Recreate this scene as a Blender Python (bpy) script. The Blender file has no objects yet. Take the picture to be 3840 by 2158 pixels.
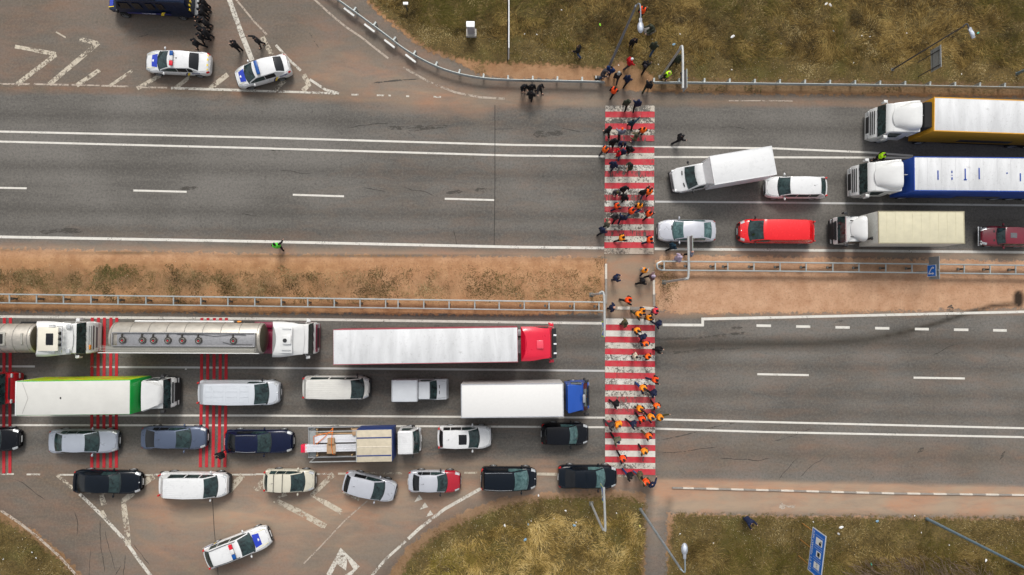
import bpy, bmesh, math, random
import numpy as np
from mathutils import Vector, Matrix, Euler
R = math.radians
random.seed(7); RNG = np.random.default_rng(7)
SC = bpy.context.scene; COL = SC.collection
# ---------------- camera ----------------
FPX = 2350.0; CH = 50.0
cam_d = bpy.data.cameras.new("camera"); cam = bpy.data.objects.new("camera", cam_d); COL.objects.link(cam)
cam.location = (0, 0, CH); cam.rotation_euler = (math.atan(71/FPX), -math.atan(32/FPX), 0)
cam_d.sensor_width = 36; cam_d.lens = 36*FPX/3840; cam_d.clip_start = 0.5; cam_d.clip_end = 2000
SC.camera = cam
# ---------------- world, sun, exposure ----------------
SUN_EL, SUN_AZ = 50, 2          # azimuth clockwise from image-up (+Y): the light comes from the top of the picture
w = bpy.data.worlds.new("World"); SC.world = w; w.use_nodes = True
nt = w.node_tree; nt.nodes.clear()
o_ = nt.nodes.new('ShaderNodeOutputWorld'); b_ = nt.nodes.new('ShaderNodeBackground'); s_ = nt.nodes.new('ShaderNodeTexSky'); h_ = nt.nodes.new('ShaderNodeHueSaturation')
s_.sky_type = 'NISHITA'; s_.sun_disc = False; s_.sun_elevation = R(SUN_EL); s_.sun_rotation = R(SUN_AZ); s_.dust_density = 4; s_.air_density = 1.2
h_.inputs['Saturation'].default_value = 0.22
nt.links.new(s_.outputs[0], h_.inputs['Color']); nt.links.new(h_.outputs[0], b_.inputs[0]); nt.links.new(b_.outputs[0], o_.inputs[0])
b_.inputs[1].default_value = 0.13
sd = bpy.data.lights.new("sun", 'SUN'); sd.energy = 1.5; sd.angle = R(18); sd.color = (1, .95, .88)
so = bpy.data.objects.new("sun", sd); COL.objects.link(so)
_d = Vector((math.sin(R(SUN_AZ))*math.cos(R(SUN_EL)), math.cos(R(SUN_AZ))*math.cos(R(SUN_EL)), math.sin(R(SUN_EL))))
so.rotation_euler = (-_d).to_track_quat('-Z', 'Y').to_euler(); so.location = (0, 0, 80)
SC.view_settings.view_transform = 'Standard'; SC.view_settings.look = 'None'; SC.view_settings.gamma = 1
SC.view_settings.exposure = 0.26
SC.render.resolution_x = 1024; SC.render.resolution_y = 575
# ---------------- helpers ----------------
_M = cam.rotation_euler.to_matrix()
_Mn = np.array(_M)
def P(px, py, z=0.0):
    """world point at height z seen at pixel (px,py) of the 3840x2158 frame"""
    d = _M @ Vector((px-1920, 1079-py, -FPX)); k = (CH-z)/(-d.z)
    return Vector((d.x*k, d.y*k, z))
def TL(t, x, y, z=0.0): return P(t[0]+x/t[2], t[1]+y/t[2], z)
def tile(r, c): return (960*c, (0, 540, 1080, 1618)[r], 2.6813)
def unproj_np(px, py):
    d = np.stack([px-1920, 1079-py, -FPX*np.ones_like(px)], -1) @ _Mn.T
    k = CH/(-d[..., 2]); return d[..., 0]*k, d[..., 1]*k
def sg(x, a=0, b=1):
    t = min(1, max(0, (x-a)/(b-a))); return t*t*(3-2*t)
def lerp(a, b, t): return a+(b-a)*t
def srgb(r, g, b):
    f = lambda c: (c/255/12.92) if c/255 <= .04045 else ((c/255+.055)/1.055)**2.4
    return (f(r), f(g), f(b), 1)
class N:
    """tiny node-graph helper"""
    def __init__(s, mat): s.t = mat.node_tree; s.t.nodes.clear()
    def n(s, k, **a):
        x = s.t.nodes.new('ShaderNode'+k)
        for q, v in a.items():
            if q.startswith('i_'):
                x.inputs[q[2:].replace('_', ' ')].default_value = v
            else: setattr(x, q, v)
        return x
    def l(s, a, b): s.t.links.new(a, b)
    def val(s, x): return x
    def put(s, sock, v):
        if hasattr(v, 'is_output'): s.l(v, sock)
        else: sock.default_value = v
    def math(s, op, a, b=0.0, clamp=False):
        m = s.n('Math', operation=op); m.use_clamp = clamp; s.put(m.inputs[0], a); s.put(m.inputs[1], b); return m.outputs[0]
    def mix(s, f, a, b):
        m = s.n('Mix', data_type='RGBA'); s.put(m.inputs[0], f); s.put(m.inputs[6], a); s.put(m.inputs[7], b); return m.outputs[2]
    def noise(s, scale, detail=3, rough=.55, vec=None, dist=0.0):
        m = s.n('TexNoise'); m.inputs['Scale'].default_value = scale; m.inputs['Detail'].default_value = detail
        m.inputs['Roughness'].default_value = rough; m.inputs['Distortion'].default_value = dist
        if vec is not None: s.l(vec, m.inputs['Vector'])
        return m.outputs[0]
    def pos(s): return s.n('NewGeometry').outputs['Position']
    def scaled(s, vec, sc):
        m = s.n('Mapping'); m.inputs['Scale'].default_value = sc; s.l(vec, m.inputs['Vector']); return m.outputs[0]
    def rng(s, v, a, b, c=0.0, d=1.0):
        m = s.n('MapRange'); m.inputs[1].default_value = a; m.inputs[2].default_value = b; m.inputs[3].default_value = c; m.inputs[4].default_value = d
        s.l(v, m.inputs[0]); return m.outputs[0]
    def attr(s, name): return s.n('Attribute', attribute_name=name).outputs['Fac']
    def out(s, sh): o = s.n('OutputMaterial'); s.l(sh, o.inputs[0]); return o
_mats = {}
def mat(name, col, rough=.5, metal=0, coat=0, var=.12, nscale=6, dirt=0.0, spec=.5, alpha_wear=None, trans=0, bump=0, bscale=30, objspace=True):
    """simple painted / plastic / cloth surface with noise variation"""
    if name in _mats: return _mats[name]
    m = bpy.data.materials.new(name); m.use_nodes = True; g = N(m)
    if len(col) == 3: col = (*col, 1)
    tc = g.n('TexCoord').outputs['Object'] if objspace else g.pos()
    a = g.noise(nscale, 4, .6, tc)
    lo = tuple(c*(1-var) for c in col[:3])+(1,); hi = tuple(min(1, c*(1+var)) for c in col[:3])+(1,)
    c = g.mix(g.rng(a, .3, .7), lo, hi)
    if dirt > 0:
        d = g.noise(1.6, 6, .72, g.scaled(tc, (.5, 1.3, 1)), .8); c = g.mix(g.math('MULTIPLY', g.rng(d, .5, .8), dirt*.55), c, tuple(.45*q for q in col[:3])+(1,))
    p = g.n('BsdfPrincipled'); g.l(c, p.inputs['Base Color']); p.inputs['Metallic'].default_value = metal
    g.l(g.rng(a, .2, .8, max(0.02, rough-.06), min(1, rough+.08)), p.inputs['Roughness'])
    p.inputs['Coat Weight'].default_value = coat; p.inputs['Coat Roughness'].default_value = .08; p.inputs['Specular IOR Level'].default_value = spec
    if bump:
        b = g.n('Bump'); b.inputs['Strength'].default_value = bump; b.inputs['Distance'].default_value = .01; g.l(g.noise(bscale, 4, .6, tc), b.inputs['Height']); g.l(b.outputs[0], p.inputs['Normal'])
    g.out(p.outputs[0]); _mats[name] = m; return m
def tarp_mat(name, col, across=2.2, scuff=.5, wr=.5):
    """sagging sheet: cross bands, creases, scuffs and grime"""
    m = bpy.data.materials.new(name); m.use_nodes = True; g = N(m); tc = g.n('TexCoord').outputs['Object']
    a = g.noise(1.0, 4, .6, g.scaled(tc, (across, .22, 1)), .5); b = g.noise(5, 6, .75, tc, 1.5); d = g.noise(1.4, 5, .7, g.scaled(tc, (1.6, .8, 1)), 1.0)
    c = g.mix(g.rng(a, .3, .7), tuple(.80*q for q in col)+(1,), tuple(min(1, 1.07*q) for q in col)+(1,)); c = g.mix(g.math('MULTIPLY', g.math('MULTIPLY', g.rng(b, .54, .66), g.rng(d, .46, .58)), scuff), c, (.17, .16, .15, 1))
    p = g.n('BsdfPrincipled'); g.l(c, p.inputs['Base Color']); p.inputs['Roughness'].default_value = .55
    bu = g.n('Bump'); bu.inputs['Strength'].default_value = wr; bu.inputs['Distance'].default_value = .05; g.l(g.math('ADD', a, g.math('MULTIPLY', d, .6)), bu.inputs['Height']); g.l(bu.outputs[0], p.inputs['Normal']); g.out(p.outputs[0]); return m
def prop(o, label=None, cat=None, group=None, kind=None):
    if label: o['label'] = label
    if cat: o['category'] = cat
    if group: o['group'] = group
    if kind: o['kind'] = kind
    return o
def empty(name, loc, rz=0, label=None, cat=None, group=None):
    o = bpy.data.objects.new(name, None); COL.objects.link(o); o.location = loc; o.rotation_euler = (0, 0, rz); o.empty_display_size = .3
    return prop(o, label, cat, group)
def copy_tree(o, parent=None):
    c = o.copy(); COL.objects.link(c); c.parent = parent
    if parent is not None: c.matrix_parent_inverse = o.matrix_parent_inverse.copy()
    for ch in o.children: copy_tree(ch, c)
    return c
class MB:
    """mesh builder: collects primitives, links them as one mesh object"""
    def __init__(s): s.v = []; s.f = []; s.m = []
    def add(s, vs, fs, m=0):
        k = len(s.v); s.v += [tuple(v) for v in vs]; s.f += [tuple(i+k for i in f) for f in fs]; s.m += [m]*len(fs); return s
    def box(s, c, d, m=0, rz=0, rx=0, ry=0):
        x, y, z = d[0]/2, d[1]/2, d[2]/2; E = Euler((rx, ry, rz)).to_matrix()
        vs = [Vector(c)+E@Vector((i*x, j*y, k*z)) for i in (-1, 1) for j in (-1, 1) for k in (-1, 1)]
        return s.add(vs, [(0, 1, 3, 2), (4, 6, 7, 5), (0, 4, 5, 1), (2, 3, 7, 6), (0, 2, 6, 4), (1, 5, 7, 3)], m)
    def rbox(s, c, d, r=.04, m=0, seg=2, rz=0):
        bm = bmesh.new(); bmesh.ops.create_cube(bm, size=1)
        for v in bm.verts: v.co = Vector((v.co.x*d[0], v.co.y*d[1], v.co.z*d[2]))
        bmesh.ops.bevel(bm, geom=bm.edges[:], offset=min(r, min(d)*.45), segments=seg, affect='EDGES', profile=.5)
        bm.verts.index_update(); E = Matrix.Rotation(rz, 3, 'Z')
        vs = [E@v.co+Vector(c) for v in bm.verts]; fs = [[v.index for v in f.verts] for f in bm.faces]; bm.free(); return s.add(vs, fs, m)
    def tube(s, pts, r, n=8, m=0, cap=True):
        pts = [Vector(p) for p in pts]; rs = r if isinstance(r, (list, tuple)) else [r]*len(pts); rings = []; up = None
        for i, p in enumerate(pts):
            d = (pts[min(i+1, len(pts)-1)]-pts[max(i-1, 0)]).normalized()
            if up is None: up = Vector((0, 0, 1)) if abs(d.z) < .9 else Vector((1, 0, 0))
            a = d.cross(up).normalized(); b = a.cross(d).normalized(); up = b
            rings.append([p+(a*math.cos(2*math.pi*k/n)+b*math.sin(2*math.pi*k/n))*rs[i] for k in range(n)])
        vs = [q for g in rings for q in g]; fs = []
        for i in range(len(pts)-1):
            for k in range(n): fs.append((i*n+k, i*n+(k+1) % n, (i+1)*n+(k+1) % n, (i+1)*n+k))
        if cap: fs.append(tuple(range(n))[::-1]); fs.append(tuple((len(pts)-1)*n+k for k in range(n)))
        return s.add(vs, fs, m)
    def bar(s, a, b, w, h, m=0):
        """rectangular bar from a to b"""
        a = Vector(a); b = Vector(b); d = (b-a).normalized(); up = Vector((0, 0, 1)) if abs(d.z) < .9 else Vector((0, 1, 0))
        x = d.cross(up).normalized()*w/2; y = x.cross(d).normalized()*h/2
        vs = [a-x-y, a+x-y, a+x+y, a-x+y, b-x-y, b+x-y, b+x+y, b-x+y]
        return s.add(vs, [(3, 2, 1, 0), (4, 5, 6, 7), (0, 1, 5, 4), (1, 2, 6, 5), (2, 3, 7, 6), (3, 0, 4, 7)], m)
    def ell(s, c, r, nu=12, nv=8, m=0, E=None, zmin=-1):
        vs = []; fs = []
        for j in range(nv+1):
            ph = math.pi*j/nv; 
            for i in range(nu):
                th = 2*math.pi*i/nu; q = Vector((math.sin(ph)*math.cos(th)*r[0], math.sin(ph)*math.sin(th)*r[1], max(zmin, math.cos(ph))*r[2]))
                vs.append(Vector(c)+(E@q if E else q))
        for j in range(nv):
            for i in range(nu): fs.append((j*nu+i, (j+1)*nu+i, (j+1)*nu+(i+1) % nu, j*nu+(i+1) % nu))
        return s.add(vs, fs, m)
    def grid(s, rows, m=0, flip=False, closed=False):
        """rows: list of equal-length point lists; m int or function(i,j)"""
        n = len(rows[0]); vs = [p for r in rows for p in r]; k = len(s.v); s.v += [tuple(v) for v in vs]
        for i in range(len(rows)-1):
            for j in range(n if closed else n-1):
                a, b, c, d = i*n+j, i*n+(j+1) % n, (i+1)*n+(j+1) % n, (i+1)*n+j
                f = (a+k, b+k, c+k, d+k); s.f.append(f[::-1] if flip else f); s.m.append(m(i, j) if callable(m) else m)
        return s
    def pillow(s, prof, hw, r=.08, m=0, nt_=None, mf=None):
        """side profile (x,z) loop extruded across y with rounded sides; hw number or function(x,z)"""
        n = len(prof); H = hw if callable(hw) else (lambda x, z: hw)
        area = sum(prof[i][0]*prof[(i+1) % n][1]-prof[(i+1) % n][0]*prof[i][1] for i in range(n)); sgn = 1 if area > 0 else -1
        nor = []
        for i in range(n):
            a, b, c = prof[i-1], prof[i], prof[(i+1) % n]
            e1 = Vector((b[0]-a[0], b[1]-a[1])).normalized(); e2 = Vector((c[0]-b[0], c[1]-b[1])).normalized()
            q = Vector((e1.y+e2.y, -(e1.x+e2.x)))*sgn
            L = q.length; nor.append((q/L*min(1.4, 1/max(.5, L/2))) if L > 1e-6 else Vector((0, 0)))
        ds = [(1, 1), (.98, .55), (.95, .28), (.88, .06), (.8, 0), (0, 0)]; sts = [(-a, d) for a, d in ds]+[(a, d) for a, d in ds[-2::-1]]
        rows = []
        for t, d in sts:
            row = []
            for i, (x, z) in enumerate(prof):
                xx = x-nor[i].x*d*r; zz = z-nor[i].y*d*r; h = H(x, z)
                # keep the corner radius absolute
                a = abs(t); y = h if a == 1 else (h-r*(1-a)/.2*1.0 if a >= .8 else 0); row.append((xx, math.copysign(y, t) if t else 0, zz))
            rows.append(row)
        k = len(s.v); s.grid(rows, m if mf is None else (lambda i, j: mf(prof[j], prof[(j+1) % n])), flip=(sgn < 0), closed=True)
        e = k+(len(rows)-1)*n
        a = tuple(k+i for i in range(n)); b = tuple(e+i for i in range(n))
        s.f.append(a if sgn < 0 else a[::-1]); s.m.append(m); s.f.append(b[::-1] if sgn < 0 else b); s.m.append(m); return s
    def poly(s, pts, th, m=0):
        """flat polygon (list of 3D points, planar) thickened downwards by th"""
        n = len(pts); vs = [tuple(p) for p in pts]+[(p[0], p[1], p[2]-th) for p in pts]
        fs = [tuple(range(n)), tuple(range(2*n-1, n-1, -1))]+[(i, i+n, (i+1) % n+n, (i+1) % n) for i in range(n)]
        return s.add(vs, fs, m)
    def build(s, name, mats, parent=None, smooth=35, fix=True):
        me = bpy.data.meshes.new(name); me.from_pydata(s.v, [], s.f)
        mats = mats if isinstance(mats, (list, tuple)) else [mats]
        for x in mats: me.materials.append(x)
        if len(mats) > 1: me.polygons.foreach_set('material_index', s.m)
        if fix:
            bm = bmesh.new(); bm.from_mesh(me); bmesh.ops.remove_doubles(bm, verts=bm.verts, dist=1e-4); bmesh.ops.recalc_face_normals(bm, faces=bm.faces); bm.to_mesh(me); bm.free()
        if smooth:
            me.polygons.foreach_set('use_smooth', [True]*len(me.polygons)); me.set_sharp_from_angle(angle=R(smooth))
        me.update(); o = bpy.data.objects.new(name, me); COL.objects.link(o); o.parent = parent; return o
def text_mesh(txt, size, M, m=0, mb=None, bold=.0):
    """letters as flat mesh faces, transformed by matrix M, added to mb"""
    cu = bpy.data.curves.new("t", 'FONT'); cu.body = txt; cu.size = size; cu.align_x = 'CENTER'; cu.align_y = 'CENTER'; cu.offset = bold; cu.resolution_u = 2
    ob = bpy.data.objects.new("t", cu); COL.objects.link(ob); dg = bpy.context.evaluated_depsgraph_get()
    me = bpy.data.meshes.new_from_object(ob.evaluated_get(dg)); COL.objects.unlink(ob); bpy.data.objects.remove(ob)
    if mb is None: mb = MB()
    mb.add([M@v.co for v in me.vertices], [tuple(p.vertices) for p in me.polygons], m); bpy.data.meshes.remove(me); return mb
# ---------------- the ground: one sheet, split into ground / road, painted by real-place masks ----------------
def W2(pts): return np.array([[P(x, y).x, P(x, y).y] for x, y in pts])
def sdist(X, Y, poly, closed=True):
    """signed distance in metres, positive inside"""
    n = len(poly); best = np.full(X.shape, 1e9); inside = np.zeros(X.shape, bool)
    for i in range(n if closed else n-1):
        ax, ay = poly[i]; bx, by = poly[(i+1) % n]; dx, dy = bx-ax, by-ay; L = dx*dx+dy*dy+1e-12
        t = np.clip(((X-ax)*dx+(Y-ay)*dy)/L, 0, 1); best = np.minimum(best, np.hypot(X-ax-t*dx, Y-ay-t*dy))
        if closed:
            c = ((ay > Y) != (by > Y)); xi = ax+(Y-ay)/(by-ay+1e-12)*dx; inside ^= (c & (X < xi))
    return np.where(inside, best, -best) if closed else best
FAR = 9000
gx = np.concatenate([-np.geomspace(400, 48, 12)[:-1], np.arange(-48, 48.01, .22), np.geomspace(48, 400, 12)[1:]])
gy = np.concatenate([-np.geomspace(400, 27, 12)[:-1], np.arange(-27, 29.01, .22), np.geomspace(29, 400, 12)[1:]])
GX, GY = np.meshgrid(gx, gy)
grass_polys = [
    [(1345, -FAR), (1345, -40), (1385, 0), (1430, 50), (1530, 125), (1600, 180), (1700, 216), (1800, 236), (1920, 240), (2120, 246), (2260, 262), (2330, 230), (2400, 262), (2470, 300), (3840, 318), (FAR, 330), (FAR, -FAR)],
    [(-FAR, 1860), (0, 1945), (100, 2000), (200, 2078), (290, 2158), (420, 2400), (500, FAR), (-FAR, FAR)],
    [(1500, 2158), (1545, 2080), (1650, 1998), (1760, 1945), (1900, 1893), (2050, 1868), (2200, 1862), (2330, 1862), (2420, 1885), (2424, 1990), (2405, 2158), (2390, 2500), (2380, FAR), (1350, FAR), (1420, 2300)],
    [(2528, 1925), (2700, 1930), (2900, 1936), (3400, 1940), (3840, 1945), (FAR, 1960), (FAR, FAR), (2440, FAR), (2470, 2400), (2495, 2158), (2510, 2020)],
]
soil_polys = [
    [(-FAR, 920), (0, 933), (480, 940), (960, 952), (1500, 958), (2262, 966), (2273, 975), (2273, 1140), (2262, 1176), (1900, 1184), (960, 1176), (0, 1168), (-FAR, 1160)],
    [(2455, 975), (2500, 955), (2900, 962), (3200, 968), (3840, 978), (FAR, 1010), (FAR, 1110), (3840, 1158), (3300, 1170), (2800, 1178), (2560, 1178), (2455, 1165)],
    [(1336, -FAR), (1372, 0), (1420, 58), (1520, 132), (1592, 188), (1700, 228), (1790, 280), (1900, 296), (2100, 300), (2264, 310), (2264, 318), (2330, 340), (2450, 346), (2800, 356), (3840, 366), (FAR, 380), (FAR, -FAR)],
    [(-FAR, 1820), (0, 1918), (120, 1985), (230, 2070), (310, 2158), (440, 2400), (560, FAR), (-FAR, FAR)],
    [(1455, 2158), (1520, 2060), (1620, 1980), (1750, 1915), (1880, 1868), (2050, 1846), (2200, 1840), (2300, 1835), (2420, 1850), (2420, 2158), (2390, FAR), (1300, FAR), (1400, 2300)],
    [(2500, 1925), (2900, 1934), (3840, 1944), (FAR, 1960), (FAR, FAR), (2450, FAR), (2480, 2400), (2500, 2158)],
]
G = np.full(GX.shape, -9.0); S = np.full(GX.shape, -9.0)
for p in grass_polys: G = np.maximum(G, sdist(GX, GY, W2(p)))
for p in soil_polys: S = np.maximum(S, sdist(GX, GY, W2(p)))
def vnoise(x, y, s, seed):
    r = np.random.default_rng(seed); n = 128; t = r.random((n, n)); u, v = x/s, y/s; i, j = np.floor(u).astype(int), np.floor(v).astype(int); fu, fv = u-i, v-j
    fu = fu*fu*(3-2*fu); fv = fv*fv*(3-2*fv); q = lambda a, b: t[a % n, b % n]
    return (q(i, j)*(1-fu)+q(i+1, j)*fu)*(1-fv)+(q(i, j+1)*(1-fu)+q(i+1, j+1)*fu)*fv
def fbm(x, y, s, seed, o=4): return sum(vnoise(x, y, s/2**k, seed+k)*.5**k for k in range(o))/sum(.5**k for k in range(o))
# dust on the asphalt: bands and blots measured off the place
def band(pts, w0, amt):
    d = sdist(GX, GY, W2(pts), False); return amt*np.clip(1-d/w0, 0, 1)**1.2
D = np.zeros(GX.shape)
def inpoly(pts, soft, amt):
    d = sdist(GX, GY, W2(pts)); return amt*np.clip(.5+d/soft, 0, 1)
for f in [
    inpoly([(-FAR, -FAR), (-FAR, 330), (0, 332), (480, 342), (960, 360), (1300, 378), (1700, 398), (2100, 402), (2260, 396), (2460, 402), (3100, 404), (3840, 410), (FAR, 420), (FAR, 250), (2460, 300), (2260, 250), (1350, -FAR)], .35, .62),
    band([(-FAR, 322), (0, 328), (480, 336), (960, 352), (1300, 370), (1700, 392)], .75, 1.0),
    band([(1180, 280), (1420, 360), (1800, 396)], 2.2, .85),
    band([(820, 330), (1180, 300), (1500, 330)], 2.5, .6),
    band([(1100, 60), (1250, 190), (1500, 290), (1800, 360), (2100, 370)], 1.8, .75),
    band([(1450, 330), (1900, 385), (2260, 385)], .8, .9),
    band([(2450, 385), (2900, 380), (3400, 392), (3840, 398)], .55, .9),
    band([(-FAR, 925), (0, 928), (960, 945), (2262, 958)], 1.0, .95),
    band([(2455, 955), (2900, 950), (3840, 965)], .9, .8),
    inpoly([(2262, 950), (2460, 950), (2460, 1196), (2262, 1196)], .5, 1.0),
    band([(2455, 1182), (2900, 1185), (3300, 1175), (3840, 1168)], .55, .95),
    band([(-FAR, 1175), (0, 1180), (1200, 1190), (2262, 1196)], .5, .5),
    inpoly([(-FAR, 1735), (0, 1738), (600, 1742), (1500, 1740), (2000, 1738), (2456, 1780), (2500, 1850), (2420, 2158), (2400, FAR), (-FAR, FAR)], .8, .68),
    band([(-FAR, 1745), (0, 1748), (200, 1752), (1150, 1752), (1500, 1742), (2080, 1738)], .7, .8),
    band([(600, 1880), (900, 1960), (1300, 1900), (1500, 1850)], 5, .95), band([(1500, 1850), (1250, 2080)], 5, .8),
    band([(300, 888), (1900, 908), (2260, 915)], 1.8, .38), band([(-300, 1725), (1200, 1735), (2260, 1760)], 2.6, .42), inpoly([(2456, 1215), (3840, 1190), (FAR, 1200), (FAR, 1700), (2456, 1650)], 3.0, .26), inpoly([(-FAR, 1180), (2262, 1200), (2262, 1700), (-FAR, 1700)], 3.0, .20),
    band([(150, 1790), (420, 1930), (560, 2050), (760, 2158)], 1.3, .95),
    band([(480, 1920), (700, 1960), (900, 1930)], 2.2, 1.0), band([(980, 1900), (1200, 1960), (1330, 1900)], 2.0, .95),
    band([(1430, 1880), (1240, 2010), (1080, 2158)], 1.1, .8), band([(1050, 1790), (1250, 1830), (1420, 1800)], 1.2, .7),
    inpoly([(2456, 1790), (2700, 1795), (3300, 1808), (3840, 1822), (FAR, 1840), (FAR, 1950), (3840, 1945), (2530, 1928), (2440, 1880)], .5, .97),
    band([(2400, 1790), (2480, 1850), (2520, 1900)], 1.2, .8),
    inpoly([(2420, 1870), (2510, 1870), (2500, 2158), (2480, FAR), (2380, FAR), (2405, 2158)], .4, .55)]:
    D = np.maximum(D, f)
# lower right lanes get a thin film
D = np.maximum(D, inpoly([(2456, 1610), (3840, 1645), (FAR, 1660), (FAR, 1840), (2456, 1800)], 2.0, .52))
D = np.maximum(D, inpoly([(1500, 370), (2260, 400), (2260, 930), (1000, 905)], 6.0, .22))
# oil spill trail, polished wheel paths
O = np.zeros(GX.shape)
O = np.maximum(O, band([(3830, 1140), (3720, 1148), (3620, 1178), (3520, 1212), (3420, 1240), (3320, 1262)], .33, .95))
O = np.maximum(O, band([(3400, 1246), (3250, 1275), (3050, 1290), (2800, 1292), (2470, 1300)], .8, .75))
O = np.maximum(O, band([(3840, 1285), (3400, 1285), (3100, 1290)], 1.0, .35))
O = np.maximum(O, inpoly([(3820+21*math.cos(a), 1122+33*math.sin(a)) for a in np.linspace(0, 6.28, 15)[:-1]], .25, 1.0))
O = np.maximum(O, band([(2260, 1300), (2100, 1300), (1700, 1300)], .7, .4))
WP = np.zeros(GX.shape)
def lanes(ys, w0, amt):
    global WP
    for (x0, y0, x1, y1) in ys: WP = np.maximum(WP, band([(x0-3000*(x1-x0)/3840, y0-3000*(y1-y0)/3840), (x0, y0), (x1, y1), (x1+3000*(x1-x0)/3840, y1+3000*(y1-y0)/3840)], w0, amt))
lanes([(0, 622, 3840, 690), (0, 860, 3840, 905), (0, 785, 3840, 835), (0, 430, 3840, 500), (0, 1240, 3840, 1300), (0, 1340, 3840, 1385), (0, 1440, 3840, 1490), (0, 1515, 3840, 1560), (0, 1655, 3840, 1722)], .9, .6)
# how pale the dust and soil are (deposits differ from place to place)
PL = np.full(GX.shape, .12)
for f in [inpoly([(2450, 900), (3840, 930), (FAR, 940), (FAR, 1200), (3840, 1175), (2450, 1190)], 1.0, .9), inpoly([(2440, 1790), (3840, 1815), (FAR, 1830), (FAR, 2000), (3840, 1960), (2440, 1960)], .6, 1.0),
          inpoly([(2262, 950), (2460, 950), (2460, 1196), (2262, 1196)], 1.0, .75), band([(700, 1900), (1100, 1950), (1500, 1850), (2300, 1830)], 9, 1.0), band([(1200, 250), (1700, 370), (2260, 385)], 5, .75), band([(0, 932), (960, 948), (2262, 962)], 1.3, .75), band([(2455, 385), (3840, 398)], 1.2, .35), inpoly([(1300, 930), (2270, 930), (2270, 1190), (1300, 1190)], 12, .45)]: PL = np.maximum(PL, f)
DK = np.maximum(inpoly([(2440, 290), (3840, 300), (FAR, 310), (FAR, 378), (3840, 362), (2450, 342)], .5, 1.0), inpoly([(2262, 200), (2440, 230), (2450, 345), (2300, 345), (2262, 310)], 1.2, .55))
DK = np.maximum(DK, band([(2455, 352), (2800, 358), (3840, 370), (4400, 378)], .30, .9)); DK = np.maximum(DK, band([(1540, 215), (1700, 285), (1850, 318), (2262, 322)], .45, .75)); DK = np.maximum(DK, inpoly([(-FAR, 1800), (0, 1900), (310, 2100), (600, FAR), (-FAR, FAR)], 1.0, .7)); DK = np.maximum(DK, inpoly([(1400, 2158), (1600, 1960), (1880, 1850), (2420, 1825), (2450, 2158), (2400, FAR), (1200, FAR)], 1.0, .75)); DK = np.maximum(DK, inpoly([(2480, 1925), (3840, 1930), (FAR, 1940), (FAR, FAR), (2400, FAR)], .6, .5)); DK = np.maximum(DK, inpoly([(1330, -400), (1380, 0), (1600, 195), (1730, 250), (1600, 0)], .6, .6))
DK = np.maximum(DK, inpoly([(-FAR, 1000), (0, 1006), (500, 1010), (1100, 1030), (1700, 1060), (2262, 1080), (2262, 1125), (1000, 1112), (0, 1104), (-FAR, 1100)], 1.8, .8)*np.clip(1.25-(GX+42)/62, .15, 1)*np.clip(fbm(GX, GY, 1.1, 61)*1.8-.15, .35, 1)); DK = np.maximum(DK, band([(-300, 935), (400, 948), (960, 959), (1500, 961), (2262, 970)], .14, .9))
DK = np.maximum(DK, inpoly([(1700, 215), (2300, 235), (2300, 312), (1850, 305), (1700, 270)], 1.0, .30)); DK = np.maximum(DK, band([(2300, 1862), (2428, 1885)], .5, .5)); DK = np.maximum(DK, band([(2510, 1880), (2490, 1990), (2470, 2158)], .6, .6))
z = np.zeros(GX.shape)
gm = np.clip(G/1.5, 0, 1); z += gm*(fbm(GX, GY, 3.0, 3)-.45)*.22 + gm*(fbm(GX, GY, .9, 9)-.5)*.10
sm = np.clip(S/.6, 0, 1)*(1-gm); z += sm*(fbm(GX, GY, .8, 5)-.5)*.05
road_mask = (S < .02) & (G < .02); z[road_mask] = 0
ny, nx = GX.shape
def sheet(name, sel):
    fm = sel[:-1, :-1]
    I, J = np.nonzero(fm); q = I*nx+J; faces = np.stack([q, q+1, q+nx+1, q+nx], 1)
    used, inv = np.unique(faces, return_inverse=True); faces = inv.reshape(-1, 4)
    co = np.stack([GX.ravel()[used], GY.ravel()[used], z.ravel()[used]], 1)
    me = bpy.data.meshes.new(name); me.vertices.add(len(co)); me.vertices.foreach_set('co', co.ravel())
    me.loops.add(faces.size); me.loops.foreach_set('vertex_index', faces.ravel().astype(np.int32))
    me.polygons.add(len(faces)); me.polygons.foreach_set('loop_start', np.arange(0, faces.size, 4, dtype=np.int32)); me.update(calc_edges=True)
    me.polygons.foreach_set('use_smooth', [True]*len(faces))
    for nm, A in (('grass', G), ('soil', S), ('dust', D), ('oil', O), ('wheel', WP), ('pale', PL), ('dark', DK)):
        a = me.attributes.new(nm, 'FLOAT', 'POINT'); a.data.foreach_set('value', A.ravel()[used].astype(np.float32))
    ob = bpy.data.objects.new(name, me); COL.objects.link(ob); me.materials.append(ground_mat); return prop(ob, kind='structure')
ground_mat = bpy.data.materials.new("ground_surface"); ground_mat.use_nodes = True; g = N(ground_mat)
ps = g.pos()
n1 = g.noise(.9, 5, .65, ps); n2 = g.noise(6, 4, .6, ps); n3 = g.noise(45, 3, .7, ps); nb = g.noise(.14, 3, .5, ps)
strk = g.noise(1.2, 5, .65, g.scaled(ps, (.16, 1.6, 1)), .6)      # along-the-road streaks
fine = g.noise(9, 4, .75, g.scaled(ps, (.45, 1.4, 1)), .8)
n5 = g.noise(3.5, 5, .7, ps)
ASPH = g.mix(g.rng(nb, .38, .62), (.102, .096, .087, 1), (.156, .147, .134, 1))
ASPH = g.mix(g.math('MULTIPLY', g.rng(strk, .42, .68), .35), ASPH, (.205, .192, .172, 1))
ASPH = g.mix(g.math('MULTIPLY', g.rng(g.math('ADD', g.math('MULTIPLY', g.attr('wheel'), .8), g.math('MULTIPLY', g.math('ADD', strk, g.math('MULTIPLY', g.math('SUBTRACT', n5, .5), .8)), .5)), .25, .75), .62), ASPH, (.062, .058, .052, 1))
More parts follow.
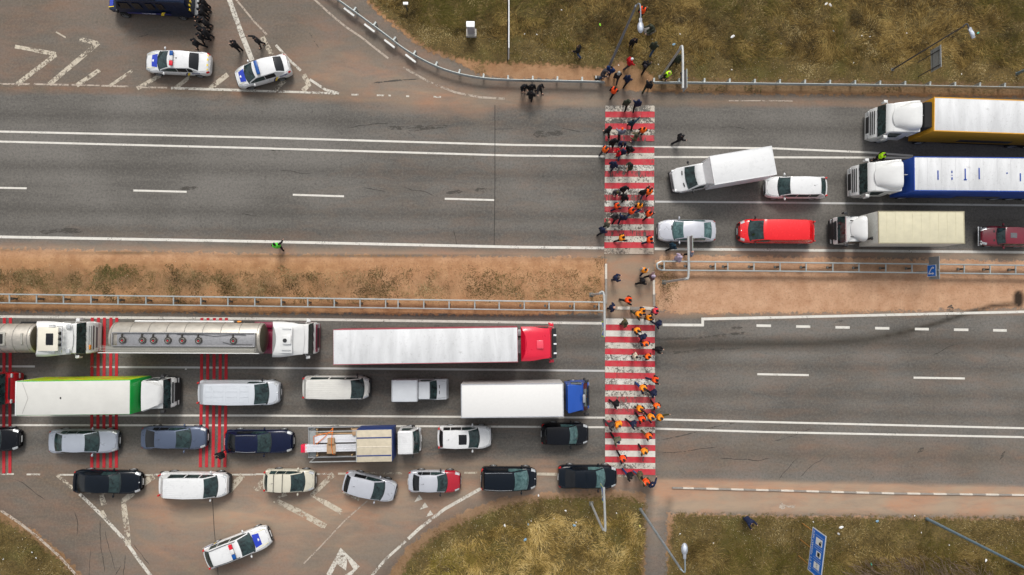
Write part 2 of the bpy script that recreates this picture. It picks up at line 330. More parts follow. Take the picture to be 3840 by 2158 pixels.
ASPH = g.mix(g.math('MULTIPLY', g.rng(fine, .58, .72), .5), ASPH, (.045, .042, .038, 1))
n4 = g.noise(5.5, 6, .88, ps)
ASPH = g.mix(g.math('MULTIPLY', g.rng(n4, .50, .66), .55), ASPH, (.21, .19, .165, 1)); ASPH = g.mix(g.math('MULTIPLY', g.rng(n4, .50, .34), .6), ASPH, (.05, .045, .04, 1)); ASPH = g.mix(g.math('MULTIPLY', g.rng(n5, .6, .68), .4), ASPH, (.05, .046, .041, 1))
ASPH = g.mix(g.math('MULTIPLY', g.rng(n3, .52, .72), .35), ASPH, (.21, .2, .185, 1))
crk = g.n('TexVoronoi', feature='DISTANCE_TO_EDGE'); crk.inputs['Scale'].default_value = .16
wv = g.n('VectorMath', operation='ADD'); nv = g.n('TexNoise'); nv.inputs['Scale'].default_value = .8; nv.inputs['Detail'].default_value = 5
g.l(ps, nv.inputs['Vector']); vm = g.n('VectorMath', operation='SCALE'); g.l(nv.outputs['Color'], vm.inputs[0]); vm.inputs['Scale'].default_value = 2.4
g.l(ps, wv.inputs[0]); g.l(vm.outputs[0], wv.inputs[1]); g.l(wv.outputs[0], crk.inputs['Vector'])
ck = g.math('MULTIPLY', g.rng(crk.outputs['Distance'], .002, .007, 1, 0), g.rng(n1, .55, .68)); ASPH = g.mix(g.math('MULTIPLY', ck, .6), ASPH, (.03, .028, .025, 1))
dn = g.math('ADD', g.attr('dust'), g.math('MULTIPLY', g.math('SUBTRACT', g.noise(1.1, 7, .68, g.scaled(ps, (.35, 1.3, 1)), .7), .5), 1.1))
dn_ = g.rng(g.noise(.5, 5, .6, g.scaled(ps, (.5, 1.2, 1)), .5), .42, .64)
dcol = g.mix(g.attr('pale'), g.mix(dn_, (.108, .081, .058, 1), (.180, .104, .067, 1)), g.mix(dn_, (.36, .265, .185, 1), (.42, .235, .145, 1)))
dcol = g.mix(g.math('MULTIPLY', g.rng(n2, .45, .7), .3), dcol, (.34, .25, .18, 1)); dcol = g.mix(g.math('MULTIPLY', g.attr('dark'), .8), dcol, (.07, .045, .03, 1))
C0 = g.mix(g.rng(dn, .12, 1.05, 0, .93), ASPH, dcol)
C0 = g.mix(g.math('MULTIPLY', g.attr('oil'), .93), C0, (.022, .018, .012, 1))
soilc = g.mix(g.attr('pale'), g.mix(g.rng(n1, .35, .65), (.30, .142, .058, 1), (.44, .238, .108, 1)), g.mix(g.rng(n1, .35, .65), (.42, .235, .138, 1), (.53, .33, .21, 1))); soilc = g.mix(g.math('MULTIPLY', g.attr('dark'), .85), soilc, g.mix(g.rng(n2, .4, .6), (.055, .04, .02, 1), (.14, .098, .052, 1))); soilc = g.mix(g.math('MULTIPLY', g.rng(n2, .5, .75), .5), soilc, (.16, .085, .048, 1))
soilc = g.mix(g.math('MULTIPLY', g.rng(n3, .5, .8), .3), soilc, (.5, .36, .23, 1)); soilc = g.mix(g.math('MULTIPLY', g.attr('oil'), .95), soilc, (.01, .008, .006, 1))
sm_ = g.rng(g.math('ADD', g.attr('soil'), g.math('MULTIPLY', g.math('SUBTRACT', g.noise(2.6, 5, .65, ps), .5), 1.1)), -.06, .10)
C1 = g.mix(sm_, C0, soilc)
gc = g.mix(g.rng(n1, .35, .65), (.085, .056, .018, 1), (.18, .125, .042, 1)); gc = g.mix(g.math('MULTIPLY', g.rng(n2, .45, .62), .75), gc, (.062, .048, .018, 1))
gc = g.mix(g.math('MULTIPLY', g.rng(n3, .55, .7), .6), gc, (.30, .23, .11, 1)); gc = g.mix(g.math('MULTIPLY', g.rng(g.noise(.35, 4, .6, ps), .5, .66), .6), gc, (.088, .082, .02, 1))
gm_ = g.rng(g.math('ADD', g.attr('grass'), g.math('MULTIPLY', g.math('SUBTRACT', g.noise(3.2, 6, .7, ps), .5), 2.0)), -.12, .22)
C2 = g.mix(gm_, C1, gc)
pb = g.n('BsdfPrincipled'); g.l(C2, pb.inputs['Base Color']); pb.inputs['Roughness'].default_value = .9; pb.inputs['Specular IOR Level'].default_value = .25
bp = g.n('Bump'); bp.inputs['Strength'].default_value = .6; bp.inputs['Distance'].default_value = .03
g.l(g.math('ADD', g.math('MULTIPLY', g.math('ADD', n2, n3), g.math('ADD', g.math('MULTIPLY', gm_, 2.0), g.math('ADD', sm_, .15))), 0.0), bp.inputs['Height']); g.l(bp.outputs[0], pb.inputs['Normal']); g.out(pb.outputs[0])
sheet('road', road_mask); sheet('ground', ~road_mask)

# ---------------- painted markings ----------------
def paint(name, col, wear, coarse=7, dirt=.3, sc3=(1, 1, 1)):
    m = bpy.data.materials.new(name); m.use_nodes = True; g = N(m); ps = g.pos()
    a = g.noise(coarse, 7, .78, g.scaled(ps, sc3), .5); b = g.noise(.8, 3, .6, ps); f = g.noise(60, 2, .6, ps)
    v = g.math('ADD', g.math('ADD', g.math('MULTIPLY', a, .62), g.math('MULTIPLY', b, .3)), g.math('MULTIPLY', f, .12))   # mean .52
    th = .37+.24*wear; k = g.rng(v, th-.018, th+.018)
    c = g.mix(g.rng(g.noise(2.2, 5, .7, ps), .35, .75, 0, dirt), col, (.25, .2, .16, 1))
    p = g.n('BsdfPrincipled'); g.l(c, p.inputs['Base Color']); p.inputs['Roughness'].default_value = .7; p.inputs['Specular IOR Level'].default_value = .3
    t = g.n('BsdfTransparent'); x = g.n('MixShader'); g.l(k, x.inputs[0]); g.l(t.outputs[0], x.inputs[1]); g.l(p.outputs[0], x.inputs[2]); g.out(x.outputs[0]); return m
WH = (.66, .64, .585, 1); RED = (.5, .02, .035, 1)
pw = paint('white_paint', WH, .24, 9); pw2 = paint('chipped_white_paint', (.60, .57, .50, 1), .48, 6, .4); pw3 = paint('worn_white_paint', (.58, .53, .45, 1), .72, 5); ph = paint('hatch_paint', (.54, .48, .38, 1), .56, 4, .5); pg = paint('grey_white_paint', (.5, .5, .49, 1), .2, 30, .2)
pr = paint('red_paint', (.52, .022, .042, 1), .26, 2.2, .35, (2.6, .7, 1)); pr2 = paint('rubbed_red_paint', (.48, .035, .055, 1), .50, 1.6, .45, (2.8, .6, 1)); prr = paint('stripe_red_paint', (.46, .014, .025, 1), .2, 6, .15); pd = paint('dusty_white_paint', (.45, .38, .31, 1), .5, 5, .6)
ZC = [0]
def nz(z):
    ZC[0] += 1; return (.005+.00012*ZC[0]) if z is None else z
class Marks:
    def __init__(s): s.b = MB()
    def stroke(s, pts, w, z=None, t=None):
        z = nz(z)
        q = [TL(t, *p, z) if t else P(*p, z) for p in pts]; n = len(q); L = []; Rr = []
        for i in range(n):
            d = (q[min(i+1, n-1)]-q[max(i-1, 0)]); d.z = 0; d.normalize(); nn = Vector((-d.y, d.x, 0))*w/2; L.append(q[i]+nn); Rr.append(q[i]-nn)
        s.b.grid([L, Rr]); return s
    def poly(s, pts, z=None, t=None):
        z = nz(z); q = [TL(t, *p, z) if t else P(*p, z) for p in pts]; s.b.add(q, [tuple(range(len(q)))]); return s
    def done(s, name, m, label=None): o = s.b.build(name, m, smooth=0, fix=False); return prop(o, kind='structure')
t00, t01, t02, t03 = [tile(0, c) for c in range(4)]; t10, t11, t12, t13 = [tile(1, c) for c in range(4)]
t20, t21, t22, t23 = [tile(2, c) for c in range(4)]; t30, t31, t32, t33 = [tile(3, c) for c in range(4)]
M = Marks()
M.stroke([(-900, 473), (0, 494), (960, 516), (1920, 544), (2454, 552), (2900, 557), (3253, 572), (3424, 585)], .155)
M.stroke([(-900, 508), (0, 531.5), (960, 556), (1920, 584), (2454, 589.5), (3365, 592), (4700, 604)], .155)
M.stroke([(1098+0*5, 731), (1290, 737)], .15).stroke([(500, 715), (700, 720)], .15).stroke([(-92, 703), (100, 707)], .15).stroke([(1668, 746), (1853, 751)], .15)
M.stroke([(0, 1558.5), (960, 1559), (1920, 1565), (2269, 1567)], .15).stroke([(0, 1595), (960, 1596), (1920, 1601), (2269, 1603)], .15).stroke([(0, 1558.5), (-900, 1558)], .15).stroke([(0, 1595), (-900, 1594)], .15)
M.stroke([(2456, 1573), (2880, 1583.5), (3840, 1606.6), (4700, 1628)], .155).stroke([(2456, 1608), (2880, 1621), (3840, 1640), (4700, 1660)], .155)
M.stroke([(2485, 1219), (2638, 1220)], .21).poly([(2630, 1192), (2640, 1192), (2640, 1224.5), (2630, 1224.5)]).stroke([(2640, 1197), (2880, 1192)], .22)
for a, b, y in ((2458-2574, 30, 381), (283, 425, 390), (678, 822, 398), (1077, 1220, 407), (1477, 1617, 415), (1870, 2015, 422), (2263, 2400, 428), (2660, 2800, 434)): M.stroke([(a, y-1), (b, y+1)], .2, t=t23)
M.stroke([(2840, 1404), (3033, 1407.5)], .16).stroke([(3426, 1417), (3618, 1420)], .16)
M.done('lane_marking', pw)
M = Marks()
M.stroke([(-900, 870), (0, 889), (960, 906), (1920, 927), (2268, 931)], .21).stroke([(2455, 934), (2880, 938), (3840, 947), (4700, 957)], .2)
M.stroke([(-900, 1182), (0, 1188), (960, 1196), (1920, 1209), (2266, 1213.5)], .2).stroke([(2880, 1192), (3840, 1170), (4700, 1150)], .2)
M.done('edge_line', paint('edge_line_paint', WH, .3, 9))
M = Marks()
M.stroke([(2456, 757), (2880, 760), (3840, 771), (4700, 782)], .15).stroke([(-800, 1374), (131, 1375)], .15).stroke([(338, 1377), (960, 1380), (1920, 1388), (2268, 1391.5)], .15)
M.done('lane_line', pg)
M = Marks()   # hatched islands, upper left
for pts, wd in (([(350, 508), (560, 545)], 42), ([(565, 548), (170, 850)], 46), ([(800, 395), (985, 438)], 42), ([(990, 432), (495, 850)], 48), ([(1000, 705), (770, 862)], 44), ([(1330, 712), (1100, 868)], 30), ([(1610, 760), (1380, 892)], 40),
                ([(1910, 775), (1760, 890)], 40), ([(2290, 750), (2110, 892)], 50)): M.stroke(pts, wd/2.6813/47, t=t00)
for pts, wd in (([(295, 800), (190, 908)], 50), ([(480, 750), (530, 858), (470, 915)], 52), ([(60, 372), (160, 552)], 48)): M.stroke(pts, wd/2.6813/47, t=t01)
M.stroke([(150, 470), (350, 505)], .3, t=t00).stroke([(560, 320), (660, 380)], .12, t=t00)
M.done('hatched_island', ph)
M = Marks()
M.stroke([(2285, -60), (2410, 290)], .38, t=t00).stroke([(2400, 270), (2535, 610)], .40, t=t00)
M.stroke([(200, 455), (330, 600), (450, 712)], .2, t=t01).stroke([(540, 800), (700, 905), (835, 940)], .2, t=t01)
M.stroke([(1720, 888), (2300, 905), (2574, 915)], .2, t=t00).stroke([(0, 915), (500, 930), (800, 942)], .17, t=t01)
for a, b, y in ((960, 1030, 953), (1215, 1290, 960), (1330, 1355, 962), (1510, 1540, 969), (1785, 1860, 976)): M.stroke([(a, y), (b, y+1)], .13, t=t01)
M.done('island_border', pw2)
M = Marks()
M.stroke([(-500, 842), (0, 846), (300, 848)], .14, t=t00).stroke([(340, 848), (690, 855)], .14, t=t00).stroke([(720, 855), (1000, 862)], .12, t=t00).stroke([(1020, 864), (1290, 872)], .14, t=t00).stroke([(1370, 878), (1680, 884)], .13, t=t00)
M.stroke([(2360, -20), (2574, 240)], .14, t=t00).stroke([(0, 235), (110, 352)], .15, t=t01).stroke([(560, -30), (720, 120), (900, 270), (1050, 370), (1330, 590)], .16, t=t01)
M.stroke([(1480, 680), (1640, 770), (1770, 840), (2000, 930), (2250, 980), (2500, 995)], .17, t=t01).stroke([(2180, 1015), (2574, 1015)], .08, t=t02).stroke([(0, 1015), (250, 1018)], .08, t=t03)
M.done('faded_edge_line', pd)
M = Marks()   # lower left
for a, b, y in ((5, 140, 430), (268, 405, 434), (600, 745, 438), (1430, 1560, 440), (1565, 2574, 436)): M.stroke([(a, y), (b, y)], .13, t=t30)
M.stroke([(0, 432), (95, 431)], .13, t=t31).stroke([(595, 430), (755, 428)], .14, t=t31).stroke([(825, 427), (900, 426)], .14, t=t31)
M.stroke([(800, 630), (1040, 860), (1260, 1100), (1400, 1300), (1520, 1460)], .26, t=t30)
M.stroke([(2290, 560), (1900, 780), (1640, 980), (1530, 1082)], .25, t=t31).stroke([(1505, 1105), (1300, 1290), (1150, 1470)], .2, t=t31)
M.poly([(1640, 635), (1675, 685), (1592, 712)], t=t31).poly([(1698, 715), (1730, 762), (1645, 790)], t=t31).poly([(1752, 793), (1783, 838), (1708, 862)], t=t31)
M.poly([(850, 1172), (1042, 1358), (985, 1395), (905, 1265), (915, 1310), (905, 1400), (815, 1335), (745, 1470), (690, 1470)], t=t31).poly([(1042, 1358), (985, 1385), (860, 1470), (940, 1470)], t=t31)
M.done('ramp_marking', pw2)
M = Marks()
for pts, wd, t in (([(575, 440), (730, 572)], 34, t30), ([(1018, 640), (1045, 740)], 52, t30), ([(1020, 800), (1060, 875)], 40, t30), ([(1345, 618), (1242, 695), (1252, 800), (1275, 980), (1290, 1150)], 55, t30),
        ([(1545, 450), (1440, 525)], 60, t30), ([(2440, 440), (2300, 600)], 62, t30), ([(80, 500), (-10, 592)], 60, t31), ([(300, 622), (195, 695), (430, 810), (700, 960)], 58, t31), ([(780, 430), (560, 645), (700, 720), (865, 815)], 52, t31),
        ([(880, 598), (1040, 682)], 44, t31), ([(825, 427), (1150, 424)], 20, t31), ([(1150, 422), (1470, 422)], 20, t31), ([(2095, 418), (2222, 418)], 18, t31), ([(250, 430), (450, 432)], 28, t32), ([(1065, 445), (1180, 450)], 25, t32)):
    M.stroke(pts, wd/2.6813/47, t=t)
M.done('hatched_island', ph)
M = Marks()
M.stroke([(-250, 640), (0, 790), (200, 925), (400, 1080), (600, 1260), (780, 1460), (960, 1700)], .2, t=t30).stroke([(1120, 700), (900, 890), (620, 1190), (480, 1330)], .1, t=t31)
M.poly([(130, 700), (155, 735), (210, 750), (275, 740), (270, 775), (180, 765), (150, 790), (110, 770)], t=t33)
M.done('faded_edge_line', pd)
M = Marks()   # rumble stripes across the lower left lanes
for xs, y0, y1 in (((-8-23, -8, 15, 38), 1192, 1776), ((345, 368, 390.5, 415, 437), 1192, 1755), ((756, 779, 803, 826, 848), 1193, 1753)):
    for x in xs: M.stroke([(x+1, y0), (x-1, 1480), (x-5 if x > 700 else x-1, y1)], .235, .038)
M.done('red_rumble_stripe', prr)
zp = {'w': pw, 'c': pw2, 'x': pw3, 'd': pd, 'r': pr, 's': pr2, 'm': paint('half_worn_white_paint', WH, .56, 8)}; zm = {k: Marks() for k in zp}
for k, c in enumerate("drcscrxsmsmrcsmrcr-sxrxrx"):      # stripes of the upper carriageway, bottom to top
    if c != '-': y1 = 953.3-k*22.27; zm[c].poly([(2266+k*.16, y1), (2266+k*.16, y1-22), (2451+k*.16, y1-22), (2451+k*.16, y1)], .044 if k % 2 else .047)
for k, c in enumerate("wrwrcrmrcrmrcsmscrcrwrwrcr"):   # stripes of the lower carriageway, top to bottom
    y0 = 1194.9+k*22.5; zm[c].poly([(2269, y0+22.2), (2269, y0), (2455.5+k*.08, y0+2.5), (2455.5+k*.08, y0+24.8)], .044 if k % 2 else .047)
for c in zm:
    if zm[c].b.v: zm[c].done('zebra_stripe', zp[c])
M = Marks(); M.stroke([(1060, 195), (1180, 195)], .16, t=t12).stroke([(1310, 196), (1390, 198)], .12, t=t12)
M.done('faded_edge_line', pw3)
# seams in the asphalt
cm = mat('bitumen', (.022, .02, .018), .8); b = MB()
for pts, wd in (([(1856, 395), (1856, 700), (1853, 920)], .05), ([(1856, 485), (1925, 484)], .03), ([(797, 1872), (803, 1980), (818, 2158)], .045), ([(2268, 930), (2268, 1200)], .03), ([(200, 548), (560, 556)], .0)):
    if wd:
        q = [P(*p) for p in pts]
        for a, c in zip(q, q[1:]):
            a = a+Vector((0, 0, .006)); c = c+Vector((0, 0, .006)); n = Vector((-(c-a).y, (c-a).x, 0)).normalized()*wd/2; b.add([a-n, a+n, c+n, c-n], [(0, 1, 2, 3)])
prop(b.build('road_seam', cm, smooth=0), kind='structure')
# cracks, sealed and open, and tyre scuffs
def wander(b, p, ang, n, step, wd, seed, jit=.5):
    r = random.Random(seed); q = P(*p); q.z = .0042; a = R(ang); pts = [q.copy()]
    for i in range(n): a += r.uniform(-jit, jit)*.6; a += (R(ang)-a)*.25; q = q+Vector((math.cos(a), math.sin(a), 0))*step*r.uniform(.6, 1.4); pts.append(q.copy())
    L = []; Q = []
    for i in range(len(pts)):
        d = (pts[min(i+1, n)]-pts[max(0, i-1)]).normalized(); k = wd*r.uniform(.5, 1.2)*(1 if 0 < i < n else .15); L.append(pts[i]+Vector((-d.y, d.x, 0))*k/2); Q.append(pts[i]-Vector((-d.y, d.x, 0))*k/2)
    b.grid([L, Q])
b = MB()
for i, (p, a, n) in enumerate([((375, 1950), -95, 14), ((395, 1990), -75, 12), ((340, 2060), -100, 9), ((470, 2080), -85, 9), ((455, 2120), -110, 6), ((500, 2040), -60, 7), ((60, 1800), -30, 9), ((280, 1920), -70, 8), ((1500, 700), -4, 10), ((2480, 1700), 12, 16), ((2900, 1655), 8, 12), ((3000, 1790), 40, 9), ((2920, 1800), 55, 8), ((2700, 1720), 3, 14), ((1360, 702), -6, 6), ((3500, 1330), 3, 8), ((1050, 640), 2, 9), ((1300, 480), 0, 12), ((2100, 480), -3, 9), ((2700, 480), 2, 8), ((1700, 860), -88, 5), ((900, 800), -5, 6)]): wander(b, p, a, n, .28, .045, i)
prop(b.build('asphalt_crack', paint('crack_black', (.03, .027, .024, 1), .38, 5, 0), smooth=0, fix=False), kind='structure')
b = MB()
for i, (p, a, n, wd) in enumerate([((2440, 1275), 3, 22, .22), ((2460, 1322), 2, 18, .2), ((1160, 122), -65, 5, .12), ((510, 142), 15, 3, .1), ((1400, 312), 3, 10, .14), ((2480, 1650), 14, 18, .10), ((3550, 1210), 70, 4, .5), ((2740, 1232), 10, 3, .3), ((3130, 1210), 10, 2, .25), ((3440, 1700), 40, 2, .35), ((3750, 1724), 60, 2, .35), ((1670, 725), 5, 4, .35), ((1780, 715), 4, 3, .4), ((1010, 560), 1, 6, .3), ((660, 712), 8, 4, .3), ((2000, 505), 2, 8, .5), ((1450, 478), 1, 14, .45), ((150, 870), 2, 10, .4)]): wander(b, p, a, n, .35, wd, 50+i, .15)
prop(b.build('tyre_scuff', paint('rubber_scuff', (.062, .056, .048, 1), .66, 5.0, 0, (.5, 1.6, 1)), smooth=0, fix=False), kind='structure')
# kerbs: painted kerb along the lower right path, pale kerbstones round the crossing island
kw = mat('kerb_white', (.58, .53, .46), .8, dirt=.9); kg = mat('kerb_grey', (.27, .24, .21), .85, dirt=.5); b = MB()
KL = [(2520, 1829), (2600, 1831), (2880, 1838), (3350, 1850), (3840, 1856), (4600, 1872)]
q = [P(*p) for p in KL]; segs = []; on = 0
for a, c in zip(q, q[1:]):
    L = (c-a).length; n = max(1, round(L/1.03)); segs += [(lerp(a, c, i/n), lerp(a, c, (i+1)/n)) for i in range(n)]
for i, (a, c) in enumerate(segs):
    d = (c-a).normalized(); b.bar(a+d*.004+Vector((0, 0, .05)), c-d*.004+Vector((0, 0, .05)), .12, .14+.003*(i % 3), i % 2)
prop(b.build('kerb', [kg, kw], smooth=0), kind='structure')
b = MB()
for pts, ms in (([(2272.5, 990), (2272.5, 1046)], 0), ([(2272.5, 1046), (2272.5, 1140)], 1), ([(2451, 1020), (2452, 1105)], 0), ([(2452, 1105), (2453, 1150)], 1), ([(2278, 1156), (2313, 1156)], 1), ([(2315, 1156), (2361, 1156)], 0), ([(2363, 1157), (2407, 1157)], 1), ([(2409, 1155), (2453, 1159)], 0)):
    q = [P(*p) for p in pts]
    for a, c in zip(q, q[1:]): b.bar(a+Vector((0, 0, .02)), c+Vector((0, 0, .02)), .17 if pts[0][1] < 1150 else .24, .07, ms)
prop(b.build('island_kerb', [kw, kg], smooth=0), kind='structure')
# ---------------- vehicles: shared pieces ----------------
BLK = mat('black_plastic', (.018, .018, .02), .55); TYRE = mat('tyre_rubber', (.02, .02, .021), .85); RIM = mat('alloy_rim', (.42, .43, .44), .35, .8); UND = mat('underbody', (.012, .012, .012), .9)
def glassmat():
    m = bpy.data.materials.new('car_glass'); m.use_nodes = True; g = N(m); tc = g.n('TexCoord').outputs['Object']
    a = g.noise(2.6, 4, .6, tc, .8); c = g.mix(g.rng(a, .35, .7), (.006, .012, .013, 1), (.035, .07, .07, 1))
    p = g.n('BsdfPrincipled'); g.l(c, p.inputs['Base Color']); p.inputs['Roughness'].default_value = .06; p.inputs['IOR'].default_value = 1.5; p.inputs['Specular IOR Level'].default_value = .55
    g.out(p.outputs[0]); return m
GL = glassmat()
def glass2():
    m = GL.copy(); m.name = 'pale_teal_glass'
    for n in m.node_tree.nodes:
        if n.type == 'MIX': n.inputs[6].default_value = (.025, .06, .062, 1); n.inputs[7].default_value = (.11, .20, .20, 1)
    return m
GL2 = glass2()
GLD = mat('dark_tinted_glass', (.008, .009, .011), .07, var=.3, spec=.45)
HEAD = mat('headlamp_glass', (.55, .57, .58), .12, .3, var=.3, nscale=20); TAIL = mat('tail_lamp_red', (.5, .012, .012), .2, var=.2); AMB = mat('amber_lamp', (.8, .28, .03), .3)
CHR = mat('chrome', (.6, .61, .62), .2, .9); PLATE = mat('plate_white', (.75, .76, .76), .5); GRY = mat('grey_metal', (.3, .31, .32), .5, .3, dirt=.3); SEAM = mat('panel_gap', (.03, .03, .032), .8)
def cpaint(name, col, rough=.28, dirt=.25, metal=0.0, coat=.6): return mat(name, col, rough, metal, coat, var=.04, nscale=1.5, dirt=dirt)
WHT = cpaint('white_car_paint', (.665, .672, .675)); SIL = cpaint('silver_paint', (.50, .52, .56), .3, .2, .35); 
def wheel(parent, x, y, r, w, rimr=.62, side=1, dual=False):
    n = 22; b = MB(); pr_ = [(r*.62, -w/2), (r*.93, -w/2), (r, -w*.36), (r, w*.36), (r*.93, w/2), (r*.62, w/2)]
    b.grid([[(x+math.sin(2*math.pi*k/n)*q, y+t, r+math.cos(2*math.pi*k/n)*q) for q, t in pr_] for k in range(n)]+[[(x, y, r)]*0] if False else [[(x+math.sin(2*math.pi*k/n)*q, y+t, r+math.cos(2*math.pi*k/n)*q) for q, t in pr_] for k in range(n+1)])
    t = b.build('wheel', TYRE, parent); c = MB(); R1 = r*.63
    ys = y+side*w*.40
    c.add([(x+math.sin(2*math.pi*k/n)*R1, ys, r+math.cos(2*math.pi*k/n)*R1) for k in range(n)]+[(x, ys-side*.03, r)], [(k, (k+1) % n, n) for k in range(n)], 1)
    c.tube([(x+math.sin(2*math.pi*k/n)*R1, ys+side*.005, r+math.cos(2*math.pi*k/n)*R1) for k in range(n+1)], .022, 5)
    for k in range(5):
        a = 2*math.pi*k/5; c.bar((x, ys, r), (x+math.sin(a)*R1, ys, r+math.cos(a)*R1), .05, .02)
    c.build('rim', [RIM, UND], t); return t
def patch(f, u0, u1, v0, v1, nu, nv, off):
    """grid on surface f(u,v)->Vector, lifted along its normal"""
    rows = []; e = 1e-3; c0 = f((u0+u1)/2, (v0+v1)/2)
    for i in range(nu+1):
        row = []
        for j in range(nv+1):
            u = lerp(u0, u1, i/nu); v = lerp(v0, v1, j/nv); p = f(u, v)
            n = (f(u+e, v)-f(u-e, v)).cross(f(u, v+e)-f(u, v-e))
            if n.length < 1e-12: n = Vector((0, 0, 1))
            n.normalize()
            q = p-Vector((0, 0, .6))
            if n.dot(q-Vector((q.x*1.0, 0, 0))) < 0 and abs(n.z) < .2: n = -n
            elif abs(n.z) >= .2 and n.z < 0: n = -n
            row.append(p+n*off)
        rows.append(row)
    return rows
STAR = None
def star(b, c, r, M3, m=0, n=8, th=0):
    pts = []
    for k in range(2*n): a = math.pi*k/n; q = r if k % 2 == 0 else r*.52; pts.append(Vector(c)+M3@Vector((math.cos(a)*q, math.sin(a)*q, 0)))
    k0 = len(b.v); b.add([Vector(c)]+pts, [(0, 1+i, 1+(i+1) % (2*n)) for i in range(2*n)], m)
def car(name, label, nose, tail, marks, W, zr, paintm, cat='car', kind='sedan', zb=.98, wr=.70, glass=None, opts=(), group=None, belt=None, wf=.86, hoodm=None, roofm=None, rwf=.84, trunkz=.98, wheelr=.32, bul=.16):
    """nose, tail: pixels of the bumpers (z .65); marks: pixel x of windscreen base, windscreen top, rear roof edge, rear window base"""
    a = P(*nose, .65); c = P(*tail, .75); ax = a-c; ax.z = 0; L = ax.length; ax.normalize(); mid = (a+c)/2; rz = math.atan2(ax.y, ax.x)
    root = empty(name, (mid.x, mid.y, .005), rz, label, cat, group)
    def xl(px, z):
        t = (px-tail[0])/(nose[0]-tail[0]); q = P(px, lerp(tail[1], nose[1], t), z); return (q-mid).dot(ax)
    xwb, xwt, xrr, xrb = [xl(p, z) for p, z in zip(marks, (zb, zr-.06, zr-.05, trunkz if kind != 'van' else 1.3))]
    xwt = min(xwt, xwb-.25); xrb = max(-L/2+.04, min(xrb, xrr-.04)); gl = glass or GL; hw = W/2; xn = L/2; xt = -L/2
    van = kind in ('van', 'suv', 'wagon', 'mpv'); fx = xn-.86*(1 if not van else .95); rx = xt+(.95 if kind != 'van' else .9); wr_ = wheelr
    blt = belt or zb
    def plan(x):
        df = (xn-x); dr = (x-xt); f = 1.0
        if df < 1.0: f *= 1-.30*(1-df/1.0)**2.6 - (.08*(1-min(1, df/.12))**2)
        rr = .6 if not van else .35
        if dr < rr: f *= 1-.20*(1-dr/rr)**2.6 - (.06*(1-min(1, dr/.1))**2)
        return hw*f
    def top(x):
        if x > xwb: t = (xn-x)/max(.1, xn-xwb); return lerp(.70 if kind != 'van' else .92, zb, sg(t, -.25, 1.05)) if t > .06 else lerp(.52, .72, t/.06)
        if x < xrb:
            t = (x-xt)/max(.05, xrb-xt); return lerp(trunkz-.10, trunkz, sg(t, -.4, .8)) if t > .1 or xrb-xt < .3 else lerp(.75, trunkz-.08, t/.1)
        return lerp(blt, zb, sg(x, xwb-.5, xwb)) if x > 0 else lerp(trunkz, blt, sg(x, xrb, xrb+.5))
    def arch(x):
        z = 0
        for wx in (fx, rx):
            d = abs(x-wx)
            if d < wr_+.06: z = max(z, wr_+math.sqrt((wr_+.06)**2-d*d))
        return z
    def body(x, v):
        """v 0..8 up the section (signed)"""
        s = -1 if v < 0 else 1; v = min(8, abs(v)); w_ = plan(x); zt = top(x); e0 = .26 if (xn-x > .06 and x-xt > .06) else .36; am = arch(x)
        zz = [max(e0, am-.02), max(e0, am-.01), max(e0+.05, am), max(e0+.22, am+.012), max(zt-.24, am+.03), zt-.10, zt-.035, zt+.012, zt+.035]
        yy = [0, .80, .955, 1.0, .995, .955, .86, .5, 0]
        i = min(7, int(v)); t = v-i; return Vector((x, s*w_*lerp(yy[i], yy[i+1], t), lerp(zz[i], zz[i+1], t)))
    xs = sorted(set([round(q, 4) for q in [xt, xt+.02, xt+.06, xt+.12, xt+.25, xt+.4, xn, xn-.02, xn-.06, xn-.12, xn-.22, xn-.35, xn-.5, xwb, xwb+.3, xrb, 0, .4, -.4]+[wx+(wr_+.058)*math.sin(t) for wx in (fx, rx) for t in np.linspace(-1.57, 1.57, 11)]]))
    vs = [-8, -7.5, -7, -6.4, -6, -5.5, -5, -4.5, -4, -3, -2, -1, 0, 1, 2, 3, 4, 4.5, 5, 5.5, 6, 6.4, 7, 7.5, 8]
    hm = 2 if hoodm else 0
    b = MB(); b.grid([[body(x, v) for v in vs] for x in xs], lambda i, j: 1 if 10 <= j <= 13 else (hm if xs[i] >= xwb-.25-.01 else 0), closed=False)
    for x, i in ((xs[0], 0), (xs[-1], 1)): b.add([body(x, v) for v in vs[:-1]], [tuple(range(len(vs)-1))], 0 if not i else hm)
    # greenhouse
    wbw, wrw, rbw = hw*wf, hw*wr, hw*rwf
    zm = zr
    S = [(xwb, zb-.03, wbw), (xwt, zr-.05, wrw*.99), (lerp(xwt, xrr, .5), zm, wrw*1.02), (xrr, zr-.06, wrw*.95), (xrb, trunkz-.03 if kind != 'van' else 1.25, rbw if kind != 'van' else wrw*1.0)]
    def spine(s):
        s = max(0, min(4, s)); i = min(3, int(s)); t = s-i
        if i == 1: t2 = math.sin(t*math.pi/2); return (lerp(S[1][0], S[2][0], t), lerp(S[1][1], S[2][1], t2), lerp(S[1][2], S[2][2], t))
        if i == 2: t2 = 1-math.cos(t*math.pi/2); return (lerp(S[2][0], S[3][0], t), lerp(S[2][1], S[3][1], t2), lerp(S[2][2], S[3][2], t))
        a_, b_ = S[i], S[i+1]; bow = .03*math.sin(t*math.pi); return (lerp(a_[0], b_[0], t), lerp(a_[1], b_[1], t)+bow, lerp(a_[2], b_[2], t))
